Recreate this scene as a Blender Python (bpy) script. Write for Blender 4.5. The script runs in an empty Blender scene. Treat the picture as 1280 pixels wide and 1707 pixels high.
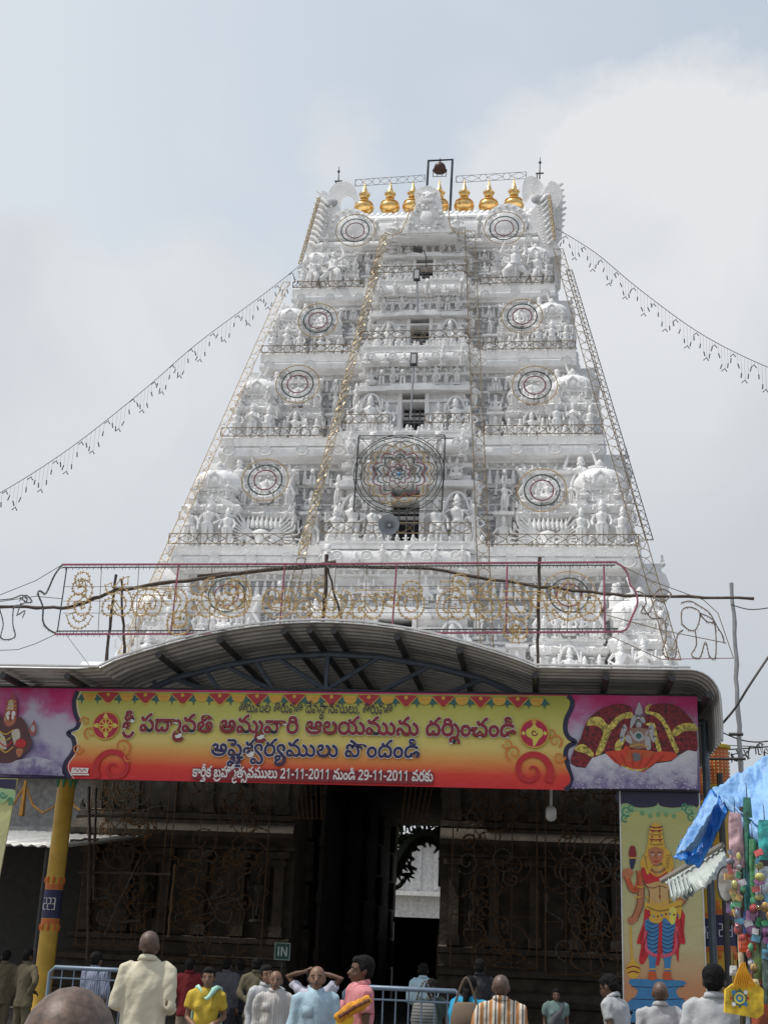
import bpy, bmesh, math, random
from mathutils import Vector, Matrix, noise
from mathutils.geometry import tessellate_polygon
R = math.radians
random.seed(7)
SC = bpy.context.scene
COL = SC.collection

# ---------------------------------------------------------------- camera
F_PX, PITCH, YAW, ROLL = 2151.0, .330, .132, .043
CAM = Vector((4.418, 0, 1.67))
_fw = Vector((-math.sin(YAW)*math.cos(PITCH), math.cos(YAW)*math.cos(PITCH), math.sin(PITCH)))
_rt = Vector((math.cos(YAW), math.sin(YAW), 0)); _up = _rt.cross(_fw)
_r2 = _rt*math.cos(ROLL)+_up*math.sin(ROLL); _u2 = _up*math.cos(ROLL)-_rt*math.sin(ROLL)
cd = bpy.data.cameras.new('camera'); cam = bpy.data.objects.new('camera', cd); COL.objects.link(cam)
cam.matrix_world = Matrix(((_r2.x, _u2.x, -_fw.x, CAM.x), (_r2.y, _u2.y, -_fw.y, CAM.y), (_r2.z, _u2.z, -_fw.z, CAM.z), (0, 0, 0, 1)))
cd.sensor_fit = 'VERTICAL'; cd.sensor_height = 36; cd.lens = F_PX/1707*36
cd.clip_start = .1; cd.clip_end = 3000
SC.camera = cam
def at(px, py, Y):
    """point of the plane y=Y seen at photograph position (px, py)"""
    d = _fw+_r2*((px-640)/F_PX)+_u2*((853.5-py)/F_PX)
    return CAM+d*(Y/d.y)

# ---------------------------------------------------------------- light
SUN_EL, SUN_AZ = R(63), R(-68)          # azimuth from +Y towards +X: the sun stands high on the left
sd = bpy.data.lights.new('sun', 'SUN'); sun = bpy.data.objects.new('sun', sd); COL.objects.link(sun)
sun_dir = Vector((math.sin(SUN_AZ)*math.cos(SUN_EL), -.25*math.cos(SUN_EL), math.sin(SUN_EL))).normalized()
sun.rotation_euler = sun_dir.to_track_quat('Z', 'Y').to_euler()
sd.energy = 3.0; sd.angle = R(2.0); sd.color = (1, .96, .9)
w = bpy.data.worlds.new('World'); SC.world = w; w.use_nodes = True
nt = w.node_tree; nt.nodes.clear()
def N(t, k, **kw):
    n = t.nodes.new(k)
    for a, b in kw.items():
        setattr(n, a, b)
    return n
sky = N(nt, 'ShaderNodeTexSky', sky_type='NISHITA', sun_disc=False)
sky.sun_elevation = math.asin(sun_dir.z); sky.sun_rotation = math.atan2(sun_dir.x, sun_dir.y)
sky.air_density = 1.0; sky.dust_density = 3.0; sky.ozone_density = 1.0
b1 = N(nt, 'ShaderNodeBackground'); b1.inputs[1].default_value = .115
b2 = N(nt, 'ShaderNodeBackground'); b2.inputs[1].default_value = 1.0
mx = N(nt, 'ShaderNodeMixShader'); mx.inputs[0].default_value = .86; out = N(nt, 'ShaderNodeOutputWorld'); tc = N(nt, 'ShaderNodeTexCoord')
def M_(op, a, b=None, c=None, cl=False):
    n = N(nt, 'ShaderNodeMath', operation=op); n.use_clamp = cl
    for i_, x in enumerate((a, b, c)):
        if x is None: continue
        if isinstance(x, (int, float)): n.inputs[i_].default_value = x
        else: nt.links.new(x, n.inputs[i_])
    return n.outputs[0]
def noise_(sc, det, ro=.55, dist=0):
    n = N(nt, 'ShaderNodeTexNoise'); n.inputs['Scale'].default_value = sc; n.inputs['Detail'].default_value = det; n.inputs['Roughness'].default_value = ro; n.inputs['Distortion'].default_value = dist
    nt.links.new(tc.outputs['Generated'], n.inputs['Vector']); return n.outputs['Fac']
def dir_(px, py): return (_fw+_r2*((px-640)/F_PX)+_u2*((853.5-py)/F_PX)).normalized()
def mixc(f, a, b):
    n = N(nt, 'ShaderNodeMix', data_type='RGBA')
    for s_, x in ((0, f), (6, a), (7, b)):
        if isinstance(x, tuple): n.inputs[s_].default_value = (*x, 1)
        elif isinstance(x, (int, float)): n.inputs[s_].default_value = x
        else: nt.links.new(x, n.inputs[s_])
    return n.outputs[2]
def dot_(v):
    n = N(nt, 'ShaderNodeVectorMath', operation='DOT_PRODUCT'); n.inputs[1].default_value = v; nt.links.new(tc.outputs['Generated'], n.inputs[0]); return n.outputs['Value']
nz = noise_(9, 8, .6); nz2 = noise_(3.0, 6, .5, .3); nz3 = noise_(24, 6, .6)
side = M_('MULTIPLY_ADD', dot_(tuple(_r2)), 1.3, .5, True)            # the haze is brighter on the sun's side
base_ = mixc(side, (.82, .865, .895), (.48, .58, .70))
# a heaped cloud to the right of the tower, a long low one to the left, a scrap above the roof; the same kind of cloud goes on outside the frame
mask = None
for px, py, rad, soft, amt in ((1175, 490, .170, .035, 1), (940, 400, .105, .04, .8), (1250, 700, .2, .06, .95), (40, 640, .125, .03, .9), (290, 690, .135, .04, .8), (575, 262, .028, .03, .6), (560, 900, .2, .12, .6)):
    n = N(nt, 'ShaderNodeVectorMath', operation='DISTANCE'); n.inputs[1].default_value = dir_(px, py); nt.links.new(tc.outputs['Generated'], n.inputs[0])
    d = M_('ADD', n.outputs['Value'], M_('MULTIPLY', M_('SUBTRACT', nz, .5), .11)); d = M_('ADD', d, M_('MULTIPLY', M_('SUBTRACT', nz3, .5), .03))
    k_ = M_('MULTIPLY', M_('DIVIDE', M_('SUBTRACT', rad+soft*.5, d), soft, cl=True), amt); mask = k_ if mask is None else M_('MAXIMUM', mask, k_)
gen = M_('MULTIPLY', M_('SUBTRACT', nz2, .50, cl=True), 4.0, cl=True)
mask = M_('MAXIMUM', mask, M_('MULTIPLY', gen, .45))
rc = N(nt, 'ShaderNodeValToRGB'); e = rc.color_ramp.elements; e[0].position = .34; e[0].color = (.70, .72, .75, 1); e[1].position = .58; e[1].color = (.88, .885, .885, 1); nt.links.new(nz2, rc.inputs[0])
lowz = M_('MULTIPLY_ADD', dot_((0, 0, 1)), 3.2, -.55, True)           # thicker, greyer haze towards the horizon
col_ = mixc(lowz, mixc(side, (.72, .735, .765), (.58, .61, .655)), mixc(mask, base_, rc.outputs[0]))
for a, b in ((sky.outputs[0], b1.inputs[0]), (col_, b2.inputs[0]), (b1.outputs[0], mx.inputs[1]), (b2.outputs[0], mx.inputs[2]), (mx.outputs[0], out.inputs[0])): nt.links.new(a, b)
vs = SC.view_settings; vs.view_transform = 'Standard'; vs.look = 'None'; vs.exposure = 0; vs.gamma = 1
vs.use_curve_mapping = False

# ---------------------------------------------------------------- materials
MATS = {}
def mat(name, col, rough=.7, metal=0, var=.12, vscale=6, bump=0, bscale=30, spec=.5, coat=0, emit=None, dirt=0):
    if name in MATS: return MATS[name]
    m = bpy.data.materials.new(name); m.use_nodes = True; t = m.node_tree
    p = t.nodes['Principled BSDF']; p.inputs['Roughness'].default_value = rough; p.inputs['Metallic'].default_value = metal
    p.inputs['Specular IOR Level'].default_value = spec
    if coat: p.inputs['Coat Weight'].default_value = coat
    c = N(t, 'ShaderNodeTexCoord')
    n = N(t, 'ShaderNodeTexNoise'); n.inputs['Scale'].default_value = vscale; n.inputs['Detail'].default_value = 6
    r = N(t, 'ShaderNodeValToRGB')
    lo = [max(0, x*(1-var*1.6)) for x in col]; hi = [min(1, x*(1+var)) for x in col]
    r.color_ramp.elements[0].position = .3; r.color_ramp.elements[0].color = (*lo, 1)
    r.color_ramp.elements[1].position = .7; r.color_ramp.elements[1].color = (*hi, 1)
    t.links.new(c.outputs['Object'], n.inputs['Vector']); t.links.new(n.outputs['Fac'], r.inputs[0])
    last = r.outputs[0]
    if dirt:
        mpn = N(t, 'ShaderNodeMapping'); mpn.inputs['Scale'].default_value = (1.6, 1.6, .35)
        d = N(t, 'ShaderNodeTexNoise'); d.inputs['Scale'].default_value = 2.2; d.inputs['Detail'].default_value = 9; d.inputs['Roughness'].default_value = .7
        dr = N(t, 'ShaderNodeValToRGB'); dr.color_ramp.elements[0].position = .52; dr.color_ramp.elements[0].color = (0, 0, 0, 1)
        dr.color_ramp.elements[1].position = .78; dr.color_ramp.elements[1].color = (dirt, dirt, dirt, 1)
        mm = N(t, 'ShaderNodeMix', data_type='RGBA'); mm.inputs[7].default_value = (col[0]*.45, col[1]*.42, col[2]*.37, 1)
        t.links.new(c.outputs['Object'], mpn.inputs[0]); t.links.new(mpn.outputs[0], d.inputs['Vector']); t.links.new(d.outputs['Fac'], dr.inputs[0])
        t.links.new(dr.outputs[0], mm.inputs[0]); t.links.new(last, mm.inputs[6]); last = mm.outputs[2]
    t.links.new(last, p.inputs['Base Color'])
    if bump:
        bn = N(t, 'ShaderNodeTexNoise'); bn.inputs['Scale'].default_value = bscale; bn.inputs['Detail'].default_value = 5
        bb = N(t, 'ShaderNodeBump'); bb.inputs['Strength'].default_value = bump; bb.inputs['Distance'].default_value = .03
        t.links.new(c.outputs['Object'], bn.inputs['Vector']); t.links.new(bn.outputs['Fac'], bb.inputs['Height']); t.links.new(bb.outputs[0], p.inputs['Normal'])
    MATS[name] = m; return m
def stripes(name, base, line, freq=40, width=.3, axis='X', rough=.85, line2=None):
    if name in MATS: return MATS[name]
    m = mat(name, base, rough, bump=.3, bscale=14, spec=.2); t = m.node_tree; p = t.nodes['Principled BSDF']
    src = p.inputs['Base Color'].links[0].from_socket
    c = N(t, 'ShaderNodeTexCoord'); s = N(t, 'ShaderNodeSeparateXYZ'); t.links.new(c.outputs['Object'], s.inputs[0])
    def band(fr, ph, wd, colr, src):
        a = N(t, 'ShaderNodeMath', operation='MULTIPLY_ADD'); a.inputs[1].default_value = fr; a.inputs[2].default_value = ph
        fct = N(t, 'ShaderNodeMath', operation='FRACT'); g = N(t, 'ShaderNodeMath', operation='LESS_THAN'); g.inputs[1].default_value = wd
        mm = N(t, 'ShaderNodeMix', data_type='RGBA'); mm.inputs[7].default_value = (*colr, 1)
        t.links.new(s.outputs[axis], a.inputs[0]); t.links.new(a.outputs[0], fct.inputs[0]); t.links.new(fct.outputs[0], g.inputs[0])
        t.links.new(g.outputs[0], mm.inputs[0]); t.links.new(src, mm.inputs[6]); return mm.outputs[2]
    src = band(freq, .1, width, line, src)
    if line2: src = band(freq, .55, width*.4, line2, src)
    t.links.new(src, p.inputs['Base Color']); return m
def ramp_mat(name, stops, axis='Z', z0=0, z1=1, rough=.45, cloud=None, spec=.4):
    """flat print: colours run along one object axis, optionally broken up by a printed cloud pattern"""
    m = bpy.data.materials.new(name); m.use_nodes = True; t = m.node_tree; p = t.nodes['Principled BSDF']
    p.inputs['Roughness'].default_value = rough; p.inputs['Specular IOR Level'].default_value = spec
    c = N(t, 'ShaderNodeTexCoord'); s = N(t, 'ShaderNodeSeparateXYZ'); mr = N(t, 'ShaderNodeMapRange'); mr.inputs[1].default_value = z0; mr.inputs[2].default_value = z1
    r = N(t, 'ShaderNodeValToRGB')
    while len(r.color_ramp.elements) < len(stops): r.color_ramp.elements.new(.5)
    for el, (q, cc) in zip(r.color_ramp.elements, stops): el.position = q; el.color = (*cc, 1)
    t.links.new(c.outputs['Object'], s.inputs[0]); t.links.new(s.outputs[axis], mr.inputs[0])
    fac = mr.outputs[0]
    if cloud:
        n = N(t, 'ShaderNodeTexNoise'); n.inputs['Scale'].default_value = cloud[0]; n.inputs['Detail'].default_value = cloud[2]; n.inputs['Roughness'].default_value = .6
        a = N(t, 'ShaderNodeMath', operation='SUBTRACT'); a.inputs[1].default_value = .5
        b = N(t, 'ShaderNodeMath', operation='MULTIPLY_ADD'); b.inputs[1].default_value = cloud[1]
        t.links.new(c.outputs['Object'], n.inputs['Vector']); t.links.new(n.outputs['Fac'], a.inputs[0]); t.links.new(a.outputs[0], b.inputs[0]); t.links.new(fac, b.inputs[2]); fac = b.outputs[0]
    bn = N(t, 'ShaderNodeTexNoise'); bn.inputs['Scale'].default_value = 1.6; bn.inputs['Detail'].default_value = 4; bn.inputs['Distortion'].default_value = 1.2
    bb = N(t, 'ShaderNodeBump'); bb.inputs['Strength'].default_value = .5; bb.inputs['Distance'].default_value = .08
    t.links.new(c.outputs['Object'], bn.inputs['Vector']); t.links.new(bn.outputs['Fac'], bb.inputs['Height']); t.links.new(bb.outputs[0], p.inputs['Normal'])
    t.links.new(fac, r.inputs[0]); t.links.new(r.outputs[0], p.inputs['Base Color']); MATS[name] = m; return m
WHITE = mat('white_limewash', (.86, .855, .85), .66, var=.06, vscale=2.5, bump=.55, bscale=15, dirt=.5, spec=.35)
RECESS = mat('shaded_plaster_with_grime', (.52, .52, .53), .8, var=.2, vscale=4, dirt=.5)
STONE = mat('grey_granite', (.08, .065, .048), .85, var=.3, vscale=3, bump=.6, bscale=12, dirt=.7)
GOLD = mat('gold_plate', (.84, .56, .22), .3, 1, var=.1, vscale=8)
DGOLD = mat('gold_foil_garland', (.55, .43, .27), .35, .6, var=.5, vscale=30)
WIRE = mat('dark_wire', (.06, .055, .05), .6)
BROWN = mat('brown_wire', (.20, .14, .075), .6, var=.3)
AMBER = mat('amber_bulb_string', (.50, .33, .13), .4, var=.35, vscale=20)
PINK = mat('magenta_tube', (.36, .09, .14), .5)
GREENW = mat('dark_green_wire', (.035, .06, .06), .5)
REDW = mat('dark_red_wire', (.19, .035, .05), .5)
BAMBOO = mat('weathered_bamboo', (.085, .06, .045), .8, var=.3, vscale=12)
STEEL = mat('blue_grey_steel', (.10, .13, .165), .45, .3, var=.12)
ZINC = mat('zinc_sheet', (.50, .50, .49), .4, .45, var=.12, vscale=3, dirt=.5)
DARKM = mat('dark_metal', (.05, .05, .055), .5, .3)
GREYM = mat('grey_pole', (.32, .32, .33), .4, .6)
YEL = mat('yellow_pillar_paint', (.62, .38, .04), .45, var=.12, vscale=3, dirt=.3)
ORG = mat('orange_paint', (.65, .16, .03), .5)
GRN = mat('green_paint', (.06, .25, .12), .5)
BLACKM = mat('black_hair', (.009, .008, .008), .75, bump=.6, bscale=60, spec=.15)

# ---------------------------------------------------------------- mesh helpers
class MB:
    def __init__(s): s.v = []; s.f = []; s.m = []; s.mi = 0
    def add(s, vs_, fs_):
        o = len(s.v); s.v += [tuple(p) for p in vs_]; s.f += [tuple(i+o for i in q) for q in fs_]; s.m += [s.mi]*len(fs_); return s
    def box(s, c, d, rz=0, ry=0):
        x, y, z = d[0]/2, d[1]/2, d[2]/2
        M = Matrix.Rotation(rz, 3, 'Z') @ Matrix.Rotation(ry, 3, 'Y')
        vv = [Vector(c)+M @ Vector((a*x, b*y, e_*z)) for a in (-1, 1) for b in (-1, 1) for e_ in (-1, 1)]
        return s.add(vv, [(0, 1, 3, 2), (4, 6, 7, 5), (0, 4, 5, 1), (2, 3, 7, 6), (0, 2, 6, 4), (1, 5, 7, 3)])
    def rings(s, rr, cap=True, closed=True):
        n = len(rr[0]); vv = [p for r_ in rr for p in r_]; ff = []
        for i in range(len(rr)-1):
            for j in range(n if closed else n-1):
                k = (j+1) % n; ff.append((i*n+j, i*n+k, (i+1)*n+k, (i+1)*n+j))
        if cap and closed: ff.append(tuple(range(n-1, -1, -1))); ff.append(tuple((len(rr)-1)*n+j for j in range(n)))
        return s.add(vv, ff)
    def tube(s, pts, rad, n=6, cap=True, flat=1):
        pts = [Vector(p) for p in pts]; rad = rad if isinstance(rad, (list, tuple)) else [rad]*len(pts); rr = []; ref = None
        for i, p in enumerate(pts):
            d = (pts[min(i+1, len(pts)-1)]-pts[max(i-1, 0)])
            d = d.normalized() if d.length > 1e-9 else Vector((0, 0, 1))
            if ref is None: ref = Vector((0, 1, 0)) if abs(d.y) < .9 else Vector((1, 0, 0))
            a = (ref-d*ref.dot(d)); a = a.normalized() if a.length > 1e-6 else d.orthogonal().normalized()
            ref = a; b = d.cross(a)
            rr.append([p+(a*math.cos(t)*flat+b*math.sin(t))*rad[i] for t in [2*math.pi*j/n for j in range(n)]])
        return s.rings(rr, cap)
    def loft(s, levels, n=10, cx=0, cy=0):
        """levels: (z, rx, ry[, dx, dy])"""
        rr = []
        for L_ in levels:
            z, rx, ry = L_[:3]; dx = L_[3] if len(L_) > 3 else 0; dy = L_[4] if len(L_) > 4 else 0
            rr.append([(cx+dx+rx*math.cos(t), cy+dy+ry*math.sin(t), z) for t in [2*math.pi*j/n for j in range(n)]])
        return s.rings(rr)
    def ball(s, c, r_, n=8, m_=5, M=None):
        r_ = r_ if isinstance(r_, (list, tuple)) else (r_,)*3; c = Vector(c); rr = []
        for i in range(1, m_):
            a = math.pi*i/m_-math.pi/2
            rr.append([Vector((r_[0]*math.cos(a)*math.cos(t), r_[1]*math.cos(a)*math.sin(t), r_[2]*math.sin(a))) for t in [2*math.pi*j/n for j in range(n)]])
        top = Vector((0, 0, r_[2])); bot = -top
        vv = [p for q in rr for p in q]+[bot, top]
        if M is not None: vv = [M @ p for p in vv]
        ff = []; k = len(rr)
        for i in range(k-1):
            for j in range(n): ff.append((i*n+j, i*n+(j+1) % n, (i+1)*n+(j+1) % n, (i+1)*n+j))
        for j in range(n):
            ff.append((k*n, (j+1) % n, j)); ff.append((k*n+1, (k-1)*n+j, (k-1)*n+(j+1) % n))
        return s.add([c+p for p in vv], ff)
    def lathe(s, prof, n=12, c=(0, 0, 0), ph=0, sy=1):
        rr = [[(c[0]+r_*math.cos(t), c[1]+r_*math.sin(t)*sy, c[2]+z) for t in [ph+2*math.pi*j/n for j in range(n)]] for r_, z in prof]
        return s.rings(rr)
    def prism(s, outline, y0, y1):
        """outline of (x, z) extruded from y0 (front) to y1"""
        n = len(outline); tr = tessellate_polygon([[Vector((a, b, 0)) for a, b in outline]])
        vv = [(a, y0, b) for a, b in outline]+[(a, y1, b) for a, b in outline]
        ff = [tuple(t) for t in tr]+[tuple(n+i for i in reversed(t)) for t in tr]+[(i, (i+1) % n, n+(i+1) % n, n+i) for i in range(n)]
        return s.add(vv, ff)
    def ext(s, prof, x0, x1):
        """profile of (y, z) extruded along x"""
        return s.rings([[(x0, a, b) for a, b in prof], [(x1, a, b) for a, b in prof]])
    def rect(s, lv):
        """levels (hx, y_front, y_back, z) of a rectangular storey centred on x=0"""
        return s.rings([[(-h, a, z), (h, a, z), (h, b, z), (-h, b, z)] for h, a, b, z in lv])
    def merge(s, o, M=None, mi=None):
        k = len(s.v); s.v += [tuple(M @ Vector(p)) for p in o.v] if M is not None else o.v
        s.f += [tuple(i+k for i in q) for q in o.f]; s.m += o.m if mi is None else [mi]*len(o.f); return s
    def mesh(s, name, mats, smooth=None, off=None):
        me = bpy.data.meshes.new(name)
        vv = s.v if off is None else [(a-off[0], b-off[1], c-off[2]) for a, b, c in s.v]
        me.from_pydata(vv, [], s.f)
        mats = mats if isinstance(mats, (list, tuple)) else [mats]
        for m_ in mats: me.materials.append(m_)
        if len(mats) > 1: me.polygons.foreach_set('material_index', s.m)
        bm = bmesh.new(); bm.from_mesh(me); bmesh.ops.recalc_face_normals(bm, faces=bm.faces); bm.to_mesh(me); bm.free()
        if smooth is not None:
            me.polygons.foreach_set('use_smooth', [True]*len(me.polygons))
            if smooth < 179:
                me.set_sharp_from_angle(angle=R(smooth))
        me.update(); return me
    def build(s, name, mats, parent=None, smooth=None, off=None, loc=None, **tags):
        if off is None and parent is not None and loc is None:
            off = root_loc(parent)
        if parent is None and off is None and loc is None:
            xs = [p[0] for p in s.v]; ys = [p[1] for p in s.v]; zs = [p[2] for p in s.v]
            off = ((min(xs)+max(xs))/2, (min(ys)+max(ys))/2, min(zs)); loc = off
        o = bpy.data.objects.new(name, s.mesh(name, mats, smooth, off)); COL.objects.link(o)
        if loc is not None: o.location = loc
        if parent is not None: o.parent = parent
        for k, v_ in tags.items(): o[k] = v_
        return o
def root_loc(p):
    x = Vector((0, 0, 0))
    while p is not None: x += p.location; p = p.parent
    return x
def thing(name, label, cat, loc=(0, 0, 0), rz=0, group=None, kind=None):
    o = bpy.data.objects.new(name, None); COL.objects.link(o); o.location = loc; o.rotation_euler = (0, 0, rz); o.empty_display_size = .3
    if label: o['label'] = label
    if cat: o['category'] = cat
    if group: o['group'] = group
    if kind: o['kind'] = kind
    return o
def part_empty(name, parent, loc=(0, 0, 0)):
    o = bpy.data.objects.new(name, None); COL.objects.link(o); o.parent = parent; o.location = loc; return o
def inst(me, name, parent, loc, s=1, rz=0, sx=None):
    """another object sharing the mesh, placed at a world point under parent"""
    o = bpy.data.objects.new(name, me); COL.objects.link(o); o.parent = parent
    o.location = Vector(loc)-root_loc(parent); o.rotation_euler = (0, 0, rz)
    o.scale = (s if sx is None else sx, s, s) if not isinstance(s, (tuple, list)) else s
    return o
def copy_tree(o, parent=None):
    c = o.copy(); COL.objects.link(c); c.parent = parent
    for ch in [x for x in bpy.data.objects if x.parent == o]: copy_tree(ch, c)
    return c
def cr(P, k=6, closed=False):
    """Catmull-Rom through points"""
    P = [Vector(p) for p in P]; n = len(P); o = []
    for i in range(n if closed else n-1):
        a = P[(i-1) % n] if closed or i > 0 else P[0]; b = P[i]; c = P[(i+1) % n]; d = P[(i+2) % n] if closed or i+2 < n else P[-1]
        for j in range(k):
            t = j/k; o.append(.5*((2*b)+(c-a)*t+(2*a-5*b+4*c-d)*t*t+(3*b-a-3*c+d)*t**3))
    if not closed: o.append(P[-1])
    return o
def arc(c, r_, a0, a1, n, Yv=None):
    return [(c[0]+r_*math.cos(a0+(a1-a0)*i/n), c[1], c[2]+r_*math.sin(a0+(a1-a0)*i/n)) for i in range(n+1)]
# ---------------------------------------------------------------- carved figures (unit height, facing -Y)
def figure(hip=0., armL=None, armR=None, legL=None, legR=None, crown=1., halo=False, seated=False, extra=(), fat=1., base=True, skirt=True):
    m = MB(); h = hip
    if base: m.loft([(0, .17, .11), (.035, .17, .11), (.04, .14, .09), (.06, .15, .10)], 8)
    if seated:
        m.tube([(-.09, -.02, .2), (-.2, -.08, .13), (-.04, -.16, .1)], [.07, .06, .04], 6); m.tube([(.09, -.02, .2), (.2, -.08, .13), (.04, -.16, .1)], [.07, .06, .04], 6)
        m.loft([(.04, .2, .13), (.12, .2, .14), (.2, .13, .1)], 8)
        z0 = .18-.3; zz = .2
    else:
        z0 = .0; zz = .5
        ll = legL or [(-.06, 0, .06), (-.065, -.015, .28), (-.06+h, 0, .5)]; lr = legR or [(.06, 0, .06), (.065, -.015, .28), (.06+h, 0, .5)]
        m.tube(ll, [.035*fat, .047*fat, .075*fat], 6); m.tube(lr, [.035*fat, .047*fat, .075*fat], 6)
        m.tube([(ll[0][0], -.05, .06), (ll[0][0], .0, .07)], .03, 5); m.tube([(lr[0][0], -.05, .06), (lr[0][0], .0, .07)], .03, 5)
        if skirt:
            m.loft([(.12, .10, .03, 0, .03), (.3, .12, .05, h*.5, .02), (.52, .125*fat, .085, h)], 8); m.tube([(h, -.07, .5), (h*.5, -.07, .3), (0, -.05, .14)], [.03, .025, .035], 5)
    t = .0 if not seated else -.3
    m.loft([(.49+t, .12*fat, .085*fat, h), (.55+t, .095*fat, .07*fat, h*.8), (.6+t, .09*fat, .068*fat, h*.5), (.68+t, .125, .08, 0), (.735+t, .135, .07), (.765+t, .06, .05), (.8+t, .036, .036)], 8)
    m.loft([(.5+t, .13*fat, .095*fat, h), (.53+t, .13*fat, .095*fat, h)], 8)
    m.ball((0, -.01, .845+t), (.052, .058, .062), 8, 5); m.tube([(0, -.06, .855+t), (0, -.078, .838+t)], [.01, .014], 4); m.tube([(-.05, -.03, .775+t), (0, -.09, .70+t), (.05, -.03, .775+t)], .014, 4)
    m.ball((-.06, 0, .83+t), (.02, .02, .035), 5, 3); m.ball((.06, 0, .83+t), (.02, .02, .035), 5, 3)
    if crown: m.lathe([(.062, .88+t), (.066, .9+t), (.055, .93+t), (.052, .96+t), (.03, .88+.12*crown+t), (.012, .88+.15*crown+t)], 7)
    else: m.ball((0, .01, .9+t), (.05, .05, .04), 6, 4)
    L_ = armL or [(-.13, 0, .73), (-.19, .0, .6), (-.17, -.07, .5)]; Rr = armR or [(.13, 0, .73), (.19, 0, .6), (.17, -.07, .5)]
    for a in [L_, Rr]+list(extra):
        m.tube([(p[0], p[1], p[2]+t) for p in a], [.036*fat]+[.03*fat]*(len(a)-2)+[.024], 5); q = a[-1]; m.ball((q[0], q[1], q[2]+t), .03, 5, 3)
    if halo:
        o_ = cr([(-.2, .03, .3+t), (-.215, .03, .7+t), (-.13, .03, .98+t), (0, .03, 1.06+t), (.13, .03, .98+t), (.215, .03, .7+t), (.2, .03, .3+t)], 4)
        m.tube(o_, .026, 5)
    return m
def fan_figure():
    m = MB(); m.box((0, 0, .04), (1.5, .3, .08)); m.box((0, .02, .12), (.7, .24, .08))
    m.tube([(-.1, 0, .2), (-.3, -.1, .3), (-.28, -.12, .1)], [.1, .08, .05], 6); m.tube([(.1, 0, .2), (.3, -.1, .3), (.28, -.12, .1)], [.1, .08, .05], 6)
    m.loft([(.16, .18, .13), (.3, .13, .11), (.42, .19, .12), (.52, .2, .11), (.57, .09, .07)], 9)
    for i in range(9):
        x = (i-4)*.105; m.ball((x, -.03+abs(x)*.12, .66), (.052, .06, .07), 7, 4); m.lathe([(.055, .7), (.05, .76), (.02, .84), (.008, .9)], 6, (x, -.02+abs(x)*.12, 0))
    for s in (-1, 1):
        for i in range(9):
            a = -.5+1.45*i/8; r_ = .62+.1*math.sin(i)
            p = [(s*.17, 0, .47), (s*(.2+.28*math.cos(a)), .02, .42+.28*math.sin(a)), (s*(.22+r_*math.cos(a*1.05)), -.06, .42+r_*math.sin(a*1.05)+.04)]
            m.tube(p, [.04, .032, .022], 5); m.tube([p[2], (p[2][0]+s*.02, -.09, p[2][2]+.11)], [.03, .012], 4)
    return m
def lion():
    m = MB(); m.tube([(0, .3, .35), (0, 0, .42), (0, -.2, .55)], [.15, .17, .13], 7); m.ball((0, -.28, .74), (.15, .15, .17), 8, 5); m.tube([(0, -.35, .7), (0, -.48, .64)], [.08, .06], 6)
    for s in (-1, 1):
        m.tube([(s*.1, -.22, .5), (s*.11, -.28, .25), (s*.11, -.26, .0)], [.07, .05, .05], 5); m.tube([(s*.1, .26, .35), (s*.13, .2, .2), (s*.12, .28, 0)], [.09, .05, .05], 5)
        m.tube([(s*.1, -.25, .88), (s*.14, -.24, .98)], [.04, .015], 4)
    return m
FIG = {}
def _reg(k, m): FIG[k] = m.mesh('carved_'+k, WHITE, 60)
UP = [(-.13, 0, .73), (-.23, 0, .66), (-.22, -.05, .84)]; UPR = [(-a, b, c) for a, b, c in UP]
BACKL = [(-.12, .01, .74), (-.24, .02, .72), (-.24, .0, .9)]; BACKR = [(-a, b, c) for a, b, c in BACKL]
HIPR = [(.13, 0, .73), (.23, .02, .6), (.13, -.03, .52)]; HIPL = [(-a, b, c) for a, b, c in HIPR]
PRAY = [(.13, 0, .73), (.17, -.04, .6), (.02, -.12, .66)]; PRAYL = [(-a, b, c) for a, b, c in PRAY]
_reg('stand', figure()); _reg('sway', figure(.035, UP, HIPR)); _reg('sway2', figure(-.035, HIPL, UPR)); _reg('four', figure(0, extra=(BACKL, BACKR)))
_reg('pray', figure(0, PRAYL, PRAY, crown=.6)); _reg('halo', figure(.03, UP, HIPR, halo=True, extra=(BACKR,))); _reg('seat', figure(seated=True, armL=PRAYL, armR=UPR))
_reg('seat4', figure(seated=True, extra=(BACKL, BACKR))); _reg('plain', figure(-.02, crown=0, armR=HIPR)); _reg('guard', figure(.03, UP, [(.13, 0, .73), (.22, -.02, .62), (.24, -.08, .42)], legR=[(.14, -.04, .06), (.2, -.1, .26), (.08, 0, .5)], fat=1.15))
_reg('dance', figure(.04, UP, UPR, legL=[(-.02, 0, .06), (-.09, -.07, .28), (-.03, 0, .5)], legR=[(.18, -.09, .2), (.22, -.1, .34), (.07, 0, .5)], fat=1.05))
_reg('bearer', figure(0, [(-.14, 0, .73), (-.3, 0, .78), (-.22, -.02, 1.02)], [(.14, 0, .73), (.3, 0, .78), (.22, -.02, 1.02)], legL=[(-.16, 0, .06), (-.24, -.1, .3), (-.08, 0, .48)], legR=[(.16, 0, .06), (.24, -.1, .3), (.08, 0, .48)], fat=1.3, crown=.45))
_reg('fan', fan_figure()); _reg('lion', lion())
def bust():
    m = MB(); m.loft([(0, .3, .2), (.3, .3, .2), (.42, .2, .16), (.5, .3, .18), (.62, .16, .14), (.8, .17, .16), (.95, .07, .07), (1, .02, .02)], 7); return m
_reg('bud', bust())
WALLM = mat('limewash_with_painted_shade', (.56, .56, .575), .7, var=.12, vscale=3, bump=.3, bscale=9, dirt=.5)  # core wall: shade behind the figures put into the grey, plus grime streaks
STAND = ['stand', 'sway', 'sway2', 'four', 'pray', 'plain', 'guard']
rnd = random.Random(11)
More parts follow.
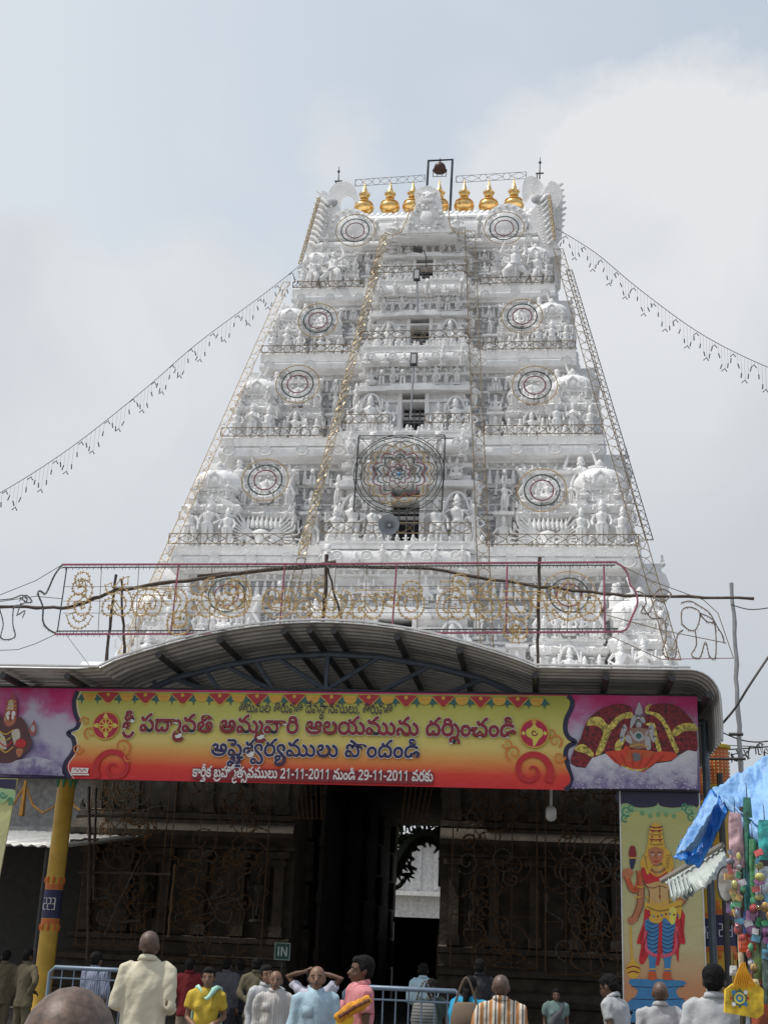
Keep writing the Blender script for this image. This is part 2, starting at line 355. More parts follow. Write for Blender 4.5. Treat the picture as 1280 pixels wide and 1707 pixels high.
# ---------------------------------------------------------------- tower dimensions
def YE(z): return 35+.362*(z-8)
def HW(z): return 10.127-.221*z
YC = 44.5
LV = [8.75, 13.35, 17.55, 21.22, 24.38, 27.1]
tower = thing('temple_gateway_tower', 'tall white tapering temple tower crowded with carved figures, gold pots on its ridge', 'temple tower', (0, 33, 0))
def bay_hw(z): return 2.22-.052*(z-13.35)
def cornice_levels(hx, yf, yb, z1, s, inset):
    """curved overhanging eave from the wall (inset) out to the ledge at z1"""
    L_ = []
    for o_, dz in ((-inset, -1.02), (-inset+.1, -1.0), (-inset+.1, -.93), (-inset+.02, -.91), (-inset+.02, -.82), (-inset+.2, -.80), (-inset+.2, -.72), (-.1, -.70), (-.02, -.66), (0, -.58), (-.01, -.46), (-.04, -.34), (-.12, -.26), (-.26, -.23), (-.26, -.17), (-.12, -.15), (-.12, -.09), (-.04, -.07), (-.04, 0), (-.6, .0)):
        L_.append((hx+o_*s, yf-o_*s, yb+o_*s, z1+dz*s))
    return L_
def put(kind, parent, x, y, z, h, rz=0, name='statue', sx=1):
    me = FIG[kind]; k = h*(1+rnd.uniform(-.05, .05))
    return inst(me, name, parent, (x, y, z), (k*sx, k, k), rz+rnd.uniform(-.15, .15))
def shrine(hx, hd, s):
    """corner pavilion: moulded base, body with pilasters, entablature, neck and ribbed dome; origin at base centre"""
    m = MB(); R4 = lambda lv: m.rings([[(-hx*a, -hd*a, z*s), (hx*a, -hd*a, z*s), (hx*a, hd*a, z*s), (-hx*a, hd*a, z*s)] for a, z in lv])
    R4([(1, 0), (1, .1), (.92, .12), (.92, .18), (.98, .2), (.98, .26), (.78, .3), (.78, 1.25), (.92, 1.28), (.98, 1.36), (1.04, 1.42), (1.04, 1.5), (.94, 1.56), (.8, 1.6), (.8, 1.66), (.88, 1.68), (.88, 1.76), (.7, 1.8), (.7, 2.02), (.82, 2.05), (.84, 2.12)])
    for x in (-.72, -.26, .26, .72):
        m.box((x*hx, -hd*.8, .77*s), (.1*s, .1*s, .94*s)); m.box((x*hx, -hd*.82, 1.2*s), (.2*s, .14*s, .08*s))
    for x in (-.6, 0, .6): m.prism([(x*hx+.17*s*math.cos(t), 1.5*s+.17*s*math.sin(t)) for t in [math.pi*i/6 for i in range(7)]], -hd*1.06, -hd*.8)
    r_ = min(hx, hd)*.78
    pr_ = [(r_*.86, 2.12*s), (r_*1.0, 2.16*s), (r_*1.1, 2.3*s), (r_*1.08, 2.5*s), (r_*.92, 2.7*s), (r_*.62, 2.84*s), (r_*.3, 2.9*s), (r_*.34, 2.95*s), (r_*.16, 3.0*s), (r_*.2, 3.08*s), (.02, 3.24*s)]
    rr = []
    for q, z in pr_:
        rr.append([(q*(1+.085*abs(math.cos(6*t))-.04)*math.cos(t)*hx/r_*.78, q*(1+.085*abs(math.cos(6*t))-.04)*math.sin(t), z) for t in [2*math.pi*j/32 for j in range(32)]])
    m.rings(rr)
    for k in range(4):
        a = k*math.pi/2-math.pi/2
        m.tube([(math.cos(a)*r_*1.0+math.cos(a+math.pi/2)*u_, math.sin(a)*r_*1.05+math.sin(a+math.pi/2)*u_, (2.25+v_)*s) for u_, v_ in ((-.22*s, 0), (-.2*s, .25), (0, .42), (.2*s, .25), (.22*s, 0))], .05*s, 5)
    return m
def shala(hx, hd, s):
    """oblong panel shrine with plinth, small storey above and toothed crest"""
    m = MB(); R4 = lambda lv: m.rings([[(-hx*a+(1-a)*0, -hd*b, z*s), (hx*a, -hd*b, z*s), (hx*a, hd, z*s), (-hx*a, hd, z*s)] for a, b, z in lv])
    R4([(1, 1, 0), (1, 1, .08), (.96, .9, .1), (.96, .9, .17), (.98, .95, .2), (.9, .55, .24), (.9, .55, 1.22), (.97, .9, 1.26), (1, 1, 1.34), (1, 1, 1.44), (.94, .85, 1.5), (.86, .7, 1.54), (.86, .7, 1.62), (.92, .8, 1.65), (.92, .8, 1.72), (.8, .5, 1.76), (.8, .5, 2.75), (.9, .7, 2.8), (.9, .7, 2.92)])
    for i in range(7):
        x = (-.84+.28*i)*hx; m.box((x, -hd*.62, .72*s), (.075*s, .12*s, .98*s)); m.box((x, -hd*.7, 1.16*s), (.15*s, .14*s, .06*s))
    m.ball((0, -hd*.55, 2.25*s), (.42*s, .12*s, .42*s), 14, 8)
    for i in range(12):
        a = 2*math.pi*i/12; m.ball((.5*s*math.cos(a), -hd*.6, (2.25+.5*math.sin(a))*s), .07*s, 5, 3)
    for s_ in (-1, 1):
        m.tube([(s_*hx*.78, -hd*.6, 1.8*s), (s_*hx*.9, -hd*.8, 2.1*s), (s_*hx*.72, -hd*.7, 2.45*s), (s_*hx*.86, -hd*.8, 2.8*s)], [.08*s, .06*s, .07*s, .04*s], 5)
        m.ball((s_*hx*.86, -hd*.8, 2.85*s), .11*s, 6, 4)
    return m
WINS = {1: (668, 50, 824, 893, .62), 2: (684, 41, 648, 707, .0), 3: (697, 34, 526, 567, 0), 4: (708, 30, 424, 461, 0)}
tiers = []
_e = MB(); _e.ball((0, 0, 0), (.23, .045, .2), 14, 6); _e.tube([(.25*math.cos(a), -.02, .22*math.sin(a)) for a in [2*math.pi*j/12 for j in range(13)]], .03, 4); EAVEB = _e.mesh('eave_ornament', WHITE, 50)
for i in range(5):
    z0, z1 = LV[i], LV[i+1]; h = z1-z0; s = h/4.2 if i else 1.0
    hw1 = HW(z1); yf1 = YE(z1); yb1 = 2*YC-yf1; ins = .55*s
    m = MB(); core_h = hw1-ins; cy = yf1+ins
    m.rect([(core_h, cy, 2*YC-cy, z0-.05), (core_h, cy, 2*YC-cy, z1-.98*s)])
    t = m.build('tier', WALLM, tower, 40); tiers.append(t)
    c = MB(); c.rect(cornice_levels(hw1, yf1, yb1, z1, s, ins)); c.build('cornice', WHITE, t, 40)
    # bands of moulding on the wall
    g = MB()
    for zz, d_, th in ((.12, .12, .2), (1.5, .1, .12), (1.72, .06, .08), (2.0, .04, .06), (2.6, .1, .1)):
        if zz*s < h-1.1*s: g.rect([(core_h+d_*s, cy-d_*s, 2*YC-cy, z0+zz*s), (core_h+d_*s, cy-d_*s, 2*YC-cy, z0+(zz+th)*s)])
    g.build('moulding', WHITE, t, 40)
    # horseshoe ornaments on the eave
    nk = int((hw1-2.4)/1.15)
    for sd_ in (-1, 1):
        for q in range(nk+1):
            x = sd_*(hw1-.35-q*(hw1-2.6)/max(nk, 1))
            inst(EAVEB, 'eave_ornament', t, (x, yf1-.0*s, z1-.46*s), s*.8)
    # the row of busts under the eave in a dark slot
    for sd_ in (-1, 1):
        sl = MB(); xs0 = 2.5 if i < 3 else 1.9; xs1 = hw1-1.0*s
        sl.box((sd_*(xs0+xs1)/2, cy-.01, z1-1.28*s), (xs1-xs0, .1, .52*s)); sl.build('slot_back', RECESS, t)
        n_ = max(5, int((xs1-xs0)/(.24*s)))
        for q in range(n_):
            inst(FIG['bud'], 'carved_bud', t, (sd_*(xs0+(q+.5)*(xs1-xs0)/n_), cy-.2*s, z1-1.52*s), (.28*s, .3*s, .5*s))
    ledge = z0
    for sd_ in (-1, 1):
        # corner pavilion
        cw = .92*s; chd = .62*s; cx_ = sd_*(HW(z0)-cw-.18*s); cyy = YE(z0)+.35*s+chd+.25*s
        sm = shrine(cw, chd, s).mesh('corner_shrine', WHITE, 45)
        inst(sm, 'corner_shrine', t, (cx_, cyy, ledge), 1)
        for q in range(3): put(rnd.choice(STAND), t, cx_+(q-1)*.62*s, cyy-chd-.16*s, ledge+.02, 1.42*s*(1.08 if q == 1 else .98))
        for q in range(2): put(rnd.choice(STAND), t, sd_*(HW(z0)-.05*s), cyy+chd+.3*s+q*1.1*s, ledge, 1.2*s, sd_*math.pi/2)
        inst(sm, 'corner_shrine', t, (sd_*(HW(z0)-.8*s), 2*YC-cyy, ledge), 1, math.pi)
        put('bearer', t, sd_*(hw1-.75*s), cy-.55*s, z0+1.75*s, 1.72*s, -sd_*.35)
        put('bearer', t, sd_*(hw1-.2*s), cy+.9*s, z0+1.9*s, 1.6*s, sd_*1.4)
        put('plain', t, sd_*(hw1-1.25*s), cy-.35*s, z0+1.75*s, .95*s)
        # oblong panel
        xc = sd_*(6.62-.137*(z0+.55*h)); sw = 1.0*s if i else 1.12
        pm = shala(sw, .55*s, s).mesh('panel_shrine', WHITE, 45); pyy = cy-.42*s
        inst(pm, 'panel_shrine', t, (xc, pyy, ledge), 1)
        if i == 1:
            put('fan', t, xc, pyy-.72*s, ledge+.02, 1.32*s, 0)
        else:
            for q in range(5): put('halo' if q == 2 else rnd.choice(STAND), t, xc+(q-2)*.42*s, pyy-.68*s, ledge+.02, (1.36 if q == 2 else 1.12)*s)
        put('seat4', t, xc, pyy-.5*s, z0+1.8*s, 1.1*s)
        for q in (-2, -1, 1, 2): put(rnd.choice(['seat', 'pray', 'plain']), t, xc+q*.36*s, pyy-.48*s, z0+1.72*s, .72*s)
        for q in (-1, 1): put(rnd.choice(['seat', 'lion', 'pray']), t, cx_+q*.5*s, cyy-chd*.95, z0+1.76*s, .62*s)
        for q in range(6): put(rnd.choice(['seat', 'pray', 'bud', 'lion']), t, sd_*(2.5+q*(hw1-3.1)/5), yf1+.22, z1+.01, .42*s)
        # columns of figures either side of the panel
        for xg in ([xc-sd_*(sw+.38*s), xc+sd_*(sw+.34*s)]):
            put(rnd.choice(STAND), t, xg, cy-.5*s, ledge+.02, 1.45*s); put(rnd.choice(['seat', 'sway', 'dance', 'seat4']), t, xg, cy-.35*s, z0+1.65*s, 1.05*s)
            pl = MB(); pl.box((xg, cy-.16*s, z0+.8*s), (.5*s, .3*s, 1.6*s)); pl.box((xg, cy-.3*s, z0+1.58*s), (.66*s, .5*s, .1*s)); pl.build('bracket', WHITE, t); pl = MB(); pl.box((xg, cy-.12*s, z0+2.75*s), (.5*s, .22*s, .2*s)); pl.build('upper_bracket', WHITE, t)
            put('lion', t, xg, cy-.32*s, z1-1.6*s, .55*s)
    # small birds and lions along the ledge ends (break the outline)
    for sd_ in (-1, 1):
        for q in range(3): put(rnd.choice(['lion', 'seat', 'bud']), t, sd_*(HW(z1)-.12), yf1+.7+q*1.2, z1, .6*s, sd_*1.5)
    # fine carving over the walls: tiny leaf and figure lumps nobody could count
    oc = MB(); ro = random.Random(i+40)
    def lump(x, y, z, k):
        k *= ro.uniform(.8, 1.25); ty = ro.random()
        if ty < .45:
            oc.loft([(z-k, k*.5, k*.45), (z-k*.5, k*.6, k*.5), (z, k*.35, k*.35), (z+k*.3, k*.62, k*.45), (z+k*.7, k*.3, k*.3), (z+k*1.25, k*.3, k*.3), (z+k*1.7, k*.05, k*.05)], 6, x, y)
            oc.tube([(x-k*.55, y, z+k*.4), (x-k*.95, y-.02, z+ro.uniform(-.3, .9)*k)], [k*.2, k*.12], 4); oc.tube([(x+k*.55, y, z+k*.4), (x+k*.95, y-.02, z+ro.uniform(-.3, .9)*k)], [k*.2, k*.12], 4)
        elif ty < .75: oc.tube([(x+k*math.cos(a_)*(1-.1*q), y, z+k*math.sin(a_)*(1-.1*q)) for q, a_ in enumerate([ro.uniform(0, 6)+.9*w_ for w_ in range(7)])], k*.22, 4)
        else: oc.box((x, y, z), (k*1.2, k*.9, k*.4)); oc.ball((x, y-.02, z+k*.6), k*.5, 6, 4)
    nx_ = int(2*core_h/(.27*s))
    for q in range(nx_):
        x = -core_h+(q+.5)*2*core_h/nx_
        for r2_ in range(9):
            z = z0+(.35+r2_*.31)*s+ro.uniform(-.05, .05)
            if z < z1-1.0*s and abs(x) > bay_hw(z1)-.05: lump(x+ro.uniform(-.05, .05), cy-.06*s, z, .12*s)
        for yy_, zz_, kk_ in ((yf1+.10*s, z1-.0, .10), (cy-.22*s, z1-.98*s, .08)):
            if abs(x) > bay_hw(z1): lump(x+ro.uniform(-.06, .06), yy_, zz_+.08*s, kk_*s)
    for sd_ in (-1, 1):
        cw_ = .92*s; cxx = sd_*(HW(z0)-cw_-.18*s); cyy_ = YE(z0)+.35*s+.62*s+.25*s
        for q in range(7):
            for zz_, o_ in ((1.42, .66), (1.75, .58), (2.02, .48), (2.4, .5)): lump(cxx+(q-3)*.24*s*(1 if zz_ < 2 else .7), cyy_-o_*s, z0+zz_*s, .085*s)
        for q in range(7):
            for zz_, o_ in ((2.3, .44), (2.55, .42), (2.75, .3)):
                a_ = (q-3)*.42; lump(cxx+math.sin(a_)*.66*s*(1 if zz_ < 2.6 else .7), cyy_-math.cos(a_)*o_*s*1.08, z0+zz_*s, .075*s)
        xcc = sd_*(6.62-.137*(z0+.55*h))
        for q in range(9):
            for zz_, o_ in ((.3, .5), (1.38, .58), (1.72, .46), (2.9, .45)): lump(xcc+(q-4)*.24*s, cy-.42*s-o_*s, z0+zz_*s, .08*s)
    bw1 = bay_hw(z1); nb_ = int(2*bw1/(.25*s))
    for q in range(nb_):
        x = -bw1+(q+.5)*2*bw1/nb_
        for zz_ in (.5, .8, 1.1, 1.4, 1.7, 2.05, 2.5, 2.85, 3.2):
            yw_ = by1_ = YE(z1)-.55+.5*s
            if zz_ < 2.4 and abs(x) < .95*s: continue
            lump(x+ro.uniform(-.05, .05), yw_-.06*s, z0+zz_*s+ro.uniform(-.04, .04), .11*s)
        for yy_, zz_ in ((YE(z1)-.45, 0.06), (YE(z1)-.30, -.95)): lump(x, yy_, z1+zz_*s, .085*s)
    oc.build('fine_carving', WHITE, t, 60, kind='stuff')
    # side bays, seen edge-on past the right corner
    for sd_ in (-1, 1):
        sb = MB(); y0_, y1_ = cy+1.5*s, YC; xo_ = hw1+.85*s
        lv_ = [(core_h-.1, z0), (xo_+.25*s, z0), (xo_+.25*s, z0+.2*s), (xo_-.1*s, z0+.3*s), (xo_-.1*s, z0+1.5*s), (xo_+.12*s, z0+1.6*s), (xo_+.12*s, z0+1.75*s), (xo_-.2*s, z0+1.9*s), (xo_-.2*s, z1-1.05*s), (xo_+.05*s, z1-.95*s), (xo_+.12*s, z1-.7*s), (xo_, z1-.35*s), (xo_-.2*s, z1-.25*s), (xo_-.1*s, z1-.02), (core_h, z1-.01)]
        sb.rings([[(sd_*x, y0_-(x-core_h)*.3, z), (sd_*x, 2*YC-y0_, z), (sd_*(core_h-.2), 2*YC-y0_, z), (sd_*(core_h-.2), y0_-(x-core_h)*.3, z)] for x, z in lv_]); sb.build('side_bay', WHITE, t, 40)
        for q in range(4):
            put(rnd.choice(STAND), t, sd_*(xo_+.18*s), y0_-.1+q*.9*s, z0+.2*s, 1.35*s, sd_*1.3); put(rnd.choice(['dance', 'seat4', 'sway']), t, sd_*(xo_+.05*s), y0_-.1+q*.9*s, z0+1.75*s, 1.15*s, sd_*1.3)
        for q in range(3): put('seat', t, sd_*(xo_-.05), y0_+q*.9, z1, .55*s, sd_*1.5)
    # ------------------------------------------------ projecting central bay
    bh0, bh1 = bay_hw(z0), bay_hw(z1); by0 = YE(z0)-.55; by1 = YE(z1)-.55; byw = by1+.5*s
    b = MB(); zt = z1+.02
    ww = {0: .5, 1: .45, 2: .38, 3: .33, 4: .31}[i]; wb, wt = z0+.12*s, z0+2.3*s
    # wall built round the window opening
    for sx_ in (-1, 1):
        b.rings([[(sx_*ww, byw, z), (sx_*(bh1-.1), byw, z), (sx_*(bh1-.1), cy+.1, z), (sx_*ww, cy+.1, z)] for z in (z0-.05, z1-.5*s)])
    b.box((0, (byw+cy+.1)/2, (wt+z1-.5*s)/2), (2*ww-.004, cy+.1-byw, z1-.5*s-wt)); b.box((0, (byw+cy+.1)/2, z0+.03*s), (2*ww-.004, cy+.1-byw, .16*s))
    bo = b.build('bay_wall', WHITE, t, 40)
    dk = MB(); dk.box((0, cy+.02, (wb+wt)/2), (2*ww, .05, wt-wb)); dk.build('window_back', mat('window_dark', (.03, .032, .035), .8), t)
    fr_ = MB()
    for sx_ in (-1, 1): fr_.box((sx_*(ww+.09*s), byw-.06*s, (wb+wt)/2), (.16*s, .2*s, wt-wb+.1*s))
    fr_.prism([(-ww-.6*s, wt), (ww+.6*s, wt), (ww+.5*s, wt+.17*s), (ww+.25*s, wt+.26*s), (-ww-.25*s, wt+.26*s), (-ww-.5*s, wt+.17*s)], byw-.5*s, byw+.02)
    fr_.build('window_frame', WHITE, t, 40)
    # bars / shutter inside
    wbx = MB()
    for q in range(3): wbx.box((-ww+.2+q*(2*ww-.4)/2, cy-.22, (wb+wt)/2-.2*s), (.04, .04, (wt-wb)*.8))
    wbx.box((0, cy-.22, wb+(wt-wb)*.55), (2*ww, .05, .05)); wbx.build('window_bars', mat('grey_grille', (.16, .16, .17), .6), t)
    # flanking figures, haloed pair outermost
    zf = z0+.2*s; n_f = (ww+.55*s, ww+1.2*s) if i in (0, 1, 2) else (ww+.5*s, ww+1.0*s)
    for sx_ in (-1, 1):
        put('four' if i != 1 else 'guard', t, sx_*n_f[0], byw-.32*s, zf, 1.6*s); put('halo', t, sx_*n_f[1], byw-.3*s, zf, 1.85*s)
        if n_f[1]+.55*s < bh0: put('sway', t, sx_*(n_f[1]+.52*s), byw-.3*s, zf, 1.5*s)
    bs = MB()
    for zz, d_, th in ((0, .42, .2), (1.95, .12, .1), (2.35, .32, .2), (2.62, .12, .16), (3.05, .2, .12)):
        bs.rings([[(-bh1-d_*s*.5, byw-d_*s, z), (bh1+d_*s*.5, byw-d_*s, z), (bh1+d_*s*.5, cy, z), (-bh1-d_*s*.5, cy, z)] for z in (z0+zz*s, z0+(zz+th)*s)])
    bs.build('bay_moulding', WHITE, t, 40)
    kp = MB(); L_ = cornice_levels(0, 0, 0, 0, s, .5*s)
    kp.rings([[(-bh1-a, by1+f_, z1+z), (bh1+a, by1+f_, z1+z), (bh1+a, cy+.3, z1+z), (-bh1-a, cy+.3, z1+z)] for a, f_, _b, z in L_]); kp.build('bay_cornice', WHITE, t, 40)
    for q in range(6):
        x = (q-2.5)*(2*bh1/5.6); put(rnd.choice(['seat', 'seat4', 'pray', 'dance', 'lion']), t, x, by1-.06*s, z1-.92*s, .8*s)
    nb = 5
    for q in range(nb): 
        x = (q-(nb-1)/2)*(2*bh1/nb); put(rnd.choice(['seat', 'seat4', 'dance', 'pray']), t, x, byw-.25*s, z0+2.6*s, .95*s)
        if q < nb-1: put(rnd.choice(['pray', 'stand', 'lion']), t, x+bh1/nb, byw-.2*s, z0+2.6*s, .7*s)
        inst(EAVEB, 'eave_ornament', t, (x, by1+.0, z1-.46*s), s*.62)
    # little crest of busts standing on the bay ledge in front of the next window
    for q in range(-4, 5):
        if abs(q) > 1 or q == 0: inst(FIG['bud'], 'carved_bud', t, (q*.24*s, by1+.12, z1), (.26*s, .26*s, .24*s))
    for sx_ in (-1, 1):
        for q in range(3): put(rnd.choice(['seat', 'stand', 'lion']), t, sx_*(bh1-.15-q*.4*s), by1+.25, z1, .62*s)
        put('plain', t, sx_*(bh1+.22*s), cy-.6*s, z0, 1.3*s); put('sway', t, sx_*(bh1+.2*s), cy-.55*s, z0+1.75*s, 1.15*s)
# solid ledge fill between tiers so that no floor gap shows
for i in range(5):
    z0 = LV[i]; f_ = MB(); f_.rect([(HW(z0)-.02, YE(z0)+.02, 2*YC-YE(z0)-.02, z0-.3), (HW(z0)-.02, YE(z0)+.02, 2*YC-YE(z0)-.02, z0-.012)])
    f_.rings([[(-bay_hw(z0)-.1, YE(z0)-.5, z), (bay_hw(z0)+.1, YE(z0)-.5, z), (bay_hw(z0)+.1, YE(z0)+1, z), (-bay_hw(z0)-.1, YE(z0)+1, z)] for z in (z0-.25, z0-.006)])
    f_.build('ledge', WHITE, tiers[i], 40)
# ---------------------------------------------------------------- barrel roof
rf = MB(); RZ0 = LV[5]; rfy = YE(RZ0); A_ = at(600, 356, YC); RT = A_.z-.75
RH = 4.05; hh = RT-RZ0; dd = YC-rfy
prof = []
for k in range(15):
    a = math.pi*k/14; x_ = math.cos(a); z_ = math.sin(a)
    prof.append((YC-(dd*(.86+.14*math.sin(a))*x_*(1.0 if abs(x_) > .2 else 1)), RZ0+.25+(hh-.25)*z_**.95))
prof = [(YC-dd*.8, RZ0)]+prof+[(YC+dd*.8, RZ0)]
rf.ext(prof, -RH, RH)
roof = rf.build('roof', WHITE, tower, 50)
rg = MB()
for k in range(34):
    x = -RH+.2+k*(2*RH-.4)/33; rg.tube([(x, prof[4][0]-.02, prof[4][1]), (x, prof[5][0]-.02, prof[5][1]), (x, prof[6][0]-.03, prof[6][1]-.05)], [.03, .09, .07], 5)
    rg.ball((x, YC-.3, RT), (.09, .09, .08), 5, 3)
rg.box((0, YC-.32, RT-.12), (2*RH, .18, .14)); rg.box((0, prof[5][0]+.02, prof[5][1]-.02), (2*RH, .2, .07)); rg.box((0, prof[3][0]-.02, prof[3][1]-.02), (2*RH, .12, .07)); rg.build('roof_ribs', WHITE, roof, 50)
kal = MB(); kal.lathe([(.26, -1.0), (.24, -.1), (.24, 0), (.2, .04), (.3, .08), (.42, .17), (.47, .28), (.46, .38), (.36, .47), (.43, .49), (.40, .54), (.24, .63), (.15, .70), (.14, .76), (.2, .80), (.19, .88), (.23, .95), (.26, 1.0), (.2, 1.05), (.15, 1.15), (.10, 1.32), (.05, 1.5), (.008, 1.74)], 20)
for j in range(12):
    a = 2*math.pi*j/12; kal.tube([(.2*math.cos(a), .2*math.sin(a), .96), (.285*math.cos(a), .285*math.sin(a), 1.07)], [.035, .01], 4)
kme = kal.mesh('gold_pot', GOLD, 50)
for px, py in ((606, 357), (649, 356), (687, 355), (731, 354), (773, 354), (814, 354), (856, 352)):
    P = at(px, py, YC); inst(kme, 'gold_pot_finial', roof, (P.x, YC, P.z), .87)
# round medallions behind the light rings on the roof
MZ = RZ0+.52
for sx_ in (-1, 1):
    q = MB(); X = sx_*2.95; yy = prof[3][0]-.05
    q.prism([(X+.8*math.cos(a), MZ+.8*math.sin(a)) for a in [2*math.pi*j/24 for j in range(24)]], yy-.25, yy+.5)
    q.ball((X, yy-.25, MZ), (.5, .1, .5), 16, 8)
    for j in range(16): a = 2*math.pi*j/16; q.ball((X+.68*math.cos(a), yy-.27, MZ+.68*math.sin(a)), .07, 6, 4)
    q.build('medallion', WHITE, roof, 50)
# central crest with a beast face
yc_ = YE(RZ0)-1.05
def PX(pts, Y): return [(at(a, b, Y).x, at(a, b, Y).z) for a, b in pts]
q = MB(); ol = cr([(p[0], p[1], 0) for p in PX([(676, 392), (676, 372), (688, 352), (694, 335), (690, 322), (698, 314), (712, 309), (726, 314), (734, 323), (731, 337), (738, 352), (748, 372), (748, 392)], yc_)], 3)
q.prism([(p.x, p.y) for p in ol], yc_, yc_+1.9)
C0 = at(712, 330, yc_)
q.ball((C0.x, yc_, C0.z), (.28, .14, .26), 12, 8); q.ball((C0.x-.12, yc_-.1, C0.z+.08), .06, 8, 5); q.ball((C0.x+.12, yc_-.1, C0.z+.08), .06, 8, 5); q.ball((C0.x, yc_-.14, C0.z-.05), (.08, .08, .07), 8, 5)
for j in range(7): q.tube([(C0.x-.21+j*.07, yc_-.2, C0.z-.16), (C0.x-.21+j*.07, yc_-.23, C0.z-.27)], [.03, .012], 4)
for s_ in (-1, 1): q.tube([(C0.x+s_*.2, yc_-.05, C0.z+.12), (C0.x+s_*.34, yc_-.06, C0.z+.2), (C0.x+s_*.28, yc_-.06, C0.z+.32)], [.05, .04, .02], 5)
q.ball((C0.x, yc_, C0.z-.85), (.3, .1, .32), 14, 8)
for j in range(60):
    u_, v_ = rnd.uniform(-1, 1), rnd.uniform(0, 1.3); q.ball((C0.x+u_*(.3+.35*v_), yc_-.02, C0.z-.1-v_), rnd.uniform(.03, .07), 5, 3)
for j in range(14): a = math.pi*2*j/14; q.ball((C0.x+.56*math.cos(a), yc_-.02, C0.z-.85+.5*math.sin(a)), .085, 6, 4)
q.box((C0.x, yc_+.25, C0.z-1.42), (1.9, .6, .12)); q.box((C0.x, yc_+.35, C0.z-1.56), (2.2, .6, .12))
q.build('crest', WHITE, roof, 50)
for s_ in (-1, 1): put('seat', roof, C0.x+s_*1.1, yc_+.1, C0.z-1.4, 1.0); put('lion', roof, C0.x+s_*1.9, yc_+.6, C0.z-1.3, .8)
# horned beast heads closing both gable ends
def horn(pts, Y, y2): 
    m = MB(); ol = cr([(p[0], p[1], 0) for p in PX(pts, Y)], 4, True); m.prism([(p.x, p.y) for p in ol], Y, y2); return m
hy = rfy+.35
hL = horn([(545, 362), (545, 334), (551, 314), (565, 303), (581, 304), (592, 314), (598, 333), (590, 330), (583, 323), (574, 324), (567, 334), (564, 350), (567, 368)], hy, hy+.22)
hR = horn([(914, 356), (917, 334), (909, 314), (897, 299), (884, 293), (873, 301), (870, 318), (872, 334), (879, 329), (885, 321), (893, 322), (898, 334), (897, 352)], hy, hy+.22)
hL.build('horn', WHITE, roof, 45); hR.build('horn', WHITE, roof, 45)
for s_, pts in ((-1, [(512, 425), (513, 395), (520, 370), (526, 345), (536, 320), (546, 322), (552, 335), (568, 348), (566, 372), (558, 400), (556, 425)]), (1, [(868, 428), (878, 395), (884, 360), (900, 330), (911, 310), (918, 302), (928, 306), (936, 318), (937, 330), (929, 345), (924, 352), (922, 370), (926, 400), (932, 425)])):
    g = horn(pts, hy-.15, hy+2.6); g.build('gable_block', WHITE, roof, 45)
    rp_ = MB(); base = (540, 1) if s_ < 0 else (905, 1)
    for j in range(9):
        a0 = (545-j*2.2, 338+j*9) if s_ < 0 else (903+j*1.5, 332+j*9)
        p1 = at(a0[0], a0[1], hy-.2); p2 = at(a0[0]+s_*12+ (0), a0[1]-7, hy-.2); p3 = at(a0[0]-s_*2, a0[1]+3, hy-.3)
        rp_.tube([p3, (p1+p2)/2+Vector((0, -.06, 0)), p2], [.045, .075, .045], 6)
    for j in range(16):
        p = at((552-j*1.6) if s_ < 0 else (896+j*.9), 345+j*5, hy-.25); rp_.ball(p, .05, 5, 4)
    rp_.build('carved_rope', WHITE, roof, 60)
    mv = MB()
    for j in range(10):
        p = at(*((514+j*2.4, 405-j*9.2) if s_ < 0 else (936-abs(j-5)*1.4, 400-j*10)), hy+.4); mv.tube([p, p+Vector((s_*.16, 0, .1)), p+Vector((s_*.08, 0, .10))], [.07, .04, .02], 5)
    mv.build('mane', WHITE, roof, 60)
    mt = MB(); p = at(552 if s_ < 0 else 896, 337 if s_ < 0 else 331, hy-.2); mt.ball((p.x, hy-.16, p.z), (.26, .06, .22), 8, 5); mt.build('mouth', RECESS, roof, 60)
# big beasts leaping below the gables
for s_ in (-1, 1):
    put('bearer', tiers[4], s_*3.3, YE(LV[4])+.2, LV[4], 1.7, s_*.4); put('dance', tiers[4], s_*4.1, YE(LV[4])+.3, LV[4], 1.5, s_*.3)

# ---------------------------------------------------------------- dark stone base with the gateway passage
BH, BY, BB, DW = 7.3, 33., 56., 1.83
base = part_empty('stone_base', tower)
lvl = [(.55, 0), (.55, .35), (.42, .37), (.42, .6), (.5, .64), (.56, .78), (.5, .92), (.4, .96), (.3, 1.0), (.3, 1.25), (.44, 1.28), (.44, 1.4), (.3, 1.44), (.12, 1.5), (.12, 1.75), (.25, 1.78), (.25, 1.9), (0, 1.95), (0, 4.0), (.1, 4.02), (.1, 4.1), (.2, 4.15), (.46, 4.3), (.5, 4.42), (.42, 4.6), (.25, 4.72), (.3, 4.74), (.3, 4.86), (.05, 4.9), (.05, 6.6), (.16, 6.62), (.16, 6.75), (.45, 6.95), (.72, 7.05), (.78, 7.2), (.7, 7.45), (.5, 7.6), (.5, 7.75), (.62, 7.8), (.62, 8.0)]
LION_STONE = lion().mesh('small_lion', STONE, 60); NICHE_FIG = figure(.03, UP, HIPR).mesh('niche_statue', STONE, 60)
